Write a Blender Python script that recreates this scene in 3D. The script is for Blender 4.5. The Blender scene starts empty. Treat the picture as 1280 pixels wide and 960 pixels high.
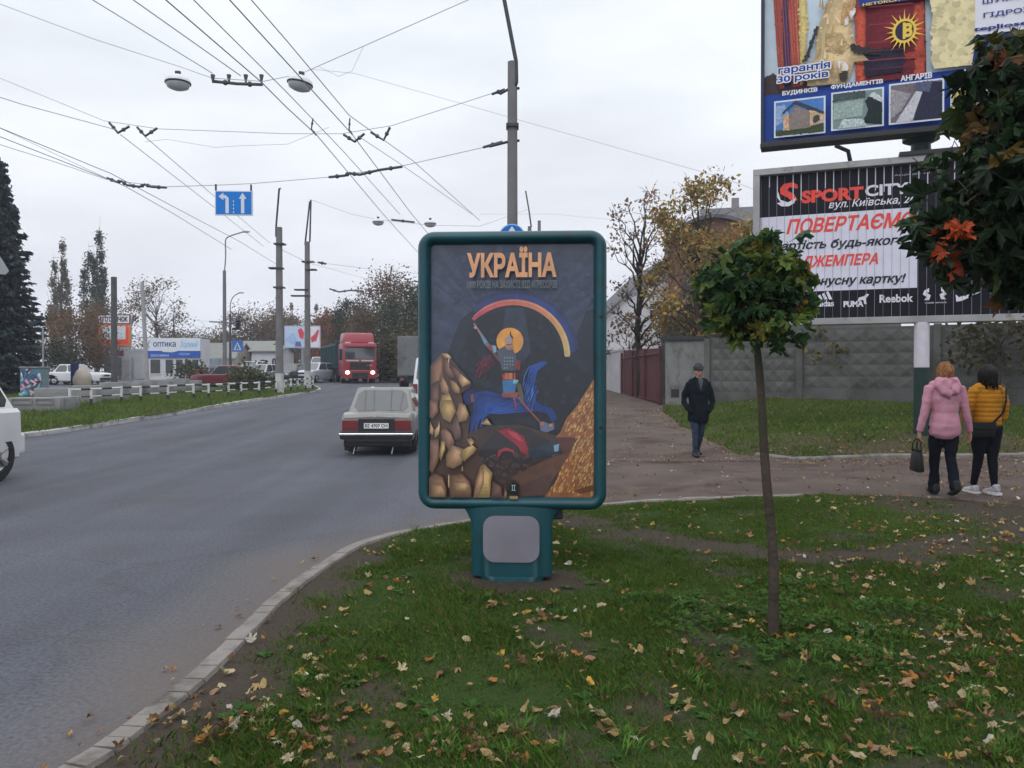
import bpy, bmesh, math, random
import numpy as np
from mathutils import Vector, Matrix, noise
from mathutils.geometry import tessellate_polygon, delaunay_2d_cdt
R = math.radians
SC = bpy.context.scene
COL = SC.collection
random.seed(7); RNG = np.random.default_rng(7)

# ------------------------------------------------------------------ camera, world, sun, exposure
EYE = 1.62; HOR = 470.0
cam_d = bpy.data.cameras.new('camera'); cam = bpy.data.objects.new('camera', cam_d); COL.objects.link(cam)
cam.location = (0, 0, EYE); cam.rotation_euler = (R(90 - 0.57), 0, 0)
cam_d.sensor_width = 36; cam_d.lens = 36 * 1000 / 1280; cam_d.clip_start = .05; cam_d.clip_end = 3000
SC.camera = cam
wd = bpy.data.worlds.new('World'); SC.world = wd; wd.use_nodes = True
nt = wd.node_tree; nt.nodes.clear()
SUN_EL, SUN_AZ = R(48), R(200)
sky = nt.nodes.new('ShaderNodeTexSky'); sky.sky_type = 'NISHITA'; sky.sun_disc = False
sky.sun_elevation = SUN_EL; sky.sun_rotation = SUN_AZ; sky.air_density = 1.5; sky.dust_density = 4
tc = nt.nodes.new('ShaderNodeTexCoord'); sp = nt.nodes.new('ShaderNodeSeparateXYZ')
nt.links.new(tc.outputs['Generated'], sp.inputs[0])
rmp = nt.nodes.new('ShaderNodeValToRGB')                       # an overcast: palest overhead, a little darker and bluer low down
rmp.color_ramp.elements[0].position = 0.0; rmp.color_ramp.elements[0].color = (.71, .735, .825, 1)
rmp.color_ramp.elements[1].position = 1.0; rmp.color_ramp.elements[1].color = (1.5, 1.55, 1.62, 1)
e = rmp.color_ramp.elements.new(.55); e.color = (.95, 1.0, 1.05, 1)
e = rmp.color_ramp.elements.new(.16); e.color = (.80, .82, .89, 1)
e = rmp.color_ramp.elements.new(.36); e.color = (.90, .945, 1.0, 1)
nt.links.new(sp.outputs['Z'], rmp.inputs[0])
ns = nt.nodes.new('ShaderNodeTexNoise'); ns.inputs['Scale'].default_value = 2.8; ns.inputs['Detail'].default_value = 7
mp = nt.nodes.new('ShaderNodeMapping'); mp.inputs['Scale'].default_value = (1, 1, 3.5)
nt.links.new(tc.outputs['Generated'], mp.inputs[0]); nt.links.new(mp.outputs[0], ns.inputs['Vector'])
mr = nt.nodes.new('ShaderNodeMapRange'); mr.inputs['From Min'].default_value = .3; mr.inputs['From Max'].default_value = .7
mr.inputs['To Min'].default_value = 9.9; mr.inputs['To Max'].default_value = 12.6
nt.links.new(ns.outputs['Fac'], mr.inputs['Value'])
sc_ = nt.nodes.new('ShaderNodeVectorMath'); sc_.operation = 'SCALE'
nt.links.new(rmp.outputs[0], sc_.inputs[0]); nt.links.new(mr.outputs[0], sc_.inputs['Scale'])
mx = nt.nodes.new('ShaderNodeMixRGB'); mx.inputs[0].default_value = .95
nt.links.new(sky.outputs[0], mx.inputs[1]); nt.links.new(sc_.outputs[0], mx.inputs[2])
bg = nt.nodes.new('ShaderNodeBackground'); bg.inputs['Strength'].default_value = .1
nt.links.new(mx.outputs[0], bg.inputs[0])
wo = nt.nodes.new('ShaderNodeOutputWorld'); nt.links.new(bg.outputs[0], wo.inputs[0])
sd = bpy.data.lights.new('sun', 'SUN'); sd.energy = .5; sd.angle = R(30); sd.color = (1, .97, .93)
sun = bpy.data.objects.new('sun', sd); COL.objects.link(sun)
sun.rotation_euler = (math.pi / 2 - SUN_EL, 0, math.pi - SUN_AZ)
SC.view_settings.view_transform = 'Standard'; SC.view_settings.look = 'None'
SC.view_settings.exposure = 0.0; SC.view_settings.gamma = 1; SC.view_settings.use_curve_mapping = False
SC.render.engine = 'CYCLES'
try:
    SC.cycles.max_bounces = 6; SC.cycles.transparent_max_bounces = 8; SC.cycles.use_denoising = True
    SC.cycles.volume_bounces = 0
except Exception: pass

# ------------------------------------------------------------------ helpers: colour, terrain, pixels to points
def lin(c):
    c /= 255.
    return c / 12.92 if c <= .04045 else ((c + .055) / 1.055) ** 2.4
def C(r, g, b): return (lin(r), lin(g), lin(b))
def A(r, g, b, k=1.4):
    q = [lin(c) * k for c in (r, g, b)]; m = max(q); return tuple(c * min(1, .82 / m) for c in q)     # albedo of a print seen under the overcast
def H(y):                                                       # the road climbs gently from 17 m on, then levels out
    if y < 13: return 0.
    if y < 21: return .026 * (y - 13) ** 2 / 16
    if y < 60: return .026 * (y - 17)
    return .026 * 43 + .35 * (1 - math.exp(-(y - 60) * .026 / .35))
def W(px, py, d): return Vector(((px - 640) / 1000 * d, d, EYE - (py - HOR) / 1000 * d))
def gp(px, py, off=0.):                                         # a ground point off metres above the road level
    lo, hi = 1., 400.
    for _ in range(60):
        m = (lo + hi) / 2
        if HOR + (EYE - H(m) - off) * 1000 / m > py: lo = m
        else: hi = m
    return Vector(((px - 640) / 1000 * lo, lo, H(lo) + off))
def hp(px, py, h):                                              # a point h metres above the road, for the wires
    lo, hi = 2., 300.
    for _ in range(60):
        m = (lo + hi) / 2
        if (H(m) + h - EYE) * 1000 / m > HOR - py: lo = m
        else: hi = m
    return Vector(((px - 640) / 1000 * lo, lo, H(lo) + h))
def sstep(a, b, x):
    t = min(1, max(0, (x - a) / (b - a))); return t * t * (3 - 2 * t)

# ------------------------------------------------------------------ materials
_m = {}
def nodes_of(m): return m.node_tree.nodes, m.node_tree.links
def M(name, col=(.5, .5, .5), rough=.6, var=.18, scale=6., bump=0., metal=0., spec=.4, detail=5, coat=0., attr=False, dirt=None, bscale=None):
    if name in _m: return _m[name]
    m = bpy.data.materials.new(name); m.use_nodes = True; n, l = nodes_of(m)
    b = n['Principled BSDF']; b.inputs['Roughness'].default_value = rough; b.inputs['Metallic'].default_value = metal
    b.inputs['Specular IOR Level'].default_value = spec; b.inputs['Coat Weight'].default_value = coat
    t = n.new('ShaderNodeTexCoord'); no = n.new('ShaderNodeTexNoise'); no.inputs['Scale'].default_value = scale; no.inputs['Detail'].default_value = detail
    l.new(t.outputs['Object'], no.inputs['Vector'])
    r = n.new('ShaderNodeMapRange'); r.inputs['From Min'].default_value = .25; r.inputs['From Max'].default_value = .75
    r.inputs['To Min'].default_value = 1 - var; r.inputs['To Max'].default_value = 1 + var
    l.new(no.outputs['Fac'], r.inputs['Value'])
    s = n.new('ShaderNodeVectorMath'); s.operation = 'SCALE'; l.new(r.outputs[0], s.inputs['Scale'])
    if attr:
        a = n.new('ShaderNodeAttribute'); a.attribute_name = 'Col'; l.new(a.outputs['Color'], s.inputs[0])
    else: s.inputs[0].default_value = col[:3]
    out = s.outputs[0]
    if dirt:                                                    # stains with a shape of their own
        d2 = n.new('ShaderNodeTexNoise'); d2.inputs['Scale'].default_value = dirt[1]; d2.inputs['Detail'].default_value = 8; d2.inputs['Roughness'].default_value = .65
        l.new(t.outputs['Object'], d2.inputs['Vector'])
        cr = n.new('ShaderNodeMapRange'); cr.inputs['From Min'].default_value = dirt[2]; cr.inputs['From Max'].default_value = dirt[2] + .15
        l.new(d2.outputs['Fac'], cr.inputs['Value'])
        x = n.new('ShaderNodeMixRGB'); x.inputs[2].default_value = (*dirt[0], 1); l.new(cr.outputs[0], x.inputs[0]); l.new(out, x.inputs[1]); out = x.outputs[0]
    l.new(out, b.inputs['Base Color'])
    if bump:
        bn = n.new('ShaderNodeTexNoise'); bn.inputs['Scale'].default_value = bscale or scale * 4; bn.inputs['Detail'].default_value = 6
        l.new(t.outputs['Object'], bn.inputs['Vector'])
        bu = n.new('ShaderNodeBump'); bu.inputs['Strength'].default_value = bump; bu.inputs['Distance'].default_value = .02
        l.new(bn.outputs['Fac'], bu.inputs['Height']); l.new(bu.outputs[0], b.inputs['Normal'])
    _m[name] = m; return m
def MLEAF(name, rough=.5, trans=.25, spec=.35):
    if name in _m: return _m[name]
    m = bpy.data.materials.new(name); m.use_nodes = True; n, l = nodes_of(m)
    b = n['Principled BSDF']; b.inputs['Roughness'].default_value = rough; b.inputs['Specular IOR Level'].default_value = spec
    a = n.new('ShaderNodeAttribute'); a.attribute_name = 'Col'; l.new(a.outputs['Color'], b.inputs['Base Color'])
    if trans:
        tr = n.new('ShaderNodeBsdfTranslucent'); l.new(a.outputs['Color'], tr.inputs[0])
        ms = n.new('ShaderNodeMixShader'); ms.inputs[0].default_value = trans
        l.new(b.outputs[0], ms.inputs[1]); l.new(tr.outputs[0], ms.inputs[2]); l.new(ms.outputs[0], n['Material Output'].inputs[0])
    _m[name] = m; return m
def MEMIT(name, col, s):
    if name in _m: return _m[name]
    m = bpy.data.materials.new(name); m.use_nodes = True; b = m.node_tree.nodes['Principled BSDF']
    b.inputs['Base Color'].default_value = (*col, 1); b.inputs['Emission Color'].default_value = (*col, 1); b.inputs['Emission Strength'].default_value = s
    _m[name] = m; return m

# ------------------------------------------------------------------ mesh builder
class MB:
    def __init__(s): s.v = []; s.f = []; s.c = []; s.mi = []; s.col = (1, 1, 1); s.m = 0
    def add(s, vs, fs):
        o = len(s.v); s.v += [tuple(v) for v in vs]
        for f in fs: s.f.append(tuple(o + i for i in f)); s.c.append(s.col); s.mi.append(s.m)
        return s
    def box(s, x0, y0, z0, x1, y1, z1, bev=0., mat=None, taper=(1, 1)):
        bm = bmesh.new(); bmesh.ops.create_cube(bm, size=1)
        cx, cy = (x0 + x1) / 2, (y0 + y1) / 2
        for v in bm.verts:
            tx, ty = taper if v.co.z > 0 else (1, 1)
            v.co = Vector((cx + v.co.x * (x1 - x0) * tx, cy + v.co.y * (y1 - y0) * ty, (z0 + z1) / 2 + v.co.z * (z1 - z0)))
        if bev: bmesh.ops.bevel(bm, geom=list(bm.edges), offset=bev, segments=2, affect='EDGES', profile=.5)
        s.addbm(bm, mat); return s
    def addbm(s, bm, mat=None):
        bm.verts.index_update()
        vs = [(mat @ v.co) if mat else v.co for v in bm.verts]
        s.add(vs, [[v.index for v in f.verts] for f in bm.faces]); bm.free()
    def obox(s, c, ax, ay, hx, hy, z0, z1):                     # box with a heading: half sizes along unit vectors ax, ay
        c = Vector(c); p = []
        for z in (z0, z1):
            for a, b in ((-1, -1), (1, -1), (1, 1), (-1, 1)): p.append(Vector((c.x, c.y, 0)) + ax * hx * a + ay * hy * b + Vector((0, 0, z)))
        s.add(p, [(3, 2, 1, 0), (4, 5, 6, 7), (0, 1, 5, 4), (1, 2, 6, 5), (2, 3, 7, 6), (3, 0, 4, 7)]); return s
    def tube(s, pts, r, n=8, cap=True, ell=None):
        pts = [Vector(p) for p in pts]; k = len(pts)
        rs = r if isinstance(r, (list, tuple)) else [r] * k
        vs = []; ref = None
        for i, p in enumerate(pts):
            d = (pts[min(i + 1, k - 1)] - pts[max(i - 1, 0)]); d = d.normalized() if d.length > 1e-9 else Vector((0, 0, 1))
            if ref is None: ref = Vector((1, 0, 0)) if abs(d.x) < .9 else Vector((0, 1, 0))
            a = (ref - d * ref.dot(d)).normalized(); b = d.cross(a); ref = a
            rr = rs[i]; ra, rb = (rr if isinstance(rr, tuple) else (rr, rr))
            for j in range(n):
                t = 2 * math.pi * j / n; vs.append(p + a * (ra * math.cos(t)) + b * (rb * math.sin(t)))
        fs = []
        for i in range(k - 1):
            for j in range(n): fs.append((i * n + j, i * n + (j + 1) % n, (i + 1) * n + (j + 1) % n, (i + 1) * n + j))
        if cap: fs.append(tuple(range(n - 1, -1, -1))); fs.append(tuple((k - 1) * n + j for j in range(n)))
        s.add(vs, fs); return s
    def lathe(s, prof, c=(0, 0, 0), n=24, axis='z', half=None):
        vs = []; c = Vector(c)
        for (r, z) in prof:
            for j in range(n):
                t = 2 * math.pi * j / n; x, y = r * math.cos(t), r * math.sin(t)
                q = (x, y, z) if axis == 'z' else ((z, x, y) if axis == 'x' else (x, z, y))
                vs.append(c + Vector(q))
        fs = [(i * n + j, i * n + (j + 1) % n, (i + 1) * n + (j + 1) % n, (i + 1) * n + j) for i in range(len(prof) - 1) for j in range(n)]
        s.add(vs, fs); return s
    def ball(s, c, r, u=12, v=8, sc=(1, 1, 1)):
        prof = [(max(1e-4, math.sin(math.pi * i / v)), -math.cos(math.pi * i / v)) for i in range(v + 1)]
        n = u; vs = []
        for (q, z) in prof:
            for j in range(n):
                t = 2 * math.pi * j / n
                vs.append((c[0] + r * sc[0] * q * math.cos(t), c[1] + r * sc[1] * q * math.sin(t), c[2] + r * sc[2] * z))
        s.add(vs, [(i * n + j, i * n + (j + 1) % n, (i + 1) * n + (j + 1) % n, (i + 1) * n + j) for i in range(v) for j in range(n)]); return s
    def prism(s, poly, y0, y1, plane='xz'):                     # a traced outline given real thickness
        n = len(poly); vs = []
        for y in (y0, y1):
            for (a, b) in poly: vs.append({'xz': (a, y, b), 'xy': (a, b, y), 'yz': (y, a, b)}[plane])
        s.add(vs, [tuple(range(n)), tuple(range(2 * n - 1, n - 1, -1))] + [(i, (i + 1) % n, n + (i + 1) % n, n + i) for i in range(n)]); return s
    def quad(s, a, b, c, d): s.add([a, b, c, d], [(0, 1, 2, 3)]); return s
    def build(s, name, mats, parent=None, smooth=False, loc=None, fixn=True):
        me = bpy.data.meshes.new(name); me.from_pydata(s.v, [], s.f)
        for m in (mats if isinstance(mats, (list, tuple)) else [mats]): me.materials.append(m)
        if any(s.mi): me.polygons.foreach_set('material_index', s.mi)
        ca = me.color_attributes.new('Col', 'FLOAT_COLOR', 'CORNER')
        arr = np.ones((len(me.loops), 4), dtype=np.float32); k = 0
        for f, c in zip(s.f, s.c):
            arr[k:k + len(f), :3] = c; k += len(f)
        ca.data.foreach_set('color', arr.ravel())
        if fixn:
            bm = bmesh.new(); bm.from_mesh(me); bmesh.ops.recalc_face_normals(bm, faces=bm.faces); bm.to_mesh(me); bm.free()
        if smooth:
            me.polygons.foreach_set('use_smooth', [True] * len(me.polygons)); me.update()
            if smooth is not True: me.set_sharp_from_angle(angle=R(smooth))
        me.update()
        o = bpy.data.objects.new(name, me); COL.objects.link(o)
        if parent is not None: o.parent = parent
        if loc is not None: o.location = loc
        return o
def thing(name, label, cat, loc=(0, 0, 0), rz=0., group=None):
    o = bpy.data.objects.new(name, None); COL.objects.link(o); o.location = loc; o.rotation_euler = (0, 0, rz); o.empty_display_size = .2
    return tag(o, label, cat, group)
def tag(o, label, cat, group=None):
    o['label'] = label; o['category'] = cat
    if group: o['group'] = group
    return o
def kind(o, k): o['kind'] = k; return o
def copy_thing(root, loc, rz, label, group=None):
    r = root.copy(); COL.objects.link(r); r.location = loc; r.rotation_euler = (0, 0, rz); r['label'] = label
    if group: r['group'] = group
    def kids(a, b):
        for ch in list(a.children):
            c = ch.copy(); COL.objects.link(c); c.parent = b; kids(ch, c)
    kids(root, r); return r
def fastmesh(name, verts, faces_n, cols, mat, parent=None, smooth=False):
    """verts (N,3); consecutive runs of faces_n vertices make one face; cols one per face"""
    me = bpy.data.meshes.new(name); nv = len(verts); nf = nv // faces_n
    me.vertices.add(nv); me.vertices.foreach_set('co', verts.astype(np.float32).ravel())
    me.loops.add(nv); me.loops.foreach_set('vertex_index', np.arange(nv, dtype=np.int32))
    me.polygons.add(nf); me.polygons.foreach_set('loop_start', np.arange(0, nv, faces_n, dtype=np.int32))
    me.polygons.foreach_set('loop_total', np.full(nf, faces_n, dtype=np.int32))
    me.update(calc_edges=True)
    ca = me.color_attributes.new('Col', 'FLOAT_COLOR', 'POINT')
    a = np.ones((nv, 4), dtype=np.float32); a[:, :3] = np.repeat(cols, faces_n, axis=0) if len(cols) == nf else cols
    ca.data.foreach_set('color', a.ravel()); me.materials.append(mat)
    if smooth: me.polygons.foreach_set('use_smooth', [True] * nf)
    o = bpy.data.objects.new(name, me); COL.objects.link(o)
    if parent is not None: o.parent = parent
    return o

# ------------------------------------------------------------------ flat prints: lettering and pictures on posters, boards, signs
def inpoly(pts, P):
    P = np.asarray(P); x, y = pts[:, 0], pts[:, 1]; ins = np.zeros(len(pts), bool); n = len(P); j = n - 1
    for i in range(n):
        xi, yi = P[i]; xj, yj = P[j]
        c = ((yi > y) != (yj > y)) & (x < (xj - xi) * (y - yi) / (yj - yi + 1e-12) + xi); ins ^= c; j = i
    return ins
_tx = {}
def text_tris(body, bold=0., shear=0.):
    """lettering cut from its outlines; bold thickens every stroke by that share of the type size on each side"""
    k = (body, round(bold, 4), shear)
    if k in _tx: return _tx[k]
    cu = bpy.data.curves.new('lettering', 'FONT'); cu.body = body; cu.size = 1; cu.resolution_u = 3; cu.fill_mode = 'NONE'
    o = bpy.data.objects.new('lettering', cu); COL.objects.link(o)
    dg = bpy.context.evaluated_depsgraph_get(); me = o.evaluated_get(dg).to_mesh(); co = [(v.co.x, v.co.y) for v in me.vertices]; nb = {}
    for e in me.edges: i, j = e.vertices; nb.setdefault(i, []).append(j); nb.setdefault(j, []).append(i)
    o.evaluated_get(dg).to_mesh_clear(); bpy.data.objects.remove(o); bpy.data.curves.remove(cu)
    loops = []; seen = set()
    for st in nb:
        if st in seen: continue
        lp = [st]; seen.add(st); cur = st
        while True:
            nx = [q for q in nb[cur] if q not in seen]
            if not nx: break
            cur = nx[0]; seen.add(cur); lp.append(cur)
        q = []
        for i in sorted(lp):
            if not q or math.hypot(co[i][0] - q[-1][0], co[i][1] - q[-1][1]) > 1e-4: q.append(co[i])
        if len(q) > 2 and math.hypot(q[0][0] - q[-1][0], q[0][1] - q[-1][1]) < 1e-4: q.pop()
        if len(q) > 2: loops.append(np.array(q))
    area = [float((L[:, 0] * np.roll(L[:, 1], -1) - np.roll(L[:, 0], -1) * L[:, 1]).sum()) / 2 for L in loops]
    order = sorted(range(len(loops)), key=lambda i: loops[i][:, 0].min()); SG = [1] * len(loops); grp = []; right = -9.
    def close(g):
        if g:
            m = max(g, key=lambda i: abs(area[i]))
            for i in g: SG[i] = 1 if area[m] > 0 else -1
    for i in order:                                             # one letter at a time: faces of different origin wind their outlines differently
        if loops[i][:, 0].min() > right: close(grp); grp = []
        grp.append(i); right = max(right, loops[i][:, 0].max())
    close(grp)
    def wound(P, LS):                                           # winding number: strokes may overlap and fold over themselves
        r = np.zeros(len(P), int); x, y = P[:, 0], P[:, 1]
        for L, S in zip(LS, SG):
            for (x0, y0), (x1, y1) in zip(L, np.roll(L, -1, 0)):
                c = (x1 - x0) * (y - y0) - (x - x0) * (y1 - y0); r += S * (((y0 <= y) & (y1 > y) & (c > 0)).astype(int) - ((y0 > y) & (y1 <= y) & (c < 0)).astype(int))
        return r > 0
    out = []
    for L, S in zip(loops, SG):
        d0 = L - np.roll(L, 1, 0); d1 = np.roll(L, -1, 0) - L; d0 /= np.linalg.norm(d0, axis=1, keepdims=True); d1 /= np.linalg.norm(d1, axis=1, keepdims=True)
        n = np.stack([d0[:, 1] + d1[:, 1], -(d0[:, 0] + d1[:, 0])], 1); ln = np.maximum(.9, np.linalg.norm(n, axis=1, keepdims=True)); n = n / ln ** 2 * 2
        out.append(L + n * S * bold)
    vs = [Vector(p) for L in out for p in L]; ed = []; c0 = 0
    for L in out: ed += [(c0 + i, c0 + (i + 1) % len(L)) for i in range(len(L))]; c0 += len(L)
    ov, _, of, *_r = delaunay_2d_cdt(vs, ed, [], 0, 1e-6); fs = []
    if of:
        cen = np.array([sum((ov[i] for i in f), Vector((0, 0))) / len(f) for f in of]); fs = [tuple(f) for f, t in zip(of, wound(cen, out)) if t]
    vs = [(v.x + shear * v.y, v.y) for v in ov]
    _tx[k] = (vs, fs); return vs, fs
class Print(MB):
    """x to the right, y up, facing -Y; each new layer lies a hair in front of the last"""
    def __init__(s, step=.0007, k=1.4, map2=None): super().__init__(); s.z = 0.; s.step = step; s.k = k; s.map2 = map2 or (lambda x, y: (x, y)); s.clip = None
    def L(s): s.z += s.step; return s
    def put(s, pts, fs, col):
        s.col = A(*col, s.k); s.add([(p[0], -s.z, p[1]) for p in (s.map2(*q) for q in pts)], fs)
    def poly(s, pts, col, new=True):
        if new: s.L()
        s.put(pts, tessellate_polygon([[Vector((p[0], p[1], 0)) for p in pts]]), col); return s
    def soft(s, pts, col, lo=.78, hi=1.16, n=5, shift=(.12, -.1), jag=0.):     # a painted form: tones nested from the rim to the light
        cx = sum(p[0] for p in pts) / len(pts); cy = sum(p[1] for p in pts) / len(pts); wx = max(p[0] for p in pts) - min(p[0] for p in pts); wy = max(p[1] for p in pts) - min(p[1] for p in pts)
        for i in range(n):
            f = 1 - i / n * .8; g = lo + (hi - lo) * i / (n - 1); o = 1 - f
            s.poly([(cx + (x - cx) * f + shift[0] * wx * o * .5, cy + (y - cy) * f + shift[1] * wy * o * .5) for x, y in pts], tuple(min(255, c * g) for c in col))
        return s
    def mottle(s, pts, col, n, r, v=.12):
        P = np.array(pts, float); lo, hi = P.min(0), P.max(0); s.L()
        for _ in range(n):
            q = lo + (hi - lo) * RNG.random(2)
            if not inpoly(np.array([q]), P)[0]: continue
            g = 1 + random.uniform(-v, v); rr = r * random.uniform(.4, 1.2); k = random.randint(5, 7); a0 = random.uniform(0, 6)
            s.poly([(q[0] + rr * math.cos(a0 + 6.283 * i / k) * random.uniform(.6, 1.2), q[1] + rr * math.sin(a0 + 6.283 * i / k) * random.uniform(.6, 1.2)) for i in range(k)], tuple(min(255, c * g) for c in col), new=False); s.z += s.step * .01
        return s
    def rect(s, x0, y0, x1, y1, col, new=True): return s.poly([(x0, y0), (x1, y0), (x1, y1), (x0, y1)], col, new)
    def disc(s, cx, cy, r, col, n=28, ry=None, new=True): return s.poly([(cx + r * math.cos(2 * math.pi * i / n), cy + (ry or r) * math.sin(2 * math.pi * i / n)) for i in range(n)], col, new)
    def strip(s, pts, w, col, new=True):                        # a stroke; w may vary along it
        pts = [Vector(p) for p in pts]; n = len(pts); a = []; b = []
        for i, p in enumerate(pts):
            d = (pts[min(i + 1, n - 1)] - pts[max(i - 1, 0)]).normalized(); q = Vector((-d.y, d.x)); ww = (w[i] if isinstance(w, (list, tuple)) else w) / 2
            a.append(p + q * ww); b.append(p - q * ww)
        if new: s.L()
        for i in range(n - 1):
            cc = col[min(i, len(col) - 1)] if isinstance(col, list) else col
            s.put([tuple(a[i]), tuple(a[i + 1]), tuple(b[i + 1]), tuple(b[i])], [(0, 1, 2, 3)], cc)
        return s
    def text(s, body, x0, y0, x1, y1, col, bold=0., shear=0., new=True):   # fitted into the box
        vs, fs = text_tris(body, bold, shear)
        if not fs: return s
        ax = min(v[0] for v in vs); bx = max(v[0] for v in vs); ay = min(v[1] for v in vs); by = max(v[1] for v in vs)
        if new: s.L()
        s.put([(x0 + (v[0] - ax) / (bx - ax) * (x1 - x0), y0 + (v[1] - ay) / (by - ay) * (y1 - y0)) for v in vs], fs, col); return s
M_PRINT = M('printed_vinyl', rough=.45, var=.07, scale=3.5, attr=True, spec=.14)

# ------------------------------------------------------------------ ground sheets: triangulated polygons that follow the terrain
def sheet(name, poly, zf, step, mat, far=None, attr=None):
    """a sheet of triangles inside poly; step grows with distance when far is given"""
    P = [Vector(p[:2]) for p in poly]; b = []
    for i, p in enumerate(P):
        q = P[(i + 1) % len(P)]; k = max(1, int((q - p).length / (step * (1 + (p.y / far if far else 0)))))
        for t in range(k): b.append(p.lerp(q, t / k))
    xs = [p.x for p in P]; ys = [p.y for p in P]; g = []; y = min(ys)
    while y < max(ys):
        st = step * (1 + (max(0, y) / far if far else 0)); x = min(xs)
        while x < max(xs): g.append((x + random.uniform(-.3, .3) * st, y + random.uniform(-.3, .3) * st)); x += st
        y += st
    g = np.array(g); g = g[inpoly(g, [(p.x, p.y) for p in b])] if len(g) else g
    vs = b + [Vector(q) for q in g]
    ed = [(i, (i + 1) % len(b)) for i in range(len(b))]
    ov, _, of, *_r = delaunay_2d_cdt(vs, ed, [], 1, 1e-5)
    me = bpy.data.meshes.new(name); me.from_pydata([(v.x, v.y, zf(v.x, v.y)) for v in ov], [], [tuple(reversed(f)) for f in of])
    if attr:
        ca = me.color_attributes.new('Col', 'FLOAT_COLOR', 'POINT')
        ca.data.foreach_set('color', np.array([[*(attr(v.x, v.y),) * 3, 1] for v in ov], dtype=np.float32).ravel())
    me.materials.append(mat)
    bm = bmesh.new(); bm.from_mesh(me); bmesh.ops.recalc_face_normals(bm, faces=bm.faces)
    if sum(f.normal.z for f in bm.faces) < 0: bmesh.ops.reverse_faces(bm, faces=bm.faces)
    bm.to_mesh(me); bm.free(); me.polygons.foreach_set('use_smooth', [True] * len(me.polygons)); me.update()
    o = bpy.data.objects.new(name, me); COL.objects.link(o); return o
def resample(pts, step):
    out = []; pts = [Vector(p) for p in pts]
    for a, b in zip(pts, pts[1:]):
        k = max(1, round((b - a).length / step))
        for t in range(k): out.append(a.lerp(b, t / k))
    out.append(pts[-1]); return out
def smooth_line(pts, it=2):
    pts = [Vector(p) for p in pts]
    for _ in range(it):
        q = [pts[0]]
        for a, b in zip(pts, pts[1:]): q += [a.lerp(b, .25), a.lerp(b, .75)]
        pts = q + [pts[-1]]
    return pts
def nz(x, y, s=1., o=0.): return noise.noise(Vector((x * s + o, y * s - o, o * .37)))
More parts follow.
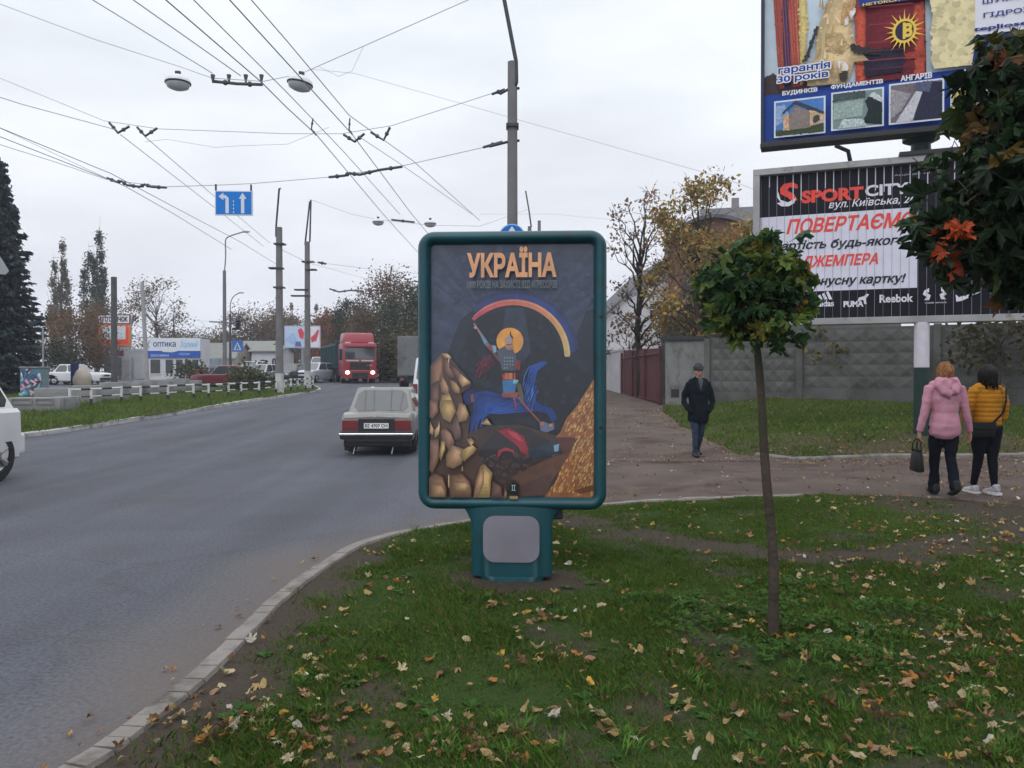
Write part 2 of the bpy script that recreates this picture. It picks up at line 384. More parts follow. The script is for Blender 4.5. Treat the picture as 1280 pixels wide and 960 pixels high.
# ================================================================== SETTING: ground, road, path, lawns, kerbs
M_ASPH = M('asphalt', (.089, .093, .112), rough=.78, var=.10, scale=.9, bump=.5, bscale=70, detail=9, spec=.22, dirt=((.078, .075, .080), .35, .58))
def asphalt_extra(m):
    n, l = nodes_of(m); b = n['Principled BSDF']; src = b.inputs['Base Color'].links[0].from_socket
    t = n.new('ShaderNodeTexCoord'); mp = n.new('ShaderNodeMapping'); mp.inputs['Scale'].default_value = (1.1, .07, 1); no = n.new('ShaderNodeTexNoise'); no.inputs['Scale'].default_value = 1.0; no.inputs['Detail'].default_value = 5
    l.new(t.outputs['Object'], mp.inputs[0]); l.new(mp.outputs[0], no.inputs['Vector']); r = n.new('ShaderNodeMapRange'); r.inputs['From Min'].default_value = .3; r.inputs['From Max'].default_value = .7; r.inputs['To Min'].default_value = .80; r.inputs['To Max'].default_value = 1.2; l.new(no.outputs['Fac'], r.inputs['Value'])
    g = n.new('ShaderNodeTexNoise'); g.inputs['Scale'].default_value = 38; g.inputs['Detail'].default_value = 6; l.new(t.outputs['Object'], g.inputs['Vector']); r2 = n.new('ShaderNodeMapRange'); r2.inputs['From Min'].default_value = .3; r2.inputs['From Max'].default_value = .7; r2.inputs['To Min'].default_value = .66; r2.inputs['To Max'].default_value = 1.36; l.new(g.outputs['Fac'], r2.inputs['Value'])
    mu = n.new('ShaderNodeMath'); mu.operation = 'MULTIPLY'; l.new(r.outputs[0], mu.inputs[0]); l.new(r2.outputs[0], mu.inputs[1]); sc = n.new('ShaderNodeVectorMath'); sc.operation = 'SCALE'; l.new(src, sc.inputs[0]); l.new(mu.outputs[0], sc.inputs['Scale'])
    vo = n.new('ShaderNodeTexVoronoi'); vo.feature = 'DISTANCE_TO_EDGE'; vo.inputs['Scale'].default_value = .32; wn = n.new('ShaderNodeTexNoise'); wn.inputs['Scale'].default_value = 1.3; wn.inputs['Detail'].default_value = 6
    l.new(t.outputs['Object'], wn.inputs['Vector']); ad = n.new('ShaderNodeVectorMath'); ad.operation = 'ADD'; l.new(t.outputs['Object'], ad.inputs[0]); l.new(wn.outputs['Color'], ad.inputs[1]); l.new(ad.outputs[0], vo.inputs['Vector'])
    cr = n.new('ShaderNodeMapRange'); cr.inputs['From Min'].default_value = .0; cr.inputs['From Max'].default_value = .012; cr.inputs['To Min'].default_value = .86; cr.inputs['To Max'].default_value = 1; l.new(vo.outputs['Distance'], cr.inputs['Value'])
    m2 = n.new('ShaderNodeMath'); m2.operation = 'MULTIPLY'; l.new(mu.outputs[0], m2.inputs[0]); l.new(cr.outputs[0], m2.inputs[1]); l.new(m2.outputs[0], sc.inputs['Scale'])
    v2 = n.new('ShaderNodeTexVoronoi'); v2.inputs['Scale'].default_value = .16; v2.distance = 'CHEBYCHEV'; l.new(t.outputs['Object'], v2.inputs['Vector']); pr = n.new('ShaderNodeMapRange'); pr.inputs['To Min'].default_value = .90; pr.inputs['To Max'].default_value = 1.10; l.new(v2.outputs['Color'], pr.inputs['Value'])
    m3 = n.new('ShaderNodeMath'); m3.operation = 'MULTIPLY'; l.new(m2.outputs[0], m3.inputs[0]); l.new(pr.outputs[0], m3.inputs[1]); l.new(m3.outputs[0], sc.inputs['Scale'])
    a = n.new('ShaderNodeAttribute'); a.attribute_name = 'Col'; x = n.new('ShaderNodeMixRGB'); x.inputs[2].default_value = (.145, .118, .102, 1); l.new(a.outputs['Fac'], x.inputs[0]); l.new(sc.outputs[0], x.inputs[1]); l.new(x.outputs[0], b.inputs['Base Color'])
asphalt_extra(M_ASPH)
M_PATH = M('dusty_asphalt', (.118, .093, .082), rough=.9, var=.22, scale=1.1, bump=.5, bscale=60, detail=9, spec=.08, dirt=((.072, .052, .042), .8, .50))
M_EARTH = M('earth', (.17, .155, .14), rough=.95, var=.2, scale=.5, bump=.4, bscale=30, spec=.1)
M_KERB = M('kerb_concrete', (.225, .205, .19), rough=.85, var=.2, scale=5, bump=.3, bscale=60, dirt=((.10, .088, .076), 3.5, .5), spec=.2)
M_KERBW = M('kerb_painted', (.47, .46, .46), rough=.8, var=.2, scale=3, bump=.25, bscale=40, dirt=((.2, .18, .17), 1.7, .5), spec=.2)
def lawn_mat(name, soil, green):
    m = bpy.data.materials.new(name); m.use_nodes = True; n, l = nodes_of(m); b = n['Principled BSDF']
    b.inputs['Roughness'].default_value = .95; b.inputs['Specular IOR Level'].default_value = .1
    a = n.new('ShaderNodeAttribute'); a.attribute_name = 'Col'
    t = n.new('ShaderNodeTexCoord'); no = n.new('ShaderNodeTexNoise'); no.inputs['Scale'].default_value = 9; no.inputs['Detail'].default_value = 9
    l.new(t.outputs['Object'], no.inputs['Vector'])
    ad = n.new('ShaderNodeMath'); ad.operation = 'ADD'; l.new(a.outputs['Fac'], ad.inputs[0]); l.new(no.outputs['Fac'], ad.inputs[1])
    mr = n.new('ShaderNodeMapRange'); mr.inputs['From Min'].default_value = .62; mr.inputs['From Max'].default_value = 1.05; l.new(ad.outputs[0], mr.inputs['Value'])
    n2 = n.new('ShaderNodeTexNoise'); n2.inputs['Scale'].default_value = 45; n2.inputs['Detail'].default_value = 8; l.new(t.outputs['Object'], n2.inputs['Vector'])
    c1 = n.new('ShaderNodeMixRGB'); c1.inputs[1].default_value = (*[c * .55 for c in green], 1); c1.inputs[2].default_value = (*[c * 1.4 for c in green], 1); l.new(n2.outputs['Fac'], c1.inputs[0])
    c2 = n.new('ShaderNodeMixRGB'); c2.inputs[1].default_value = (*[c * .6 for c in soil], 1); c2.inputs[2].default_value = (*[c * 1.35 for c in soil], 1); l.new(n2.outputs['Fac'], c2.inputs[0])
    x = n.new('ShaderNodeMixRGB'); l.new(mr.outputs[0], x.inputs[0]); l.new(c1.outputs[0], x.inputs[1]); l.new(c2.outputs[0], x.inputs[2])
    l.new(x.outputs[0], b.inputs['Base Color'])
    bu = n.new('ShaderNodeBump'); bu.inputs['Strength'].default_value = .7; bu.inputs['Distance'].default_value = .03
    l.new(n2.outputs['Fac'], bu.inputs['Height']); l.new(bu.outputs[0], b.inputs['Normal']); return m
M_LAWN = lawn_mat('lawn_soil', (.066, .052, .042), (.035, .062, .016))
M_BANK = lawn_mat('bank_soil', (.085, .064, .044), (.045, .075, .02))

kind(sheet('ground', [(-260, -6), (260, -6), (260, 420), (-260, 420)], lambda x, y: H(y) - .035, 2.0, M_EARTH, far=9), 'structure')

# right kerb: from the bottom of the picture along the road, round the corner and on behind the kiosk
KB = [(-2.6, 1.2), (-2.2, 2.0)] + [tuple(gp(a, b, .12)[:2]) for a, b in ((80, 955), (150, 905), (230, 845), (300, 778), (333, 747), (390, 707), (430, 682), (480, 666), (530, 657), (590, 648), (690, 636), (760, 627), (860, 621), (1000, 617))]
KB = [tuple(p) for p in smooth_line([Vector(p) for p in KB], 2)]
# left island: outline given by its kerb, the far side runs behind the striped rail
LK = [tuple(gp(a, b, .06)[:2]) for a, b in ((-260, 583), (-120, 565), (30, 544), (100, 535), (200, 520), (300, 503), (350, 496), (385, 491), (400, 488))]
LKB = [tuple(gp(a, b, .1)[:2]) for a, b in ((402, 485), (395, 482), (360, 480))]
LKBACK = [(-26, 40), (-34, 34), (-40, 22), (-40, 13)]
ISL = LK + LKB + LKBACK
# road
KBV0 = [Vector(p) for p in KB]
def gutter(x, y):
    if y > 16 or x < -6: return 0.
    L = KBV0; p = Vector((x, y)); k = min((p - q).length for q in L)
    return max(0, min(1, (1 - sstep(.05, .95, k + .35 * nz(x, y, 1.5, 2))) * .8 + .5 * sstep(-1.6, .6, x) * sstep(8, 10, y)))
kind(sheet('road', [(-60, -5), (-2.4, -5), (-2.4, .8)] + KB[:-8] + [(2.6, 11), (2.2, 15), (1.4, 24), (3, 45), (9, 110), (-70, 110), (-60, 40)], lambda x, y: H(y), .4, M_ASPH, far=7, attr=gutter), 'structure')
# path: dusty forecourt and track between the two lawns, rising to the red gate
def zpath(x, y): return H(y) + .012 + .10 * sstep(.9, 3.0, x) * sstep(9.2, 10.4, y + .5) + .012 * nz(x, y, .8)
BK = [tuple(gp(a, b, .12)[:2]) for a, b in ((828, 512), (831, 517), (842, 524), (850, 533), (872, 539), (884, 550), (908, 559), (922, 568), (944, 570), (990, 576), (1090, 574), (1280, 571), (1500, 566), (1800, 560))]
PATH = [KB[-13]] + KB[-12:] + [(5.0, 10.0), (6.2, 9.3), (8.5, 8.4), (14, 7.6), (24, 7.6), (24, 15)] + BK[::-1] + [(7.2, 31.5), (6.5, 50), (4.2, 50), (2.6, 31), (1.3, 22), (.75, 15), (.45, 11.5)]
kind(sheet('path', PATH, zpath, .35, M_PATH, far=14), 'structure')

# front lawn
TR = [Vector(gp(a, b, .12)[:2]) for a, b in ((640, 645), (720, 652), (800, 668), (900, 684), (1010, 696), (1120, 690), (1290, 668), (1500, 660))]
KBV = [Vector(p) for p in KB]
def segd(p, L):
    best = 9
    for a, b in zip(L, L[1:]):
        ab = b - a; t = max(0, min(1, (p - a).dot(ab) / max(1e-9, ab.length_squared))); best = min(best, (p - a - ab * t).length)
    return best
def dirt(x, y):                                                 # how bare the front lawn is: 0 grass, 1 earth
    p = Vector((x, y)); k = segd(p, KBV); n1 = nz(x, y, 2.2, 3); n2 = nz(x, y, 6, 8)
    a = (1 - sstep(.14, .62, k + .22 * n1 + .1 * n2)) * (1 - .75 * sstep(6.6, 8.2, y))
    t = 1 - sstep(.06, .55, segd(p, TR) + .34 * n1 + .2 * n2)
    r = sstep(3.2, 5.2, x + .5 * n1) * sstep(5.9, 7.6, y + .4 * n2) * .95
    kk = 1 - sstep(.3, .62, math.hypot((x - .0) * .8, (y - 5.78) * 1.3) + .15 * n1)
    s = .62 * sstep(.15, .7, n1 + .4 * n2 + .1)
    return min(1, max(a, t * .92, r, kk, s))
def zlawn(x, y): return H(y) + .105 + .018 * nz(x, y, 1.3) + .012 * nz(x, y, 5, 2) + .02 * math.exp(-((x) ** 2 + (y - 5.9) ** 2) / 1.5)
inner = []
for i, p in enumerate(KBV):
    d = (KBV[min(i + 1, len(KBV) - 1)] - KBV[max(i - 1, 0)]).normalized(); inner.append((p.x + d.y * .14, p.y - d.x * .14))
LAWN = inner + [(4.0, 10.28), (5.0, 10.0), (6.2, 9.3), (8.5, 8.4), (14, 7.6), (14, .6), (-2.2, .6)]
kind(sheet('lawn', LAWN, zlawn, .16, M_LAWN, attr=dirt), 'structure')
# bank in front of the concrete wall
BKV = [Vector(p) for p in BK[:10]]
def zbank(x, y): return H(y) + .03 + .085 * (sstep(0, .9, segd(Vector((x, y)), BKV)) if x < 5.4 + .19 * (y - 14) * .5 else 1) + .40 * sstep(14.4, 18.2, y) * sstep(.0, 4.5, x - .19 * y) + .02 * nz(x, y, 1.1)
def dirtb(x, y): return min(1, max(0, .25 + .5 * (1 - sstep(14.3, 17.5, y)) + .5 * nz(x, y, .9, 4)))
BANK = BK + [(30, 15.5), (34, 19), (14.8, 24.6), (5.9, 31.2)]
kind(sheet('bank', BANK, zbank, .45, M_BANK, attr=dirtb), 'structure')
def zisl(x, y): return H(y) + .115 + .05 * nz(x, y, .5)
def dirti(x, y): return min(1, max(0, .2 + .5 * nz(x, y, .4, 4)))
kind(sheet('verge', ISL, zisl, .8, M_BANK, attr=dirti), 'structure')

def bow(i, pts):
    a, b = pts[i], pts[i + 1]; p = pts[max(i - 1, 0)]; n = pts[min(i + 2, len(pts) - 1)]
    m = (a + b) * .5625 - (p + n) * .0625; d = (b - a).normalized(); q = Vector((d.y, -d.x)); return (m - (a + b) / 2).dot(q)
def kerb(name, line, zf, mat, w=.125, top=.12, stone=.9, side=1, jit=.012):
    mb = MB(); pts = resample(line, stone)
    for i, (a, b) in enumerate(zip(pts, pts[1:])):
        if (b - a).length < .05: continue
        d = (b - a).normalized(); q = Vector((d.y, -d.x)) * side; a2 = a + d * .003; b2 = b - d * .003; o = random.uniform(-jit, jit); t = top + random.uniform(-jit, jit)
        prof = [(0 + o, -.12), (0 + o, t - .025), (.02 + o, t), (w - .01 + o, t), (w + o, t - .02), (w + o, -.12)]
        vs = []
        for e in (a2, (a2 + b2) / 2 + (q * bow(i, pts) if w < .155 and stone > 1 else q * 0), b2):
            for (u, z) in prof: vs.append((e.x + q.x * u, e.y + q.y * u, zf(e.x, e.y) + z))
        m = len(prof); fs = [(j * m + i_, j * m + (i_ + 1) % m, (j + 1) * m + (i_ + 1) % m, (j + 1) * m + i_) for j in (0, 1) for i_ in range(m)]
        fs += [tuple(range(m)), tuple(range(3 * m - 1, 2 * m - 1, -1))]; mb.add(vs, fs)
    return kind(mb.build(name, mat), 'structure')
kerb('kerb', [Vector(p) for p in KB], lambda x, y: H(y), M_KERB, w=.13, stone=1.1, jit=.004)
kerb('kerb', [Vector(p) for p in smooth_line(LK + LKB, 1)], lambda x, y: H(y), M_KERBW, w=.16, stone=1.6, side=-1)
kerb('kerb', [Vector(p) for p in BK[8:]], lambda x, y: zpath(x, y) - .02, M_KERB, w=.12, top=.10, stone=1.0, side=-1)
EDGE = [Vector(gp(a, b, .12)[:2]) for a, b in ((768, 572), (830, 578), (900, 577), (990, 577))]
kerb('kerb', EDGE, lambda x, y: zpath(x, y) - .06, M_PATH, w=.16, top=.085, stone=.8, side=-1)

# ------------------------------------------------------------------ grass
M_GRASS = MLEAF('grass_blades', rough=.6, trans=.25, spec=.12)
GX0, GX1, GY0, GY1, GS = -2.2, 9.0, 1.8, 11.0, .06
gxs = np.arange(GX0, GX1, GS); gys = np.arange(GY0, GY1, GS)
DG = np.array([[dirt(x, y) for x in gxs] for y in gys]); ZG = np.array([[zlawn(x, y) for x in gxs] for y in gys])
def blades(name, n, poly, box, hr, wr, pal, dens, zf, lean=.9, vis=True, power=1.0):
    x0, y0, x1, y1 = box; pts = []
    u = RNG.random((n * 4, 2)); P = np.stack([x0 + (x1 - x0) * u[:, 0], y0 + (y1 - y0) * u[:, 1] ** power], 1)
    if vis: P = P[(np.abs(P[:, 0]) < .68 * P[:, 1] + .25)]
    P = P[inpoly(P, poly)]; d = dens(P); P = P[RNG.random(len(P)) < d][:n]; N = len(P)
    z = zf(P); h = (hr[0] + (hr[1] - hr[0]) * RNG.random(N) ** 1.6); w = wr[0] + (wr[1] - wr[0]) * RNG.random(N)
    tall = np.array([.75 + .65 * nz(p[0], p[1], 1.7, 11) for p in P]).clip(.4, 1.5); h *= tall
    a = RNG.random(N) * 2 * np.pi; ca, sa = np.cos(a), np.sin(a); b = a + np.pi / 2 + RNG.normal(0, .5, N)
    le = h * lean * RNG.random(N); V = np.zeros((N, 4, 3))
    for k, (s, t) in enumerate(((-1, 0), (1, 0), (.7, .55), (0, 1))):
        V[:, k, 0] = P[:, 0] + ca * w * s / 2 + np.cos(b) * le * t ** 2
        V[:, k, 1] = P[:, 1] + sa * w * s / 2 + np.sin(b) * le * t ** 2
        V[:, k, 2] = z - .006 + h * t * (1 - .25 * t * (le / h))
    pal = np.array(pal); ci = RNG.integers(0, len(pal), N)
    pat = np.array([nz(p[0], p[1], .9, 20) for p in P])
    col = pal[ci] * (.75 + .5 * RNG.random((N, 1))) * (1 + .25 * pat[:, None])
    return kind(fastmesh(name, V.reshape(-1, 3), 4, col.clip(0, 1), M_GRASS), 'stuff')
def near_d(P):
    i = ((P[:, 0] - GX0) / GS).astype(int).clip(0, len(gxs) - 1); j = ((P[:, 1] - GY0) / GS).astype(int).clip(0, len(gys) - 1)
    return (1.02 - DG[j, i]) ** 1.5
def near_z(P):
    i = ((P[:, 0] - GX0) / GS).astype(int).clip(0, len(gxs) - 1); j = ((P[:, 1] - GY0) / GS).astype(int).clip(0, len(gys) - 1)
    return ZG[j, i]
GPAL = [(.055, .125, .016), (.072, .15, .020), (.044, .10, .014), (.095, .165, .024), (.12, .155, .03), (.15, .125, .045), (.052, .115, .024)]
blades('grass', 330000, LAWN, (-2.2, 2.4, 8.5, 10.6), (.02, .065), (.0032, .007), GPAL, near_d, near_z, power=.85)
BPAL = [(.075, .15, .02), (.095, .17, .022), (.125, .165, .03), (.15, .135, .045), (.065, .13, .02)]
blades('grass', 60000, BANK, (3, 14, 22, 31), (.05, .14), (.012, .03), BPAL, lambda P: np.array([1.05 - dirtb(p[0], p[1]) for p in P]), lambda P: np.array([zbank(p[0], p[1]) for p in P]))
blades('grass', 40000, ISL, (-28, 17, -8, 44), (.05, .2), (.014, .04), BPAL, lambda P: np.array([1.05 - dirti(p[0], p[1]) for p in P]), lambda P: np.array([zisl(p[0], p[1]) for p in P]))
# clover and weeds round the young maple
def clover():
    cs = [(968, 800, .55), (880, 775, .34), (1010, 785, .4), (1040, 830, .3), (820, 760, .22), (930, 760, .35), (1120, 770, .3), (1000, 740, .3)]
    V = []; cl = []
    for (px, py, r) in cs:
        c = gp(px, py, .1)
        for _ in range(int(1500 * r)):
            a = random.uniform(0, 6.3); q = r * math.sqrt(random.random()); x, y = c.x + q * math.cos(a) * 1.3, c.y + q * math.sin(a) * .8
            if nz(x, y, 4, 5) < -.15: continue
            hgt = random.uniform(.02, .085) * (1.2 - q / r * .6); s = random.uniform(.008, .019); z = zlawn(x, y) + hgt; t = random.uniform(0, 6.3); tl = random.uniform(-.5, .5); tm = random.uniform(-.5, .5)
            g = random.uniform(.7, 1.25); col = (.050 * g, .118 * g, .016 * g)
            for k in (0, 2.09, 4.19):
                c0, s0 = math.cos(t + k), math.sin(t + k); c1, s1 = -s0, c0
                for (u, v) in ((0, 0), (.7, .5), (1.2, 0), (.7, -.5)):
                    dx, dy = (u * c0 + v * c1) * s, (u * s0 + v * s1) * s; V.append((x + dx, y + dy, z + dx * tl + dy * tm))
                cl.append(col)
    return kind(fastmesh('clover', np.array(V), 4, np.array(cl), M_GRASS), 'stuff')
clover()
def weeds():                                                    # rosettes and taller tufts that break up the turf
    V = []; cl = []; n = 0
    while n < 150:
        g = gp(random.uniform(60, 1300), 640 + 320 * random.random(), .1)
        if not inpoly(np.array([[g.x, g.y]]), LAWN)[0] or dirt(g.x, g.y) > .7: continue
        n += 1; tuft = random.random() < .55; z = zlawn(g.x, g.y); k = random.randint(16, 34) if tuft else random.randint(6, 10); gr = random.uniform(.75, 1.2); base = (.075, .15, .024) if tuft else (.05, .12, .022)
        for i in range(k):
            a = random.uniform(0, 6.283); L = random.uniform(.045, .10) if tuft else random.uniform(.04, .085); w = .004 if tuft else random.uniform(.012, .022); up = random.uniform(.5, .95) if tuft else random.uniform(.12, .4); dx, dy = math.cos(a), math.sin(a); ox, oy = (random.gauss(0, .02), random.gauss(0, .02)) if tuft else (0, 0); h = L * up; r = L * math.sqrt(max(0, 1 - up * up)); x, y = g.x + ox, g.y + oy
            for (u, s_, hh) in ((0, .3, 0), (.5, 1, .75), (1, 0, 1 if tuft else .6), (.5, -1, .75)): V.append((x + dx * r * u - dy * w * s_, y + dy * r * u + dx * w * s_, z + h * hh))
            q = gr * random.uniform(.8, 1.2); cl.append(tuple(c * q for c in base))
    return kind(fastmesh('weeds', np.array(V), 4, np.array(cl), M_GRASS), 'stuff')
weeds()

# ------------------------------------------------------------------ maple leaves, fallen and growing
HALF = [(0, 1.0), (.07, .80), (.19, .74), (.13, .60), (.15, .42), (.32, .50), (.42, .63), (.50, .58), (.76, .64), (.66, .46), (.70, .36), (.52, .28), (.38, .14), (.52, .08), (.62, -.08), (.46, -.10), (.36, -.20), (.20, -.16), (.05, -.14)]
OUTL = HALF + [(-x, y) for (x, y) in HALF[::-1][:-1]]
OVAL = [(0, 1), (.2, .85), (.34, .55), (.36, .2), (.24, -.1), (.05, -.25), (-.05, -.25), (-.24, -.1), (-.36, .2), (-.34, .55), (-.2, .85)]
def leaf_pts(out, curl, fold, seed):
    rr = random.Random(seed); c = (0, .22); tw = rr.uniform(-.25, .25); ph = rr.uniform(0, 6)
    def z(x, y): return fold * abs(x) + curl * ((y - .2) ** 2 + .7 * x * x) + .13 * math.sin(5 * x + 4 * y + ph) + .09 * math.sin(9 * x - 6 * y + 2 * ph) + tw * x * (y - .2)
    return [(c[0], c[1], z(*c))] + [(x, y, z(x, y)) for (x, y) in out]
def leaf_mesh(out, curl, fold, seed, col, stem=True):
    mb = MB(); p = leaf_pts(out, curl, fold, seed); n = len(out); rr = random.Random(seed)
    for i in range(n):
        g = 1 + rr.uniform(-.14, .14); mb.col = tuple(min(1, c * g * .78) for c in col)
        mb.add([p[0], p[1 + i], p[1 + (i + 1) % n]], [(0, 1, 2)])
    if stem:
        mb.col = tuple(c * .75 for c in col); mb.tube([(0, -.1, 0), (.02, -.4, .02), (.07, -.72, .06)], [.022, .016, .014], n=4)
    return mb
M_DRY = MLEAF('fallen_leaf', rough=.75, trans=.12, spec=.15)
LEAFCOL = [('pale cream', (.47, .39, .24)), ('bleached tan', (.38, .27, .12)), ('orange', (.36, .16, .045)), ('yellow', (.46, .28, .06)), ('brown', (.17, .095, .05)), ('pinkish tan', (.34, .20, .12)), ('whitish', (.52, .48, .40))]
LW = [3.5, 6, 2.2, 2.0, 6, 4.5, 1.1]
LVAR = []
for ci, (cn, cc) in enumerate(LEAFCOL):
    for k in range(4):
        out = OVAL if k >= 2 else OUTL
        mb = leaf_mesh(out, random.uniform(-.3, .8), random.uniform(-.2, .7), 31 * ci + k, cc); me_o = mb.build('fallen_leaf', M_DRY, fixn=False)
        LVAR.append((ci, k, me_o.data)); bpy.data.objects.remove(me_o)
def spot_leaf():
    """where leaves lie: all over the front lawn, thick on its far right, thinner along the kerb"""
    while True:
        py = 615 + 345 * random.random() ** 1.25; px = random.uniform(-20, 1300); g = gp(px, py, .12)
        if not inpoly(np.array([[g.x, g.y]]), LAWN)[0]: continue
        w = .22 + .5 * sstep(600, 1250, px) * (1 - .55 * sstep(700, 880, py)) + .9 * sstep(960, 1120, px) * sstep(790, 700, py) + .3 * sstep(.2, .6, nz(g.x, g.y, .8, 9) + .2)
        w *= .25 + 1.1 * sstep(-.25, .35, nz(g.x, g.y, 1.9, 31) + .5 * nz(g.x, g.y, 4.5, 37))
        if abs(g.x) < .36 and abs(g.y - 5.75) < .3: continue
        if random.random() < w: return g
nl = []
for i in range(1350):
    g = spot_leaf(); nl.append((g.x, g.y))
nl.sort(key=lambda p: p[1])
def leaf_tr(x, y, big):
    s = (.020 + .040 * random.random() ** 1.3) * big; rot = Matrix.Rotation(random.uniform(0, 6.3), 4, 'Z') @ Matrix.Rotation(random.gauss(0, .33) + (math.pi if random.random() < .3 else 0), 4, 'X') @ Matrix.Rotation(random.gauss(0, .3), 4, 'Y')
    return rot, s
for i, (x, y) in enumerate(nl[:300]):
    ci = random.choices(range(len(LEAFCOL)), LW)[0]; var = random.choice([v for v in LVAR if v[0] == ci]); o = bpy.data.objects.new('fallen_leaf', var[2]); COL.objects.link(o)
    rot, s = leaf_tr(x, y, .92); o.matrix_world = Matrix.Translation((x, y, zlawn(x, y) + .028)) @ rot @ Matrix.Scale(s, 4)
    cn = LEAFCOL[ci][0]; sh = 'oval' if var[1] >= 2 else 'lobed maple'
    tag(o, f'{cn} {sh} leaf lying dry on the near part of the lawn', 'fallen leaf', f'{cn} {sh} leaves fallen on the near lawn')
def litter(name, pts, zf, big, cols, wts):
    V = []; F = []; cl = []; o = 0; mb = MB()
    for (x, y) in pts:
        ci = random.choices(range(len(cols)), wts)[0]; var = random.choice([v for v in LVAR if v[0] == ci]); rot, s = leaf_tr(x, y, big)
        p = leaf_pts(OVAL if var[1] >= 2 else OUTL[::2], random.uniform(-.2, .9), random.uniform(-.1, .6), random.random()); T = Matrix.Translation((x, y, zf(x, y) + .02)) @ rot @ Matrix.Scale(s, 4)
        g = random.uniform(.75, 1.15); mb.col = tuple(c * g for c in cols[ci][1]); n = len(p) - 1
        mb.add([T @ Vector(q) for q in p], [(0, 1 + i, 1 + (i + 1) % n) for i in range(n)])
    return kind(mb.build(name, M_DRY, fixn=False), 'stuff')
litter('leaf_litter', nl[300:], zlawn, 1.0, LEAFCOL, LW)
def rnd_in(poly, n, box, wt=lambda x, y: 1.):
    out = []
    while len(out) < n:
        P = np.stack([RNG.uniform(box[0], box[2], 3000), RNG.uniform(box[1], box[3], 3000)], 1); P = P[inpoly(P, poly)]
        out += [tuple(p) for p in P if random.random() < wt(p[0], p[1]) and abs(p[0]) < .7 * p[1]]
    return out[:n]
litter('leaf_litter', rnd_in(PATH, 1900, (.8, 8, 12, 30), lambda x, y: (.12 + .9 * sstep(.5, .0, abs(y - 14.3)) + .55 * sstep(4, 7, x) + .8 * sstep(.7, .0, segd(Vector((x, y)), BKV)) + .2 * sstep(.3, 0, abs(y - 10.6))) * (.3 + .7 * (nz(x, y, 1.2, 3) > -.05))), zpath, .8, LEAFCOL, [3, 4, 2, 1, 8, 5, 1])
litter('leaf_litter', rnd_in(BANK, 800, (3, 14, 20, 30), lambda x, y: .12 + .9 * sstep(18, 14.5, y)), lambda x, y: zbank(x, y) + .03, .9, LEAFCOL, [3, 5, 2.5, 2, 8, 3, 1])
litter('leaf_litter', [(KB[i][0] + random.uniform(-.34, .02), KB[i][1] + random.uniform(-.1, .1)) for i in [random.randint(6, len(KB) - 16) for _ in range(70)]], lambda x, y: H(y), .6, LEAFCOL, [1, 3, 3, 1, 9, 3, 0])
# ================================================================== ADVERTISING KIOSK
M_TEAL = M('teal_paint', (.005, .062, .080), rough=.38, var=.22, scale=3, bump=.06, bscale=25, spec=.45, dirt=((.018, .036, .036), 4, .57))
M_DARK = M('dark_metal', (.02, .022, .025), rough=.5, var=.2)
M_CONC = M('concrete', (.26, .255, .25), rough=.9, var=.22, scale=3, bump=.4, bscale=40, dirt=((.12, .115, .11), 2.2, .53), spec=.2)
M_FOOT = M('old_footing', (.11, .10, .09), rough=.95, var=.3, scale=4, bump=.6, bscale=30, dirt=((.05, .05, .035), 3, .48), spec=.1)
KS = 169.5; KD = 5.9
ks = thing('advertising_kiosk', 'teal street poster kiosk with rounded frame standing on the lawn on a broad foot', 'advertising kiosk', (0, KD, .10), R(-3))
def rrect(hw, z0, z1, r, n=7):
    p = []
    for (cx, cz, a0) in ((hw - r, z0 + r, -90), (hw - r, z1 - r, 0), (-hw + r, z1 - r, 90), (-hw + r, z0 + r, 180)):
        for i in range(n + 1):
            t = R(a0 + 90 * i / n); p.append((cx + r * math.cos(t), cz + r * math.sin(t)))
    return p
def kz(py): return EYE - (py - HOR) / KS - .10
Z0, Z1, HW = kz(636), kz(290), .692
def ring(hw, z0, z1, r, y, ry, rin):
    p = rrect(hw - rin, z0 + rin, z1 - rin, r); pts = [(0, y, z0 + rin)] + [(a, y, b) for (a, b) in p] + [(0, y, z0 + rin)]
    return MB().tube(pts, [(ry, rin)] * len(pts), n=14, cap=False)
ring(HW, Z0, Z1, .075, -.02, .075, .047).build('front_frame', M_TEAL, ks, smooth=True)
ring(HW + .012, Z0 + .015, Z1 - .045, .10, .17, .075, .06).build('rear_frame', M_TEAL, ks, smooth=True)
b = MB(); b.prism(rrect(HW - .03, Z0 + .03, Z1 - .03, .09), .0, .16); b.build('housing', M_TEAL, ks)
# foot: flared at the top, bowed at the front
ft = MB(); prof = []
for (z, hw, hy) in ((Z0 + .03, .36, .12), (Z0 - .03, .325, .125), (Z0 - .09, .297, .13), (.06, .294, .14), (.055, .235, .15), (-.02, .215, .16)):
    ring_ = []
    for i in range(25):
        t = i / 24 * math.pi; ring_.append((hw * math.cos(math.pi - t), -hy * (.62 + .38 * math.sin(t)) + .03, z))
    ring_ += [(hw, .19, z), (-hw, .19, z)]; prof.append(ring_)
n_ = len(prof[0]); ft.add([v for r_ in prof for v in r_], [(i * n_ + j, i * n_ + (j + 1) % n_, (i + 1) * n_ + (j + 1) % n_, (i + 1) * n_ + j) for i in range(len(prof) - 1) for j in range(n_)])
ft.build('foot', M_TEAL, ks, smooth=30)
MB().box(.29, -.02, Z0 - .075, .375, .16, Z0 + .01, .012).build('bracket', M_DARK, ks)
pl = MB(); rp = rrect(.205, kz(699), kz(642), .085); zc = (kz(699) + kz(642)) / 2; ft_y = lambda x: -.142 * (.62 + .38 * math.sqrt(max(0, 1 - (x / .295) ** 2))) + .026
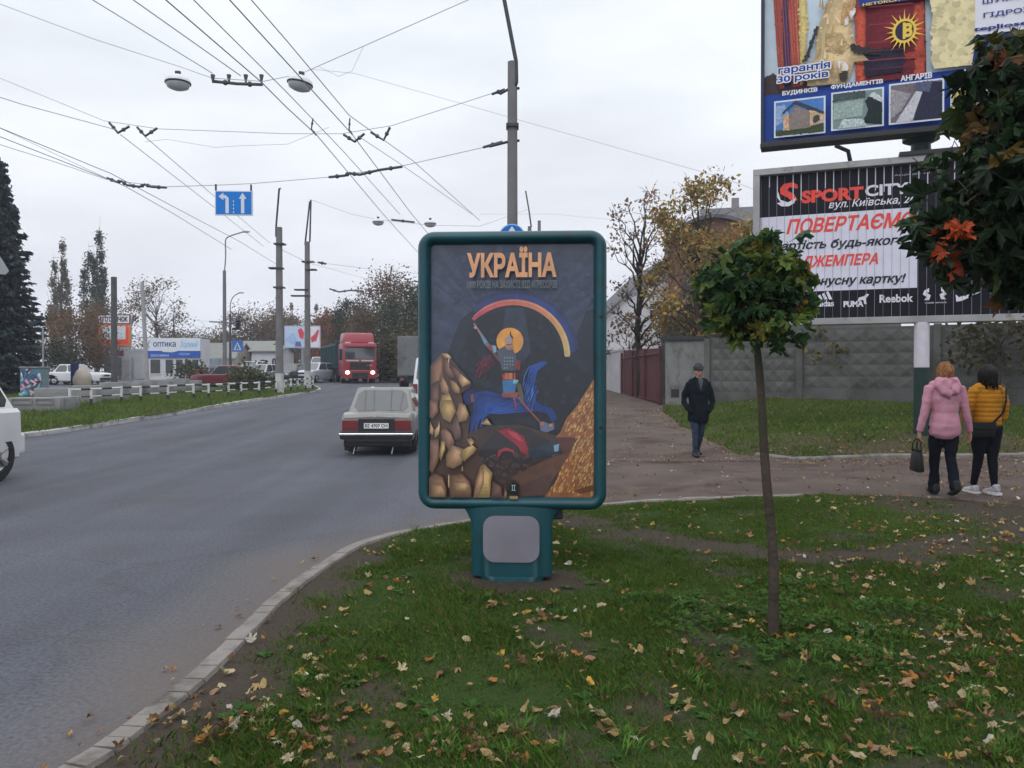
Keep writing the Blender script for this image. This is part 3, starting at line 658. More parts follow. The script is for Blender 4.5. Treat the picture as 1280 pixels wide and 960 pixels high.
for k in range(8):
    f0, f1 = 1 - k / 8, 1 - (k + 1) / 8; n = len(rp)
    a_ = [(x * f0, ft_y(x * f0) - .006, zc + (z - zc) * f0) for x, z in rp]; b2 = [(x * f1, ft_y(x * f1) - .006, zc + (z - zc) * f1) for x, z in rp]
    pl.add(a_ + b2, [(i, (i + 1) % n, n + (i + 1) % n, n + i) for i in range(n)])
pl.add([(x, ft_y(x) - .006, z) for x, z in rp] + [(x, ft_y(x) + .004, z) for x, z in rp], [(i, (i + 1) % len(rp), len(rp) + (i + 1) % len(rp), len(rp) + i) for i in range(len(rp))])
M_PLATE = M('worn_plate', (.22, .21, .25), rough=.7, var=.12, scale=4)
o = pl.build('plate', M_PLATE, ks); o['label'] = 'pale grey blank plate with round corners'
sl = MB(); pts = [(.40 * math.cos(t) * (1 + .10 * math.sin(3 * t + 1)), .30 * math.sin(t) * (1 + .1 * math.cos(4 * t))) for t in [2 * math.pi * i / 22 for i in range(22)]]
sl.prism(pts, -.05, .018, plane='xy'); tag(sl.build('concrete_footing', M_FOOT, None, loc=(.03, 5.95, .1)), 'cracked grey concrete footing under the teal poster kiosk', 'footing')

sm = MB()
for s_ in (-1, 1): sm.box(s_ * .606 - .004, -.030, kz(622), s_ * .606 + .004, -.012, kz(305))
sm.box(-.61, -.030, kz(622) - .008, .61, -.012, kz(622)); sm.box(-.61, -.030, kz(305), .61, -.012, kz(305) + .008); sm.build('glazing_bead', M_DARK, ks)
for z in (1.15, 1.95): MB().lathe([(.001, -.098), (.013, -.096), (.015, -.09)], c=(.648, 0, z), n=12, axis='y').build('lock', M_DARK, ks)
# the poster: a horseman with a sun halo under a rainbow sabre, rocks to the left, wheat to the right
PM = lambda x, y: ((x - 640) / KS, kz(y))
P = Print(step=.0004, k=.95, map2=PM)
Zm = lambda ox, oy: (lambda *q: [(ox + a / 6.857, oy + b_ / 6.857) for a, b_ in q])
z1, z2, z3, z4 = Zm(520, 370), Zm(630, 370), Zm(520, 500), Zm(630, 500)
P.rect(535, 624, 745, 303, (54, 67, 94))
cx, cy = 641, 436
for i in range(26):                                             # faint printed rays
    a0 = R(180 + i * 7.2); a1 = a0 + R(random.uniform(2.5, 6)); g = random.choice((-7, -4, 5, 8)); rr = 190
    q = [(cx, cy), (cx + rr * math.cos(a0), cy + rr * math.sin(a0)), (cx + rr * math.cos(a1), cy + rr * math.sin(a1))]
    q = [(min(744, max(536, x)), min(623, max(304, y))) for x, y in q]; P.poly(q, (57 + g, 67 + g, 92 + g), new=(i == 0))
P.poly([(536, 470), (560, 440), (575, 400), (600, 380), (640, 372), (690, 392), (716, 430), (728, 400), (744, 360), (744, 623), (536, 623)], (37, 45, 60))
P.poly([(600, 398), (640, 383), (685, 402), (703, 440), (735, 470), (720, 560), (560, 560), (575, 440)], (27, 36, 46))
P.mottle([(600, 398), (640, 383), (685, 402), (703, 440), (735, 470), (720, 560), (560, 560), (575, 440)], (31, 41, 53), 420, 5, .22)
P.mottle([(536, 623), (536, 303), (744, 303), (744, 390), (700, 380), (640, 372), (590, 385), (560, 440), (540, 470)], (60, 70, 95), 500, 5, .10)
P.poly([(632, 385), (655, 385), (664, 440), (640, 470), (625, 440)], (48, 60, 78))
def ramp0(stops, n):
    o = []
    for i in range(n): t = i / (n - 1) * (len(stops) - 1); k = min(int(t), len(stops) - 2); o.append(tuple(stops[k][j] + (stops[k + 1][j] - stops[k][j]) * (t - k) for j in range(3)))
    return o
arc = lambda r, a0, a1, n=24, c=(641, 446): [(c[0] + r * math.cos(R(a0 + (a1 - a0) * i / n)), c[1] - r * 1.0 * math.sin(R(a0 + (a1 - a0) * i / n))) for i in range(n + 1)]
P.strip(arc(77, 126, 6, 40), 12, (46, 58, 98)); P.strip(arc(74.5, 130, 4, 60), 8,ramp0([(54, 64, 112), (44, 70, 132), (40, 66, 134), (44, 64, 116)], 60))
P.strip(arc(68, 137, 0, 60), [4.5 + 3 * min(1, i / 8) for i in range(60)] + [5.5], ramp0([(186, 80, 96), (206, 104, 100), (214, 132, 102), (214, 160, 108), (200, 180, 124)], 60))
P.strip(arc(70.2, 133, 2, 60), 1.2, ramp0([(216, 130, 130), (226, 150, 130), (226, 176, 136), (214, 196, 150)], 60))
P.disc(637.5, 426.5, 16.8, (232, 162, 78))
# cape, horse, rider
P.poly(z1((575, 520), (640, 500), (660, 570), (600, 640), (510, 690), (540, 590)), (92, 38, 56))
P.poly(z1((590, 560), (650, 540), (690, 580), (620, 650), (560, 670)), (70, 32, 48))
P.poly(z2((215, 600), (330, 560), (380, 570), (290, 640), (260, 760), (250, 940), (180, 940), (200, 700)), (36, 74, 150))
P.poly(z1((500, 830), (600, 810), (720, 840), (960, 900), (960, 960), (500, 960)), (26, 66, 146))
P.soft([(592, 500), (600, 492), (625, 494), (668, 498), (676, 505), (672, 514), (630, 518), (607, 516), (597, 523), (589, 531), (584, 545), (583, 560), (578, 558), (580, 540), (586, 524), (592, 515)], (34, 72, 146), .8, 1.12, 4)
P.poly([(582, 487), (589, 484), (594, 492), (592, 503), (584, 506), (578, 498)], (24, 44, 104))
P.poly([(664, 505), (676, 506), (690, 510), (697, 522), (690, 528), (684, 517), (672, 514)], (26, 56, 120))
P.poly([(588, 494), (592, 492), (593, 502), (589, 503)], (130, 82, 66))
P.poly([(578, 556), (584, 556), (583, 566), (580, 566)], (70, 120, 200))
P.strip(z1((498, 235), (560, 330), (600, 400), (650, 460), (720, 560)), [2, 3, 5, 4, 3], [(150, 120, 130), (120, 150, 170), (96, 120, 150), (110, 70, 70)])
P.disc(594.5, 409.5, 1.9, (190, 160, 170)); P.disc(613, 434, 3, (150, 70, 66))
P.poly(z1((655, 420), (690, 430), (690, 480), (665, 490)), (126, 166, 190))
P.poly(z1((690, 470), (760, 430), (830, 460), (860, 520), (860, 640), (740, 640), (720, 560)), (78, 88, 104))
for k in range(14): P.rect(630 + k % 4 * 3.4, 448 + k // 4 * 4.2, 631.6 + k % 4 * 3.4, 446.6 + k // 4 * 4.2, (142, 152, 160), new=(k == 0))
P.poly(z1((860, 540), (900, 560), (890, 640), (850, 620)), (140, 56, 56))
P.poly(z1((740, 670), (860, 660), (860, 715), (745, 720)), (168, 62, 56))
P.poly(z1((740, 722), (870, 715), (850, 830), (750, 830)), (62, 118, 172)); P.poly(z1((835, 715), (880, 720), (870, 750), (835, 750)), (124, 196, 214))
P.poly(z1((735, 830), (880, 825), (870, 870), (740, 870)), (156, 78, 62))
P.poly(z1((860, 740), (900, 750), (925, 860), (925, 900), (890, 890)), (96, 92, 80)); P.strip([(648, 496), (655, 505), (664, 515), (674, 526), (678, 532)], [3, 2.5, 2, 2, 1.6], (150, 88, 78))
P.strip([(642, 496), (645, 506), (645, 512)], 2.2, (140, 70, 66))
P.disc(636.5, 431, 4.6, (178, 132, 112), ry=6); P.disc(636, 424.5, 4.4, (150, 150, 160), ry=3.6); P.poly([(632, 434), (641, 433), (640, 438), (634, 438)], (150, 120, 118))
P.strip([(641, 423), (638, 418), (638.5, 414)], [2.2, 1.8, .8], (70, 48, 40)); P.strip([(633, 431), (637, 431.5), (640, 430)], 1.1, (60, 40, 36), new=False)
for k in range(26): a_ = random.uniform(0, 1); x0, y0 = 655 + 20 * a_ * .6, 462 + 30 * a_; P.strip([(x0 + 6, y0 - 4), (x0 + 2 + random.uniform(-2, 2), y0 + 8), (x0 - 2 + random.uniform(-3, 3), y0 + 22)], [.5, 1.3, .4], random.choice([(58, 100, 180), (28, 58, 126), (84, 126, 196)]), new=(k == 0))
for k in range(22): x, y = random.uniform(600, 668), random.uniform(496, 515); P.strip([(x, y), (x + random.uniform(4, 10), y + random.uniform(-2, 2))], [.3, 1.0], random.choice([(52, 98, 184), (24, 56, 132), (70, 112, 188)]), new=(k == 0))
for k in range(10): P.strip([(632 + k * 1.6, 466), (631 + k * 1.8, 474)], .8, random.choice([(210, 110, 70), (120, 40, 44), (226, 160, 100)]), new=(k == 0))
for k in range(12): x = random.uniform(596, 616); y = random.uniform(448, 468); P.strip([(x, y), (x - 4, y + 7)], [.6, 1.4], random.choice([(120, 50, 66), (66, 28, 44), (140, 70, 80)]), new=(k == 0))
# earth and the beast
P.poly([(575, 545), (610, 532), (650, 530), (700, 545), (744, 545), (744, 623), (575, 623)], (72, 56, 52))
P.poly([(600, 560), (625, 535), (660, 535), (690, 552), (705, 550), (700, 575), (660, 590), (615, 592), (596, 582)], (50, 48, 54))
P.poly([(622, 538), (637, 535), (655, 545), (660, 560), (661, 572), (655, 570), (648, 558), (634, 547)], (150, 44, 60)); P.poly([(634, 537), (646, 541), (655, 552), (648, 550), (638, 543)], (190, 72, 86))
P.strip([(623, 572), (625, 564), (632, 561), (641, 563), (645, 569)], [3, 4, 4, 3, 1.5], (170, 62, 70)); P.strip([(606, 576), (613, 571), (620, 568)], 1.5, (90, 110, 130))
P.mottle([(575, 575), (700, 560), (690, 610), (620, 620), (590, 620)], (78, 60, 56), 300, 3.5, .22)
P.poly([(660, 560), (680, 556), (697, 548), (704, 556), (698, 566), (680, 570), (664, 574)], (44, 58, 72)); P.poly([(692, 556), (699, 554), (698, 563), (693, 564)], (130, 160, 190)); P.poly([(694, 545), (720, 546), (722, 560), (704, 566), (700, 556)], (92, 56, 46))
P.poly([(674, 527), (680, 526), (688, 530), (692, 527), (693, 536), (684, 540), (676, 538)], (96, 110, 140)); P.disc(678, 529, 2.2, (200, 104, 66)); P.disc(688.5, 531, 2.2, (200, 124, 66), new=False)
P.poly([(640, 596), (680, 575), (705, 566), (716, 562), (690, 600), (660, 615)], (104, 74, 62)); P.poly([(650, 606), (690, 590), (686, 618), (650, 620)], (88, 66, 62))
# wheat
P.poly([(743.5, 470), (736, 482), (722, 505), (708, 522), (700, 540), (694, 546), (722, 546), (716, 560), (702, 582), (694, 602), (680, 621), (743.5, 621)], (150, 98, 62))
wp = np.array([(743, 471), (736, 483), (722, 506), (708, 523), (700, 541), (722, 548), (714, 562), (702, 582), (694, 602), (682, 620), (743, 620)])
yy = 474
P.L(); lay = 0
while yy < 620:
    xx = 682 + random.uniform(0, 3)
    while xx < 742:
        x, y = xx + random.uniform(-.8, .8), yy + random.uniform(-1, 1)
        if inpoly(np.array([[x, y]]), wp)[0] and inpoly(np.array([[x + 1.5, y + 3]]), wp)[0]:
            t = R(random.uniform(50, 75)); c_, s_ = math.cos(t), -math.sin(t); col = random.choice([(202, 160, 100), (210, 172, 112), (184, 134, 82), (172, 104, 66), (150, 86, 58), (196, 148, 88)])
            q = [(x + c_ * u - s_ * v, y + s_ * u + c_ * v) for u, v in ((-3.2, 0), (-.6, 1.25), (3.2, 0), (-.6, -1.25))]; P.poly(q, col, new=False)
        xx += 3.3
    yy += 4.2; P.z += .00004
P.poly([(716, 612), (735, 606), (743, 605), (743, 612), (725, 616)], (112, 66, 40))
# rocks
RK = [((122, 600), (165, 550), (222, 488), (240, 520), (245, 650), (285, 800), (300, 900), (330, 960), (122, 960), (128, 96), (122, 80))]
P.poly([(537.5, 462), (552, 441), (560, 442), (566, 450), (590, 478), (590, 482), (577, 492), (580, 506), (588, 520), (585, 550), (600, 570), (612, 590), (616, 622), (537.5, 622)], (84, 62, 54))
def rk(z, col, *pts): P.soft(z(*pts), col, .74, 1.14, 5, shift=(.35, -.25))
T1, T2, T3, T4, T5 = (196, 162, 122), (176, 140, 106), (142, 106, 88), (112, 84, 76), (188, 156, 104)
rk(z1, T3, (122, 600), (165, 560), (220, 490), (238, 540), (232, 690), (205, 720), (190, 900), (122, 940)); rk(z1, T4, (122, 760), (200, 720), (205, 930), (180, 960), (122, 960))
rk(z1, T2, (225, 680), (262, 740), (288, 800), (280, 850), (222, 820), (210, 750)); rk(z1, T1, (222, 492), (270, 490), (308, 525), (300, 540), (250, 530)); rk(z1, (220, 208, 190), (280, 530), (290, 540), (288, 590), (280, 580))
rk(z1, T3, (246, 530), (275, 545), (280, 620), (335, 690), (325, 705), (285, 690), (248, 640)); rk(z1, T4, (285, 610), (330, 600), (380, 650), (390, 770), (360, 720)); rk(z1, T1, (380, 660), (470, 735), (470, 750), (400, 780), (372, 720)); rk(z1, T2, (300, 720), (350, 740), (384, 800), (378, 835), (340, 830), (312, 790))
rk(z1, T5, (225, 850), (290, 830), (320, 900), (345, 960), (205, 960)); rk(z3, T5, (235, 0), (315, 0), (350, 95), (300, 190), (240, 160), (210, 80)); rk(z3, T3, (122, 0), (190, 0), (200, 100), (150, 160), (122, 150))
rk(z3, T2, (380, 20), (430, 40), (460, 120), (440, 170), (370, 190), (350, 110)); rk(z3, T4, (345, 120), (375, 190), (400, 280), (390, 330), (340, 340), (300, 230)); rk(z3, T1, (128, 180), (160, 250), (150, 300), (122, 280)); rk(z3, T1, (160, 260), (195, 220), (205, 170), (215, 230), (205, 290), (170, 320))
rk(z3, T3, (215, 260), (260, 240), (310, 280), (340, 360), (290, 430), (230, 330)); rk(z3, T5, (225, 345), (255, 350), (260, 420), (220, 520), (205, 470)); rk(z3, T3, (130, 340), (200, 330), (210, 420), (200, 520), (150, 620), (122, 600)); rk(z3, T2, (265, 470), (320, 380), (380, 400), (430, 420), (400, 540), (330, 580), (270, 560))
rk(z3, T5, (440, 330), (480, 320), (510, 350), (480, 360), (490, 390), (530, 410), (500, 450), (420, 520), (380, 470), (400, 420), (460, 420), (475, 390)); rk(z3, T5, (560, 560), (595, 540), (665, 615), (650, 690), (640, 825), (500, 825), (520, 680)); rk(z3, T2, (560, 570), (585, 560), (590, 700), (540, 825), (500, 825), (520, 690))
rk(z3, T3, (122, 660), (170, 620), (240, 650), (272, 760), (268, 825), (122, 825)); rk(z3, T2, (140, 720), (220, 700), (262, 770), (255, 825), (150, 825)); rk(z3, T3, (300, 640), (400, 620), (470, 690), (485, 760), (480, 825), (300, 825)); rk(z3, T2, (330, 700), (440, 680), (475, 730), (430, 780), (340, 770)); rk(z3, (226, 206, 160), (286, 630), (296, 630), (296, 740), (288, 740)); rk(z3, T1, (405, 540), (415, 600), (400, 600))
rk(z3, T1, (560, 200), (615, 150), (660, 212)); rk(z3, T4, (660, 680), (740, 720), (750, 825), (650, 825)); rk(z3, T3, (770, 735), (790, 790), (780, 825), (755, 825))
P.poly([(637, 604), (643, 600), (649, 604), (649, 616), (637, 616)], (16, 26, 32)); P.rect(638, 621, 648, 617.5, (170, 140, 90)); P.text('ІІ', 640.4, 611, 645, 604, (170, 190, 190), bold=.01)
# lettering
P.text('УКРАЇНА', 585.5, 348.8, 695.5, 311, (222, 160, 112), bold=.04)
P.text('1000 РОКІВ НА ЗАХИСТІ ВІД АГРЕСОРІВ', 586, 364, 696, 352.5, (98, 106, 108), bold=.02)
M_POST = M('poster_paper', rough=.3, var=.28, scale=9, attr=True, spec=.5, bump=.10, bscale=5, coat=.5)
P.build('poster', M_POST, ks, fixn=False, loc=(0, -.008, 0))

# ================================================================== TWO BOARDS ON ONE MAST
BL = Vector((5.42, 17.9)); BD = Vector((.934, -.359)).normalized(); BN = Vector((BD.y, -BD.x))    # BN faces the road
def bs(px): k = (px - 640) / 1000; return (k * BL.y - BL.x) / (BD.x - k * BD.y)
def bp(px, py): s = bs(px); return (s, EYE + (HOR - py) / 1000 * (BL.y + BD.y * s))
BRZ = math.atan2(BD.y, BD.x)
M_GREY = M('galvanised_steel', (.33, .335, .34), rough=.55, var=.2, scale=2, metal=.3, dirt=((.2, .16, .13), 3, .6))
M_GREEN = M('green_paint', (.006, .03, .024), rough=.5, var=.2)
M_NAVY = M('navy_paint', (.012, .018, .05), rough=.45, var=.2)
M_PAPERW = M('pasted_paper', (.62, .59, .66), rough=.8, var=.10, scale=6)
WB = 6.7; mid = WB / 2; pc = BL + BD * mid; pz = zbank(pc.x, pc.y)
mast = thing('billboard_mast', 'thick round billboard mast painted dark green below with pasted white paper above', 'billboard mast', (pc.x, pc.y, pz), BRZ)
MB().lathe([(.15, -.3), (.15, 1.0), (.15, 1.8 - pz)], n=24).build('mast_foot', M_GREEN, mast, smooth=40)
MB().lathe([(.147, 1.8 - pz), (.147, 2.2 - pz), (.147, 2.74 - pz)], n=24).build('paper_wrap', M_PAPERW, mast, smooth=40)
MB().lathe([(.17, 2.8), (.17, 5.80), (.34, 5.83), (.34, 5.9), (.2, 5.95), (.19, 6.12), (.36, 6.2), (.36, 6.3)], c=(0, .32, 0), n=24).build('mast_neck', M_GREEN, mast, smooth=30)
def frame_bars(mb, x0, x1, z0, z1, w, y0, y1):
    mb.box(x0, y0, z0, x1, y1, z0 + w, .01).box(x0, y0, z1 - w, x1, y1, z1, .01).box(x0, y0, z0 + w, x0 + w, y1, z1 - w).box(x1 - w, y0, z0 + w, x1, y1, z1 - w); return mb
# lower board, three-sided slats
lb = thing('billboard', 'lower billboard of upright slats in a grey frame with red and black lettering', 'billboard', (BL.x, BL.y, 0), BRZ)
zb0, zb1 = 2.73, 6.2
frame_bars(MB(), -.03, WB, zb0, zb1, .14, -.12, .22).build('frame', M_GREY, lb)
MB().box(.1, .06, zb0 + .1, WB - .1, .2, zb1 - .1).build('back_panel', M_DARK, lb)
Q = Print(step=.0012, k=1.4)
xa, xb, za, zt = .115, WB - .14, zb0 + .145, zb1 - .145
Q.rect(xa, za, xb, zt, (20, 19, 27))
wl = bp(952, 272)[1]; wx = bs(1146); wb = bp(1100, 361)[1]
Q.rect(xa, wb, wx, wl, (200, 200, 214))
def T(body, px0, pyb, px1, pyt, col, bold=.02, shear=0.): 
    bold = min(.05, bold * .55)
    (s0, z0), (s1, z1_) = bp(px0, pyb), bp(px1, pyt); Q.text(body, s0, z0, s1, z1_, col, bold, shear)
RED = (206, 72, 62)
T('SPORT', 1001, 254.5, 1078.5, 232.5, RED, 0.095); T('CITY', 1080.5, 246, 1135, 227.5, (206, 206, 216), 0.057)
T('вул. Київська, 26', 1035, 263, 1143, 243, (214, 214, 222), 0.023, .25)
T('ПОВЕРТАЄМО', 982, 293, 1143, 263.5, RED, 0.057, .28); T('вартість будь-якого', 966, 316.5, 1131, 293, (40, 40, 50), 0.057, .28)
T('ДЖЕМПЕРА', 1001, 337, 1097, 315.5, RED, 0.057, .28); T('на бонусну картку!', 985, 361, 1132, 341, (40, 40, 50), 0.057, .28)
T('Акція діє з 1.10', 1117, 221, 1172, 213.5, (150, 150, 160), 0)
def sp_poly(pts, col): Q.poly([bp(*p) for p in pts], col)
sp_poly([(975, 243), (974, 236), (979, 230), (990, 228), (996, 231), (996, 236), (986, 234), (983, 238), (992, 243), (996, 250), (990, 253), (984, 247)], RED)
sp_poly([(972, 240), (975, 250), (984, 253), (990, 250), (994, 247), (992, 254), (985, 258), (976, 258), (970, 254), (975, 253), (970, 246)], (214, 214, 222))
# sports marks along the foot
W_ = (208, 208, 218)
T('adidas', 1017, 383.5, 1042, 375, W_, 0.057)
for i in range(3): sp_poly([(1024 + i * 6, 374.5), (1028 + i * 6, 374), (1025 + i * 5, 368 - i * 2.2), (1022 + i * 5, 369.5 - i * 2.2)], W_)
T('PUMA', 1054, 384, 1079, 375.5, W_, 0.114); sp_poly([(1073, 372), (1080, 370), (1083, 367), (1086, 368), (1082, 373), (1083, 380), (1080, 380), (1079, 375), (1075, 375), (1072, 378), (1072, 375)], W_)
T('Reebok', 1099, 378.5, 1141, 367, W_, 0.057)
sp_poly([(1155, 363), (1161, 360), (1161, 365), (1158, 366), (1163, 369), (1161, 375), (1155, 375), (1158, 371), (1153, 368)], W_); sp_poly([(1182, 361), (1176, 359), (1176, 364), (1179, 365), (1174, 368), (1176, 374), (1182, 374), (1179, 370), (1184, 367)], W_); T('UNDER ARMOUR', 1156, 379.5, 1183, 377, W_, 0.019)
T('NIKE', 1199, 366, 1213, 359, W_, 0.095, .2); sp_poly([(1194, 368), (1195, 377), (1202, 376), (1226, 364.5), (1203, 370), (1198, 371)], W_)
sp_poly([(1238, 366), (1242, 368), (1244, 373), (1240, 372)], W_); sp_poly([(1246, 373), (1253, 367), (1253, 370), (1248, 375)], W_)
# right half: a red and orange streak over black
sp_poly([(1164, 286), (1186, 282), (1205, 306), (1222, 328), (1214, 334), (1192, 316), (1178, 296)], (216, 78, 58)); sp_poly([(1210, 340), (1236, 336), (1240, 344), (1220, 352)], (150, 36, 44)); sp_poly([(1230, 260), (1275, 240), (1300, 300), (1260, 320)], (60, 56, 66))
Q.L()
for i in range(40):                                             # gaps between the slats
    x = xa + .02 + i * .165
    if x > xb: break
    Q.put([(x, za), (x + .007, za), (x + .007, zt), (x, zt)], [(0, 1, 2, 3)], (128, 128, 144) if i % 3 else (96, 96, 112)); t_ = random.uniform(.2, .62)
    Q.put([(x + .004, zt - t_), (x + .022, zt - t_), (x + .022, zt), (x + .004, zt)], [(0, 1, 2, 3)], (176, 178, 190)) if random.random() < .75 else None
Q.build('slat_face', M_PRINT, lb, fixn=False, loc=(0, .045, 0))
MB().box(2.9, -.16, zb1 - .005, 6.6, .1, zb1 + .09, .01).build('walkway', M_DARK, lb)
# upper board
zu0, zu1 = 6.72, 10.75; xl = .13
ub = thing('billboard', 'upper billboard in a navy frame, a man spraying foam above four pictures', 'billboard', (BL.x, BL.y, 0), BRZ)
frame_bars(MB(), xl, WB + .1, zu0, zu1, .07, -.14, .2).build('frame', M_NAVY, ub)
MB().box(xl + .05, .04, zu0 + .05, WB, .18, zu1 - .05).build('back_panel', M_NAVY, ub)
MB().box(xl, -.3, zu0 - .10, WB + .1, .12, zu0 - .01, .01).build('lower_beam', M_DARK, ub)
Q = Print(step=.0012, k=1.12)
BLU, BLD = (40, 74, 156), (30, 52, 120)
u0, u1, v0, v1 = xl + .07, WB + .03, zu0 + .07, zu1 - .07
Q.rect(u0, v0, u1, v1, BLU)
vs_ = bp(953, 117)[1]                                           # lower edge of the big picture
def up(*pts): return [bp(*p) for p in pts]
def upoly(col, *pts): Q.soft(up(*pts), col, .86, 1.08, 4); Q.mottle(up(*pts), col, 220, .035, .10)
Q.rect(u0, vs_, bs(1240), v1, (190, 205, 216))
upoly((74, 62, 66), (951, 120), (951, 100), (966, 93), (975, 100), (1000, 92), (1015, 116)); 
upoly((196, 96, 80), (963, -30), (996, -34), (1003, 108), (973, 112)); upoly((60, 60, 110), (975, -30), (983, -32), (988, 110), (979, 111)); upoly((206, 120, 96), (990, -30), (994, -34), (999, 100), (996, 102)); upoly((206, 186, 122), (996, -34), (1004, -36), (1008, 30), (1004, 100), (999, 108))
upoly((190, 84, 62), (1066, -40), (1080, -42), (1080, 106), (1068, 107)); upoly((120, 40, 52), (1080, -42), (1152, -50), (1156, 96), (1080, 106)); upoly((176, 78, 58), (1140, 8), (1152, 6), (1154, 96), (1142, 98)); upoly((158, 66, 52), (1068, 74), (1152, 66), (1152, 74), (1068, 82)); upoly((44, 40, 60), (1076, 66), (1128, 60), (1126, 92), (1080, 98))
upoly((206, 182, 138), (1038, -10), (1062, -16), (1068, 6), (1063, 30), (1064, 52), (1078, 72), (1084, 78), (1066, 80), (1058, 106), (1008, 110), (1006, 88), (1018, 74), (1020, 40), (1030, 14)); upoly((186, 160, 116), (1030, 45), (1050, 44), (1060, 62), (1050, 70), (1030, 66)); upoly((190, 150, 104), (1052, 10), (1064, 6), (1060, 28), (1050, 34))
upoly((222, 214, 210), (1054, 30), (1066, 14), (1067, 18), (1056, 36)); upoly((60, 58, 62), (1003, 80), (1019, 36), (1022, 37), (1007, 80)); upoly((56, 50, 52), (1062, 58), (1074, 62), (1098, 66), (1098, 72), (1070, 70), (1062, 66)); upoly((226, 220, 222), (1047, 80), (1056, 84), (1057, 92), (1048, 92)); upoly((60, 56, 50), (1049, 94), (1057, 93), (1056, 103), (1050, 104))
for k in range(9): x = 964 + k * 3.4; Q.strip(up((x, -30), (x + 9, 106)), .02, (random.randint(130, 170), 74, 66), new=(k == 0))
for k in range(8): y = 14 + k * 11; Q.strip(up((1083, y), (1138, y - 5)), .02, (96, 34, 46) if k % 2 else (138, 54, 60), new=(k == 0))
for k in range(16): x, y = random.uniform(1022, 1056), random.uniform(-8, 92); Q.strip(up((x, y), (x + random.uniform(-7, 7), y + random.uniform(5, 16))), [.01, .05, .01][:2], random.choice([(176, 150, 106), (222, 202, 160), (160, 132, 92)]), new=(k == 0))
foam = [(1161, -40), (1215, -46), (1222, 84), (1165, 90), (1161, 80), (1164, 60), (1161, 40), (1163, 22), (1159, 8)]
Q.poly(up(*foam), (212, 200, 158)); Q.L()
for _ in range(240):
    x, y = random.uniform(1163, 1214), random.uniform(-40, 84); s, z = bp(x, y); r = random.uniform(.03, .09); g = random.uniform(.86, 1.1)
    Q.disc(s, z, r, tuple(min(255, c * g) for c in (212, 200, 156)), n=7, new=False); Q.z += .00001
Q.rect(bs(1215), bp(1225, 48)[1], u1, v1, (212, 212, 222)); 
upoly(BLD, (1217, 50), (1420, 30), (1420, 74), (1211, 88), (1214, 66))
upoly(BLU, (1071, -60), (1190, -72), (1190, -2), (1071, 14))
YEL, WH, NV = (228, 196, 84), (222, 224, 232), (34, 52, 120)
def TU(body, px0, pyb, px1, pyt, col, bold=.02, halo=None):
    bold = bold * .9
    (s0, z0), (s1, z1_) = bp(px0, pyb), bp(px1, pyt)
    if halo:
        for dx in (-.022, 0, .022):
            for dz in (-.022, 0, .022): Q.text(body, s0 + dx, z0 + dz, s1 + dx, z1_ + dz, halo, bold, new=(dx == -.022 and dz == -.022)); Q.z += .00002
    Q.text(body, s0, z0, s1, z1_, col, bold)
TU('НЕТОКСИЧНЕ НАПИЛЕННЯ', 1076, 13.5, 1208, -10, YEL, .03)
TU('ШУМОІЗОЛЯЦІЯ', 1224, 12, 1352, -13, NV, .02); TU('ГІДРОІЗОЛЯЦІЯ', 1225, 29, 1352, 4, NV, .02); TU('teplioselia.com', 1213, 46.5, 1342, 22, NV, .035); TU('066 125 30 30', 1236, 65, 1352, 46, YEL, .03)
TU('гарантія', 972, 99.5, 1036, 79.5, (30, 62, 140), .03, (226, 228, 236)); TU('30 років', 971, 110, 1034, 91.5, (30, 62, 140), .03, (226, 228, 236))
TU('БУДИНКІВ', 977, 124.5, 1020.5, 113, WH, .045); TU('ФУНДАМЕНТІВ', 1037, 116.8, 1101.5, 102.5, WH, .045); TU('АНГАРІВ', 1123, 106.3, 1162, 94.5, WH, .045); TU('ЦИСТЕРН', 1197, 98, 1246, 86, WH, .045)
sx, sz = bp(1127.5, 44); 
Q.L()
for i in range(20):
    a = 2 * math.pi * i / 20; r1 = .42 if i % 2 else .34
    Q.put([(sx + .19 * math.cos(a - .1), sz + .22 * math.sin(a - .1)), (sx + r1 * math.cos(a), sz + r1 * 1.1 * math.sin(a)), (sx + .19 * math.cos(a + .1), sz + .22 * math.sin(a + .1))], [(0, 1, 2)], YEL)
Q.disc(sx, sz, .225, YEL, ry=.25); Q.disc(sx, sz, .175, (44, 40, 66), ry=.2); Q.rect(sx - .03, sz - .17, sx + .02, sz + .17, YEL); Q.text('В', sx - .02, sz - .14, sx + .15, sz + .15, YEL, .06)
def pic(px0, py0, px1, py1, cols):                              # one small picture: white edge, then its blocks of colour
    (s0, z1_), (s1, _) = bp(px0, py0), bp(px1, py0); z0 = bp(px0, py1)[1]; Q.rect(s0, z0, s1, z1_, (206, 214, 224)); e = .035; w, h = s1 - s0 - 2 * e, z1_ - z0 - 2 * e
    for (col, *pts) in cols: qq = [(s0 + e + a * w, z0 + e + b_ * h) for a, b_ in pts]; Q.poly(qq, col); Q.mottle(qq, col, 150, .022, .16)
pic(967, 131, 1030.5, 176, [((74, 122, 186), (0, 0), (1, 0), (1, 1), (0, 1)), ((140, 166, 200), (0, .3), (.3, .5), (.2, .9), (0, .9)), ((62, 74, 54), (0, 0), (1, 0), (1, .22), (0, .15)), ((132, 122, 116), (.28, .14), (.72, .16), (.72, .62), (.42, .86), (.28, .6)), ((202, 170, 134), (.72, .2), (1, .26), (1, .56), (.72, .66)), ((196, 160, 130), (.17, .14), (.28, .14), (.28, .6), (.17, .56)), ((62, 64, 78), (.15, .62), (.4, .92), (1, .5), (1, .58), (.42, 1), (.14, .68)), ((60, 70, 84), (.8, .3), (.9, .33), (.9, .5), (.8, .47))])
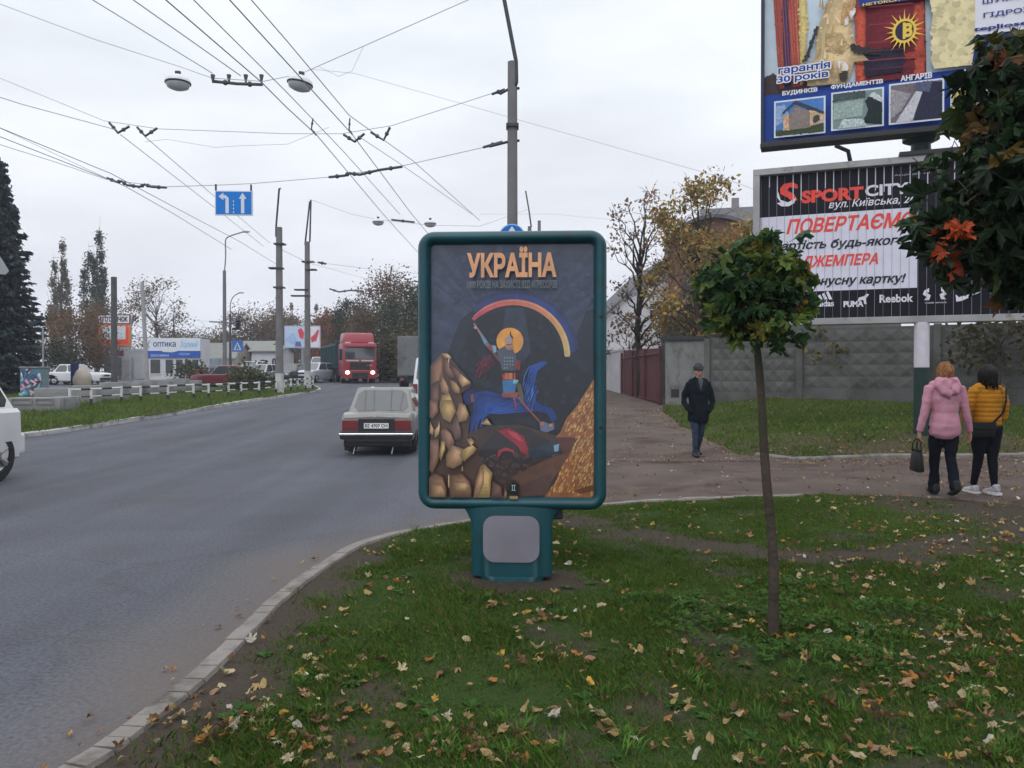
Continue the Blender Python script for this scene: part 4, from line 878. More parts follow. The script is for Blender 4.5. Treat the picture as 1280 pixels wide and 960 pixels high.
pic(1037.5, 121, 1102.5, 168, [((120, 140, 138), (0, 0), (1, 0), (1, 1), (0, 1)), ((70, 84, 84), (0, .78), (.66, .8), (.66, 1), (0, 1)), ((150, 168, 162), (.02, .25), (.6, .3), (.62, .76), (.02, .72)), ((34, 46, 48), (.62, .1), (1, .0), (1, .6), (.76, .86), (.66, .7), (.72, .45)), ((196, 204, 210), (.74, .84), (.98, .62), (1, .74), (.82, .92)), ((176, 190, 190), (.1, .0), (.7, .0), (.6, .2), (.2, .25))])
pic(1108.5, 111, 1176.5, 161, [((112, 104, 110), (0, 0), (1, 0), (1, 1), (0, 1)), ((44, 46, 66), (.45, .0), (1, .0), (1, .95), (.75, 1), (.55, .6)), ((190, 190, 196), (.1, 0), (.42, 0), (.62, .74), (.5, .78)), ((150, 146, 150), (.0, .1), (.2, .3), (.4, .72), (.0, .9)), ((86, 92, 120), (.5, .8), (.75, .7), (.8, 1), (.5, 1))])
pic(1184, 102, 1256, 153, [((176, 176, 170), (0, 0), (1, 0), (1, 1), (0, 1)), ((196, 178, 104), (0, .1), (.35, .1), (.3, .6), (.1, .7), (0, .5)), ((120, 120, 124), (.5, .0), (1, 0), (1, .6), (.6, .4)), ((206, 204, 196), (.3, .3), (.8, .4), (.7, .8), (.35, .75))])
Q.build('printed_face', M_PRINT, ub, fixn=False, loc=(0, .03, 0))
fl = MB(); p0 = bp(1040, 210); fl.tube([(p0[0] + .35, 0, zb1), (p0[0] + .3, -.1, zb1 + .22), (p0[0] + .05, -.25, zb1 + .32)], .045, n=8); fl.build('floodlight', M_DARK, lb)

# ================================================================== CONCRETE WALL, RED GATE, HOUSES BEHIND
M_WALL = M('wall_concrete', (.13, .13, .125), rough=.9, var=.2, scale=1.3, bump=.4, bscale=25, dirt=((.085, .085, .078), .9, .48), spec=.05)
M_WALL2 = M('patched_plaster', (.21, .21, .205), rough=.9, var=.2, scale=1.5, bump=.3, bscale=22, dirt=((.12, .11, .10), 2.2, .5), spec=.05)
wa, wb_ = Vector((5.93, 31.2)), Vector((10.22, 28.4)); wdir = (wb_ - wa).normalized(); wrz = math.atan2(wdir.y, wdir.x)
wall = thing('concrete_wall', 'long grey concrete panel wall with rows of cast pyramids behind the grass bank', 'wall', (wa.x, wa.y, 0), wrz)
def panel(x0, x1, z0, z1, patt):
    mb = MB()
    mb.box(x0, 0, z0 - .4, x1, .16, z1)
    if patt:
        nx, nzr = 8, 5; zs = z0 + .42; ch = (z1 - .08 - zs) / nzr; cw = (x1 - x0 - .2) / nx
        for i in range(nx):
            for j in range(nzr):
                a, b_ = x0 + .1 + i * cw + .012, zs + j * ch + .012; c_, d_ = a + cw - .024, b_ + ch - .024; m_ = ((a + c_) / 2, -.045, (b_ + d_) / 2)
                mb.add([(a, -.003, b_), (c_, -.003, b_), (c_, -.003, d_), (a, -.003, d_), m_], [(0, 1, 4), (1, 2, 4), (2, 3, 4), (3, 0, 4)])
        mb.box(x0 + .02, -.05, z0 - .3, x1 - .02, -.002, z0 + .3)
    return mb
secs = [(0, 1.75, .52, 2.98, 0), (1.75, 5.12, .6, 3.12, 1)]; x = 5.12
for k in range(6): secs.append((x, x + 4.33, .78, 3.28, 1)); x += 4.33
for (x0, x1, z0, z1_, pt) in secs:
    panel(x0 + .05, x1 - .05, z0, z1_, pt).build('panel', M_WALL2 if not pt else M_WALL, wall)
    MB().box(x1 - .11, -.11, z0 - .4, x1 + .11, .2, z1_ + .05, .01).build('post', M_WALL, wall)
MB().box(-.05, -.08, 2.985, 1.75, .22, 3.14, .01).build('coping', M_DARK, wall); MB().box(1.87, -.08, 3.125, 5.0, .22, 3.2, .01).build('coping', M_DARK, wall)
MB().box(.3, -.02, .8, .62, -.006, 1.12).build('hatch', M_DARK, wall)
M_RED = M('red_gate_paint', (.085, .022, .026), rough=.65, var=.3, scale=2, dirt=((.05, .022, .02), 3, .52), spec=.3)
gate = thing('sheet_metal_gate', 'dark red ribbed sheet metal gate at the end of the concrete wall', 'gate', (5.86, 31.35, 0), R(91))
gm = MB(); pts = []
for i in range(121): pts.append((i * .08, -.028 if i % 4 in (0, 1) else .0))
for z0, z1_ in ((.5, 2.72),):
    vs = [(x, y, z0 + .1 * (x / 9.6) * 2.2) for x, y in pts] + [(x, y, z1_ + .022 * x) for x, y in pts]; n = len(pts); gm.add(vs, [(i, i + 1, n + i + 1, n + i) for i in range(n - 1)])
gm.build('ribbed_sheet', M_RED, gate, fixn=False)
gp_ = MB()
for x in (0, 3.2, 6.4, 9.6): gp_.box(x - .05, .02, .3, x + .05, .12, 2.8)
gp_.box(0, .02, .62, 9.6, .07, .7).box(0, .02, 2.5, 9.6, .07, 2.58); gp_.build('gate_frame', M_RED, gate)
M_PALE = M('pale_render', (.40, .39, .41), rough=.85, var=.14, scale=1.2, dirt=((.27, .25, .25), 1.6, .55))
lw = MB(); lw.box(0, 0, .3, 9, .2, 2.9); lw.box(-.02, -.04, 2.9, 9, .24, 3.0); tag(lw.build('garden_wall', M_PALE, None, loc=(5.74, 41.1, 0)), 'pale grey low wall beyond the red gate', 'wall').rotation_euler = (0, 0, R(92))
M_WHITE = M('whitewash', (.62, .61, .64), rough=.85, var=.1, scale=.8, dirt=((.45, .43, .43), 1, .58))
M_SLATE = M('slate_roof', (.12, .12, .13), rough=.8, var=.25, scale=3, bump=.3)
M_GLASSD = M('dark_window', (.03, .035, .045), rough=.12, var=.1, spec=.6)
def house(name, label, cx, cy, w, dp, zw, zr, mat, roof, rz=0., wins=(), ridge='x', chim=None, over=.35, frame=None, base=None):
    z0 = H(cy) - .2 if base is None else base
    t = thing(name, label, 'house', (cx, cy, z0), rz)
    b = MB(); b.box(-w / 2, 0, 0, w / 2, dp, zw)
    if ridge == 'x': b.add([(-w / 2, 0, zw), (-w / 2, dp, zw), (-w / 2, dp / 2, zr)], [(0, 1, 2)]).add([(w / 2, 0, zw), (w / 2, dp, zw), (w / 2, dp / 2, zr)], [(0, 1, 2)])
    else: b.add([(-w / 2, 0, zw), (w / 2, 0, zw), (0, 0, zr)], [(0, 1, 2)]).add([(-w / 2, dp, zw), (w / 2, dp, zw), (0, dp, zr)], [(0, 1, 2)])
    b.build('wall', mat, t); r = MB(); th = .14
    if ridge == 'x':
        for s in (0, 1):
            ye, ym = (-over if s == 0 else dp + over), dp / 2; ze = zw - over * (zr - zw) / (dp / 2)
            q = [(-w / 2 - over, ye, ze), (w / 2 + over, ye, ze), (w / 2 + over, ym, zr), (-w / 2 - over, ym, zr)]; r.add([(a, b_, c + .03) for a, b_, c in q] + [(a, b_, c + .03 + th) for a, b_, c in q], [(0, 1, 2, 3), (4, 5, 6, 7), (0, 1, 5, 4), (1, 2, 6, 5), (2, 3, 7, 6), (3, 0, 4, 7)])
    else:
        for s in (-1, 1):
            xe = s * (w / 2 + over); ze = zw - over * (zr - zw) / (w / 2)
            q = [(xe, -over, ze), (xe, dp + over, ze), (0, dp + over, zr), (0, -over, zr)]; r.add([(a, b_, c + .03) for a, b_, c in q] + [(a, b_, c + .03 + th) for a, b_, c in q], [(0, 1, 2, 3), (4, 5, 6, 7), (0, 1, 5, 4), (1, 2, 6, 5), (2, 3, 7, 6), (3, 0, 4, 7)])
    ro = r.build('roof', roof, t)
    if chim: MB().box(chim - .3, dp / 2 - .3, zr - .5, chim + .3, dp / 2 + .3, zr + .9).build('chimney', mat, ro)
    for (x, z, ww, hh, arch) in wins:
        p = [(x - ww / 2, z), (x + ww / 2, z), (x + ww / 2, z + hh)] + ([(x + ww / 2 * math.cos(R(a)), z + hh + ww / 2 * math.sin(R(a))) for a in range(15, 180, 15)] if arch else []) + [(x - ww / 2, z + hh)]
        wd_ = MB().prism(p, -.03, -.004).build('window', M_GLASSD, t)
        f = MB(); f.box(x - .03, -.05, z, x + .03, -.032, z + hh); f.box(x - ww / 2, -.05, z + hh * .6, x + ww / 2, -.033, z + hh * .6 + .06); f.box(x - ww / 2 - .08, -.08, z - .1, x + ww / 2 + .08, -.004, z - .002); f.build('window_frame', frame or M_WHITE, wd_)
    return t
house('white_house', 'white rendered house with a grey gable roof behind the pale wall and the red gate', 9.6, 52, 9.0, 8, 3.9, 8.2, M_WHITE, M_SLATE, R(4), [(-3.0, 1.2, 1.1, 1.4, 0), (-.9, 1.2, 1.1, 1.4, 0), (-.2, 4.6, .9, 1.0, 0)], ridge='y')
M_OLIVE = M('grey_green_cladding', (.13, .15, .14), rough=.8, var=.2, scale=2, dirt=((.09, .09, .08), 1.3, .5))
sh = thing('shed', 'grey green clad shed standing right behind the concrete wall', 'shed', (11.4, 36, .2), R(-22))
b = MB(); b.box(-4.7, 0, 0, 5.5, 5, 4.75)
for i in range(34): b.box(-4.7 + i * .3, -.035, 0, -4.66 + i * .3, -.003, 4.72)
b.build('wall', M_OLIVE, sh); MB().box(-4.95, -.3, 4.76, 5.8, 5.3, 4.92).build('roof', M_SLATE, sh); MB().box(-3, -.06, 2.7, -2, -.037, 3.6).build('window', M_GLASSD, sh)
M_BRICK = M('orange_brick', (.15, .075, .052), rough=.9, var=.3, scale=5, bump=.3, dirt=((.10, .06, .05), 2, .5))
bb = thing('brick_building', 'orange brick building with a dark rounded vault roof behind the autumn shrub', 'building', (12.6, 50, .5), R(-12))
b = MB(); b.box(-2.8, 0, 0, 2.8, 9, 8.6); arcp = [(2.8 * math.cos(R(a)), 8.6 + 2.3 * math.sin(R(a))) for a in range(0, 181, 12)]; b.prism(arcp, 0, .25); b.build('wall', M_BRICK, bb)
r_ = MB(); o1 = [(3.05 * math.cos(R(a)), 8.62 + 2.55 * math.sin(R(a))) for a in range(0, 181, 10)]; i1 = [(2.85 * math.cos(R(a)), 8.62 + 2.33 * math.sin(R(a))) for a in range(180, -1, -10)]; r_.prism(o1 + i1, -.35, 9.2); r_.build('roof', M_SLATE, bb)
for (x, z) in ((-1.4, 5.6), (.9, 5.6), (-1.4, 2.4), (.9, 2.4)):
    w1 = MB().prism([(x - .5, z), (x + .5, z), (x + .5, z + 1.5)] + [(x + .5 * math.cos(R(a)), z + 1.5 + .5 * math.sin(R(a))) for a in range(20, 180, 20)] + [(x - .5, z + 1.5)], -.03, -.004).build('window', M_GLASSD, bb); MB().box(x - .6, -.1, z - .12, x + .6, -.004, z - .003).build('sill', M_CONC, w1)
house('grey_house', 'tall grey house with a dark slate roof partly hidden by the billboards', 20.5, 62, 11, 9, 10.2, 14.6, M('grey_render', (.22, .2, .2), var=.15, scale=1), M_SLATE, R(-14), [(-4, 6.5, 1.2, 1.6, 0), (-1.5, 6.5, 1.2, 1.6, 0), (1.5, 6.5, 1.2, 1.6, 0)], ridge='x', chim=-3)
# ================================================================== VEHICLES
M_TYRE = M('tyre_rubber', (.018, .018, .019), rough=.85, var=.2)
M_RIM = M('steel_rim', (.38, .38, .39), rough=.35, metal=.7, var=.1)
M_GLASS = M('car_glass', (.05, .058, .063), rough=.05, var=.15, spec=.9, coat=1.)
M_CHROME = M('chrome', (.6, .6, .62), rough=.18, metal=.95, var=.05)
M_BLACKP = M('black_plastic', (.022, .022, .025), rough=.55, var=.15)
M_TAIL = M('tail_lamp', (.16, .012, .014), rough=.2, var=.15, spec=.6, coat=.5)
M_LAMPG = M('lamp_glass', (.55, .56, .58), rough=.12, spec=.7, var=.1)
M_PLATEW = M('number_plate', (.62, .62, .6), rough=.5, var=.05)
def paint(name, col, metal=.0, dirt=None): return M(name, col, rough=.32, var=.08, scale=2, metal=metal, spec=.5, coat=.6, dirt=dirt)
def evalmesh(o):
    dg = bpy.context.evaluated_depsgraph_get(); dg.update(); me = bpy.data.meshes.new_from_object(o.evaluated_get(dg)); old = o.data; o.modifiers.clear(); o.data = me; return o
def panel4(mb, a, b, c, d, m, off):                             # inset a quad by margins (left, right, bottom, top) and lift it off
    a, b, c, d = map(Vector, (a, b, c, d)); n = (b - a).cross(d - a).normalized()
    L = lambda u, v: a.lerp(b, u).lerp(d.lerp(c, u), v) + n * off
    wd_, hg = ((b - a).length + (c - d).length) / 2, ((d - a).length + (c - b).length) / 2
    u0, u1, v0, v1 = m[0] / wd_, 1 - m[1] / wd_, m[2] / hg, 1 - m[3] / hg
    r = .18; q = [(u0, v0 + (v1 - v0) * r), (u0 + (u1 - u0) * r * .5, v0), (u1 - (u1 - u0) * r * .5, v0), (u1, v0 + (v1 - v0) * r), (u1, v1 - (v1 - v0) * r), (u1 - (u1 - u0) * r * .5, v1), (u0 + (u1 - u0) * r * .5, v1), (u0, v1 - (v1 - v0) * r)]
    f = [L(*p) for p in q]; bk = [p - n * .02 for p in f]; k = len(q)
    mb.add(f + bk, [tuple(range(k))] + [(i, (i + 1) % k, k + (i + 1) % k, k + i) for i in range(k)]); return mb
def wheel(t, x, y, r, w=.2, rim=M_RIM, spokes=0):
    s = 1 if x > 0 else -1; tb = MB(); hw = w / 2
    tb.lathe([(r * .62, -hw), (r * .9, -hw), (r, -hw * .6), (r, hw * .6), (r * .9, hw), (r * .62, hw), (r * .58, hw * .6), (r * .58, -hw * .6), (r * .62, -hw)], c=(x, y, r), n=28, axis='x')
    wo_ = tb.build('wheel', M_TYRE, t, smooth=40); rb = MB(); o = s * hw * .75
    rb.lathe([(r * .63, o + s * .012), (r * .58, o - s * .01), (r * .5, o - s * .03), (r * .2, o - s * .012), (r * .18, o + s * .01), (.001, o + s * .012)], c=(x, y, r), n=28, axis='x')
    if spokes:
        for i in range(spokes):
            a = 2 * math.pi * i / spokes
            for da in (-.09, .09): rb.tube([(x + o - s * .004, y + r * .2 * math.cos(a), r + r * .2 * math.sin(a)), (x + o + s * .006, y + r * .58 * math.cos(a + da), r + r * .58 * math.sin(a + da))], .026, n=6)
    rb.build('rim', rim, wo_, smooth=35); return wo_
def car(name, label, loc, rz, mat, L=4.1, Wd=1.62, Ht=1.42, zb=.22, belt=.88, hood=.86, trunk=.88, wr=.3, wy=(-1.2, 1.22), gb=(-1.35, .8), gr=(-.95, .2), rw=.58, group=None, cat='car', tailz=(.62, .8), tailw=.34, plate=None, glass=M_GLASS, spokes=0, bumper=M_BLACKP, bh=.17, lit=False, rim=M_RIM, lights=True, bev=.06):
    t = thing(name, label, cat, loc, rz, group); hw = Wd / 2; h = L / 2
    st = [(-h, .93, zb + .14, trunk - .10), (-h + .05, .965, zb + .06, trunk - .035), (-h + .18, .99, zb, trunk), (gb[0], 1, zb, belt), (0, 1.0, zb, belt + .01), (gb[1], 1, zb, belt - .005), (h - .45, .985, zb, hood), (h - .15, .95, zb, hood - .04), (h - .03, .9, zb + .06, hood - .12), (h, .86, zb + .14, hood - .2)]
    mb = MB(); rg = []
    for (y, wf, z0, z1) in st:
        w = hw * wf; zm = (z0 + z1) / 2
        half = [(w * .84, z0), (w * .96, z0 + .07), (w, zm), (w * .985, z1 - .07), (w * .93, z1 - .008)]
        rg.append([(0, y, z0)] + [(a, y, z) for a, z in half] + [(0, y, z1 + .022)] + [(-a, y, z) for a, z in half[::-1]])
    n = len(rg[0]); mb.add([v for r in rg for v in r], [(i * n + j, i * n + (j + 1) % n, (i + 1) * n + (j + 1) % n, (i + 1) * n + j) for i in range(len(rg) - 1) for j in range(n)] + [tuple(range(n)), tuple((len(rg) - 1) * n + j for j in range(n - 1, -1, -1))])
    body = mb.build('body', [mat, M_BLACKP], t)
    ct = MB(); ct.m = 1
    for y in wy:
        for s in (-1, 1): 
            x0, x1 = (hw - .26, hw + .1) if s > 0 else (-hw - .1, -hw + .26); ct.lathe([(.001, x0), (wr + .055, x0), (wr + .055, x1), (.001, x1)], c=(0, y, wr + .015), n=24, axis='x')
    cutter = ct.build('cutter', [mat, M_BLACKP]); bm = bmesh.new(); bm.from_mesh(cutter.data); bmesh.ops.remove_doubles(bm, verts=bm.verts, dist=.004); bmesh.ops.recalc_face_normals(bm, faces=bm.faces); bm.to_mesh(cutter.data); bm.free()
    mo = body.modifiers.new('b', 'BOOLEAN'); mo.operation = 'DIFFERENCE'; mo.object = cutter; mo.solver = 'EXACT'; evalmesh(body); bpy.data.objects.remove(cutter)
    body.data.polygons.foreach_set('use_smooth', [True] * len(body.data.polygons)); body.data.set_sharp_from_angle(angle=R(32))
    bw = hw * .93; g = MB(); bm = bmesh.new()
    cs = [(-bw, gb[0], belt - .04), (bw, gb[0], belt - .04), (bw, gb[1], belt - .04), (-bw, gb[1], belt - .04), (-rw, gr[0], Ht), (rw, gr[0], Ht), (rw, gr[1], Ht), (-rw, gr[1], Ht)]
    vv = [bm.verts.new(c) for c in cs]
    for f in ((3, 2, 1, 0), (4, 5, 6, 7), (0, 1, 5, 4), (1, 2, 6, 5), (2, 3, 7, 6), (3, 0, 4, 7)): bm.faces.new([vv[i] for i in f])
    bmesh.ops.bevel(bm, geom=[e for e in bm.edges if max(v.co.z for v in e.verts) > belt + .1], offset=bev, segments=3, affect='EDGES', profile=.5); g.addbm(bm)
    g.build('roof', mat, t, smooth=50)
    k = [Vector(c) for c in cs]; m_ = .085
    panel4(MB(), k[0], k[1], k[5], k[4], (m_, m_, .07, .075), .006).build('rear_window', glass, t); panel4(MB(), k[2], k[3], k[7], k[6], (m_, m_, .06, .07), .006).build('windscreen', glass, t)
    for (a, b_, c_, d_) in ((1, 2, 6, 5), (3, 0, 4, 7)):
        A_, B_, C_, D_ = k[a], k[b_], k[c_], k[d_]; M0, M1 = A_.lerp(B_, .5), D_.lerp(C_, .5)
        panel4(MB(), A_, M0, M1, D_, (.10, .035, .07, .07), .006).build('side_window', glass, t); panel4(MB(), M0, B_, C_, M1, (.035, .10, .07, .07), .006).build('side_window', glass, t)
    for y in wy:
        for s in (-1, 1): wheel(t, s * (hw - .105), y, wr, .19, rim, spokes)
    for (nm, yy, s) in (('rear_bumper', -h, -1), ('front_bumper', h, 1)):
        b = MB(); b.box(-hw * .985, yy - .07, zb + .10, hw * .985, yy + .09, zb + .10 + bh, min(.06, bh * .15)); b.build(nm, bumper, t)
    if lights:
        for s in (-1, 1):
            x0, x1 = sorted((s * hw * .93, s * (hw * .93 - tailw))); MB().box(x0, -h - .012, tailz[0], x1, -h + .08, tailz[1], .012).build('taillight', M_TAIL, t)
            x0, x1 = sorted((s * hw * .8, s * (hw * .8 - .3))); MB().box(x0, h - .1, hood - .30, x1, h + .012, hood - .14, .02).build('headlight', MEMIT('lit_lamp', (1, .9, .7), 4) if lit else M_LAMPG, t)
        MB().box(-.42, h - .06, hood - .28, .42, h + .006, hood - .16).build('grille', M_BLACKP, t)
    return t
# beige saloon going away: its own boot lid, chrome bumper, wide lamps, number plate
M_BEIGE = paint('champagne_paint', (.215, .208, .192), metal=.2, dirt=((.24, .22, .19), 2.5, .6))
d = 15.95; Lx = -3.48 + .735; ly = d + 1.94
lada = car('saloon_car', 'old beige saloon car with chrome bumper driving away along the road', (Lx, ly, H(ly) + .002), R(1.2), M_BEIGE, L=4.12, Wd=1.56, Ht=1.42, belt=.90, hood=.86, trunk=.90, zb=.24, gb=(-1.42, .75), gr=(-1.02, .2), rw=.575, tailz=(.52, .75), tailw=.40, bumper=M_BLACKP, bev=.05)
MB().box(-.79, -2.16, .415, .79, -2.10, .475, .02).build('bumper_trim', M_CHROME, lada)
MB().box(-.385, -2.085, .50, .385, -2.055, .77, .01).build('number_panel', M_BLACKP, lada)
plq = Print(step=.001, k=1.4); plq.rect(-.26, -.056, .26, .056, (206, 206, 206)); plq.text('ВІ 4707 СН', -.235, -.038, .235, .038, (24, 24, 30), bold=.03); plq.build('number_plate', M_PRINT, lada, fixn=False, loc=(0, -2.09, .625))
bt = MB(); bt.box(-.62, -2.03, .775, .62, -2.0, .785); bt.box(.15, -2.075, .80, .42, -2.06, .815).box(-.05, -2.08, .80, .0, -2.06, .82); bt.build('boot_trim', M_CHROME, lada)
sk = MB(); sk.box(-.72, -1.95, .17, .72, -1.8, .30, .02); sk.tube([(.42, -2.1, .2), (.42, -1.6, .22)], .028, n=8); sk.build('exhaust', M_DARK, lada)
for x in (-.66, .66): MB().box(x - .1, -1.62, .06, x + .1, -1.6, .35).build('mudflap', M_BLACKP, lada)
an = MB()
for x in (-.47, .35): an.tube([(x, -1.85, .26), (x - .05, -1.9, .01)], .012, n=5)
an.build('strap', M_LAMPG, lada)
lada.scale = (.94, .94, .94)
# white SUV entering at the left edge
M_WHITEP = paint('white_paint', (.66, .66, .68), dirt=((.42, .41, .41), 2, .62))
car('suv', 'white SUV with alloy wheels cut off at the left edge of the road', (-8.77, 10.5, 0), R(180 - 2), M_WHITEP, L=4.55, Wd=1.84, Ht=1.78, zb=.28, belt=1.12, hood=1.06, trunk=1.11, wr=.395, bh=.34, wy=(-1.70, 1.25), gb=(-2.2, 1.0), gr=(-1.8, .35), rw=.68, spokes=5, tailz=(.86, 1.06), tailw=.25, bumper=M_WHITEP, bev=.07)
# minivan and box truck ahead of the saloon
car('minivan', 'white minivan standing ahead of the beige saloon half hidden by the kiosk', (-2.34, 27.4, H(27.4)), R(2), paint('van_white', (.68, .68, .69)), L=4.7, Wd=1.84, Ht=1.95, zb=.3, belt=1.12, hood=1.05, trunk=1.13, wr=.33, wy=(-1.35, 1.5), gb=(-2.28, 1.5), gr=(-2.12, .75), rw=.76, tailz=(.8, 1.1), tailw=.16, cat='van', bev=.09)
def box_truck(name, label, loc, rz, col):
    t = thing(name, label, 'truck', loc, rz); g = paint('cab_' + name, (.3, .31, .32))
    MB().box(-1.1, -3.2, .85, 1.1, .9, 3.0, .03).build('cargo_box', col, t)
    b = MB(); b.box(-.98, 1.0, .5, .98, 2.5, 2.3, .12, taper=(.92, .75)); b.build('cab', g, t); MB().box(-.8, 2.33, 1.45, .8, 2.40, 2.1).build('windscreen', M_GLASS, t)
    for s in (-1, 1): MB().box(s * .52 - .48, -3.235, .9, s * .52 + .48, -3.205, 2.9, .01).build('rear_door', col, t); MB().box(s * .85 - .12, -3.28, .6, s * .85 + .12, -3.2, .75, .01).build('taillight', M_TAIL, t)
    MB().box(-.95, -3.1, .55, .95, 2.2, .8).build('chassis', M_BLACKP, t)
    for y in (-2.0, 1.6):
        for s in (-1, 1): wheel(t, s * .92, y, .4, .26)
    return t
box_truck('box_truck', 'grey box truck parked at the road side under the roadside trees', (-5.25, 46, H(46)), R(4), M('grey_box', (.16, .165, .17), rough=.6, var=.15, dirt=((.1, .1, .1), 1.5, .5)))
# red tractor with a dark teal tipper trailer
M_TRED = paint('truck_red', (.33, .022, .04)); M_TTEAL = M('trailer_teal', (.02, .06, .075), rough=.5, var=.2, scale=2, dirt=((.05, .06, .06), 1.5, .55))
tw = W(450, 470, 58.5); 
tk = thing('lorry', 'red lorry with lit headlights pulling a dark teal tipper trailer towards the crossing', 'lorry', (tw.x, tw.y, H(tw.y)), math.atan2(-1, .40) - math.pi / 2)
b = MB(); b.box(-1.24, -2.1, .55, 1.24, 0, 2.95, .08); b.build('cab', M_TRED, tk, smooth=40)
b = MB(); b.box(-1.16, -2.1, 2.95, 1.16, -.25, 3.72, .12, taper=(.93, .78)); b.build('roof_fairing', M_TRED, tk, smooth=40)
MB().box(-1.1, -.02, 1.78, 1.1, .03, 2.62, .02).build('windscreen', M_GLASS, tk); MB().box(-1.13, -.05, 2.66, 1.13, .22, 2.80, .02).build('sun_visor', M_TRED, tk)
MB().box(-1.0, .005, 1.62, -.08, .04, 1.72).box(.08, .005, 1.62, 1.0, .04, 1.72).box(-.9, .005, 1.3, -.45, .035, 1.36).build('badge_strip', M_LAMPG, tk)
MB().box(-.72, 0, .72, .72, .035, 1.55, .01).build('grille', M_BLACKP, tk); b = MB(); b.box(-1.24, -.4, .34, 1.24, .10, .98, .05); b.build('bumper', M_TRED, tk)
MB().box(-.6, .09, .4, .6, .125, .8, .01).build('bumper_grille', M_BLACKP, tk)
for s in (-1, 1):
    l_ = MB(); l_.ball((s * .92, .10, .80), .15, sc=(1.1, .35, .9)); l_.build('headlight', MEMIT('lit_lamp', (1, .86, .62), 3.2), tk, smooth=True)
    MB().box(s * 1.38 - .1, -.15, 1.7, s * 1.38 + .1, .0, 2.5, .03).build('mirror', M_BLACKP, tk); MB().box(s * 1.243 - .006, -1.2, 1.75, s * 1.243 + .006, -.3, 2.5, 0).build('side_window', M_GLASS, tk); MB().box(s * .85 - .2, -.3, 2.86, s * .85 + .2, -.1, 3.02, .02).build('roof_lamp', M_LAMPG, tk)
b = MB(); b.box(-1.25, -10.2, 1.15, 1.25, -2.7, 2.85)
for i in range(11):
    y = -10.1 + i * .73
    for s in (-1, 1): b.box(s * 1.30 - .045, y - .06, 1.15, s * 1.30 + .045, y + .06, 2.86)
b.box(-1.33, -10.25, 2.86, 1.33, -2.65, 3.0); b.build('trailer_body', M_TTEAL, tk); MB().box(-.9, -10, .75, .9, -.4, 1.1).build('chassis', M_BLACKP, tk)
for y in (-.95, -3.6, -7.2, -8.4, -9.5):
    for s in (-1, 1): wheel(tk, s * 1.08, y, .5, .3)
# parked and passing cars far off
P_ = lambda px, d, off=0.: (W(px, 470, d).x, d, H(d) + off)
car('hatchback', 'dark red hatchback parked behind the striped rail', P_(282, 50), R(80), paint('wine_paint', (.13, .013, .026)), L=3.95, Ht=1.42, gb=(-1.85, .75), gr=(-1.3, .15), trunk=.92)
car('estate_car', 'pale greenish silver car facing the camera beside the striped rail', P_(315, 66), R(172), paint('mist_paint', (.42, .46, .45), .2), Ht=1.6, Wd=1.72, gb=(-1.9, .85), gr=(-1.6, .2), belt=.98, hood=.95)
car('saloon_car', 'silver grey saloon facing the camera in front of the pale greenish car', P_(327, 58), R(168), paint('silver_paint', (.34, .36, .38), .3))
car('hatchback', 'black hatchback between the two concrete poles', P_(365, 60), R(170), paint('black_paint', (.02, .02, .025)), L=3.9, gb=(-1.8, .8), gr=(-1.3, .2))
car('hatchback', 'pale blue white hatchback coming round the bend before the red lorry', P_(394, 61), R(164), paint('icy_paint', (.56, .60, .66)), L=4.0, Ht=1.5, Wd=1.7, gb=(-1.85, 1.0), gr=(-1.4, .25), hood=.9, belt=.95)
car('minibus', 'white minibus far off behind the tail of the lorry trailer', P_(404, 84), R(175), paint('bus_white', (.6, .6, .62)), L=5, Wd=1.9, Ht=2.2, belt=1.2, hood=1.15, trunk=1.2, gb=(-2.4, 1.8), gr=(-2.3, 1.1), rw=.8, cat='minibus')
car('saloon_car', 'white saloon parked side on under the trees left of the square', P_(97, 56), R(-92), M_WHITEP, L=4.2)
car('hatchback', 'dark small car far down the road beside the box truck', P_(489.5, 66), R(2), paint('graphite_paint', (.035, .037, .042)), L=3.8, gb=(-1.7, .8), gr=(-1.2, .2))
car('van', 'dark blue van with a pale window frame beside the shop kiosk', P_(262, 80), R(165), paint('ink_paint', (.05, .07, .12)), L=4.6, Wd=1.8, Ht=1.95, belt=1.1, hood=1.05, trunk=1.1, gb=(-2.2, 1.4), gr=(-2.05, .8), rw=.72, cat='van', glass=M('pale_glass', (.25, .3, .34), rough=.1, spec=.6))
# ================================================================== PEOPLE
def loft(bm, pts, n=14):
    """rings (x, y, z, rx, ry); rx along the body's side, ry along its depth; closed by rounded ends"""
    P = [Vector(p[:3]) for p in pts]; k = len(P); rows = []
    def frame(d):
        ref = Vector((1, 0, 0)) if abs(d.x) < .8 else Vector((0, 0, 1)); a = (ref - d * ref.dot(d)).normalized(); return a, d.cross(a).normalized()
    for i in range(k):
        d = (P[min(i + 1, k - 1)] - P[max(i - 1, 0)]).normalized(); a, b = frame(d); rx, ry = pts[i][3], pts[i][4]
        if i == 0:
            for q in (.35, .75): s = math.sin(math.acos(1 - q)) ; rows.append((P[0] - d * min(rx, ry) * (1 - q) * .8, a, b, rx * s, ry * s))
        rows.append((P[i], a, b, rx, ry))
        if i == k - 1:
            for q in (.75, .35): s = math.sin(math.acos(1 - q)); rows.append((P[i] + d * min(rx, ry) * (1 - q) * .8, a, b, rx * s, ry * s))
    vs = [[bm.verts.new(c + a * (rx * math.cos(2 * math.pi * j / n)) + b * (ry * math.sin(2 * math.pi * j / n))) for j in range(n)] for (c, a, b, rx, ry) in rows]
    for r0, r1 in zip(vs, vs[1:]):
        for j in range(n): bm.faces.new((r0[j], r0[(j + 1) % n], r1[(j + 1) % n], r1[j]))
    bm.faces.new(vs[0][::-1]); bm.faces.new(vs[-1])
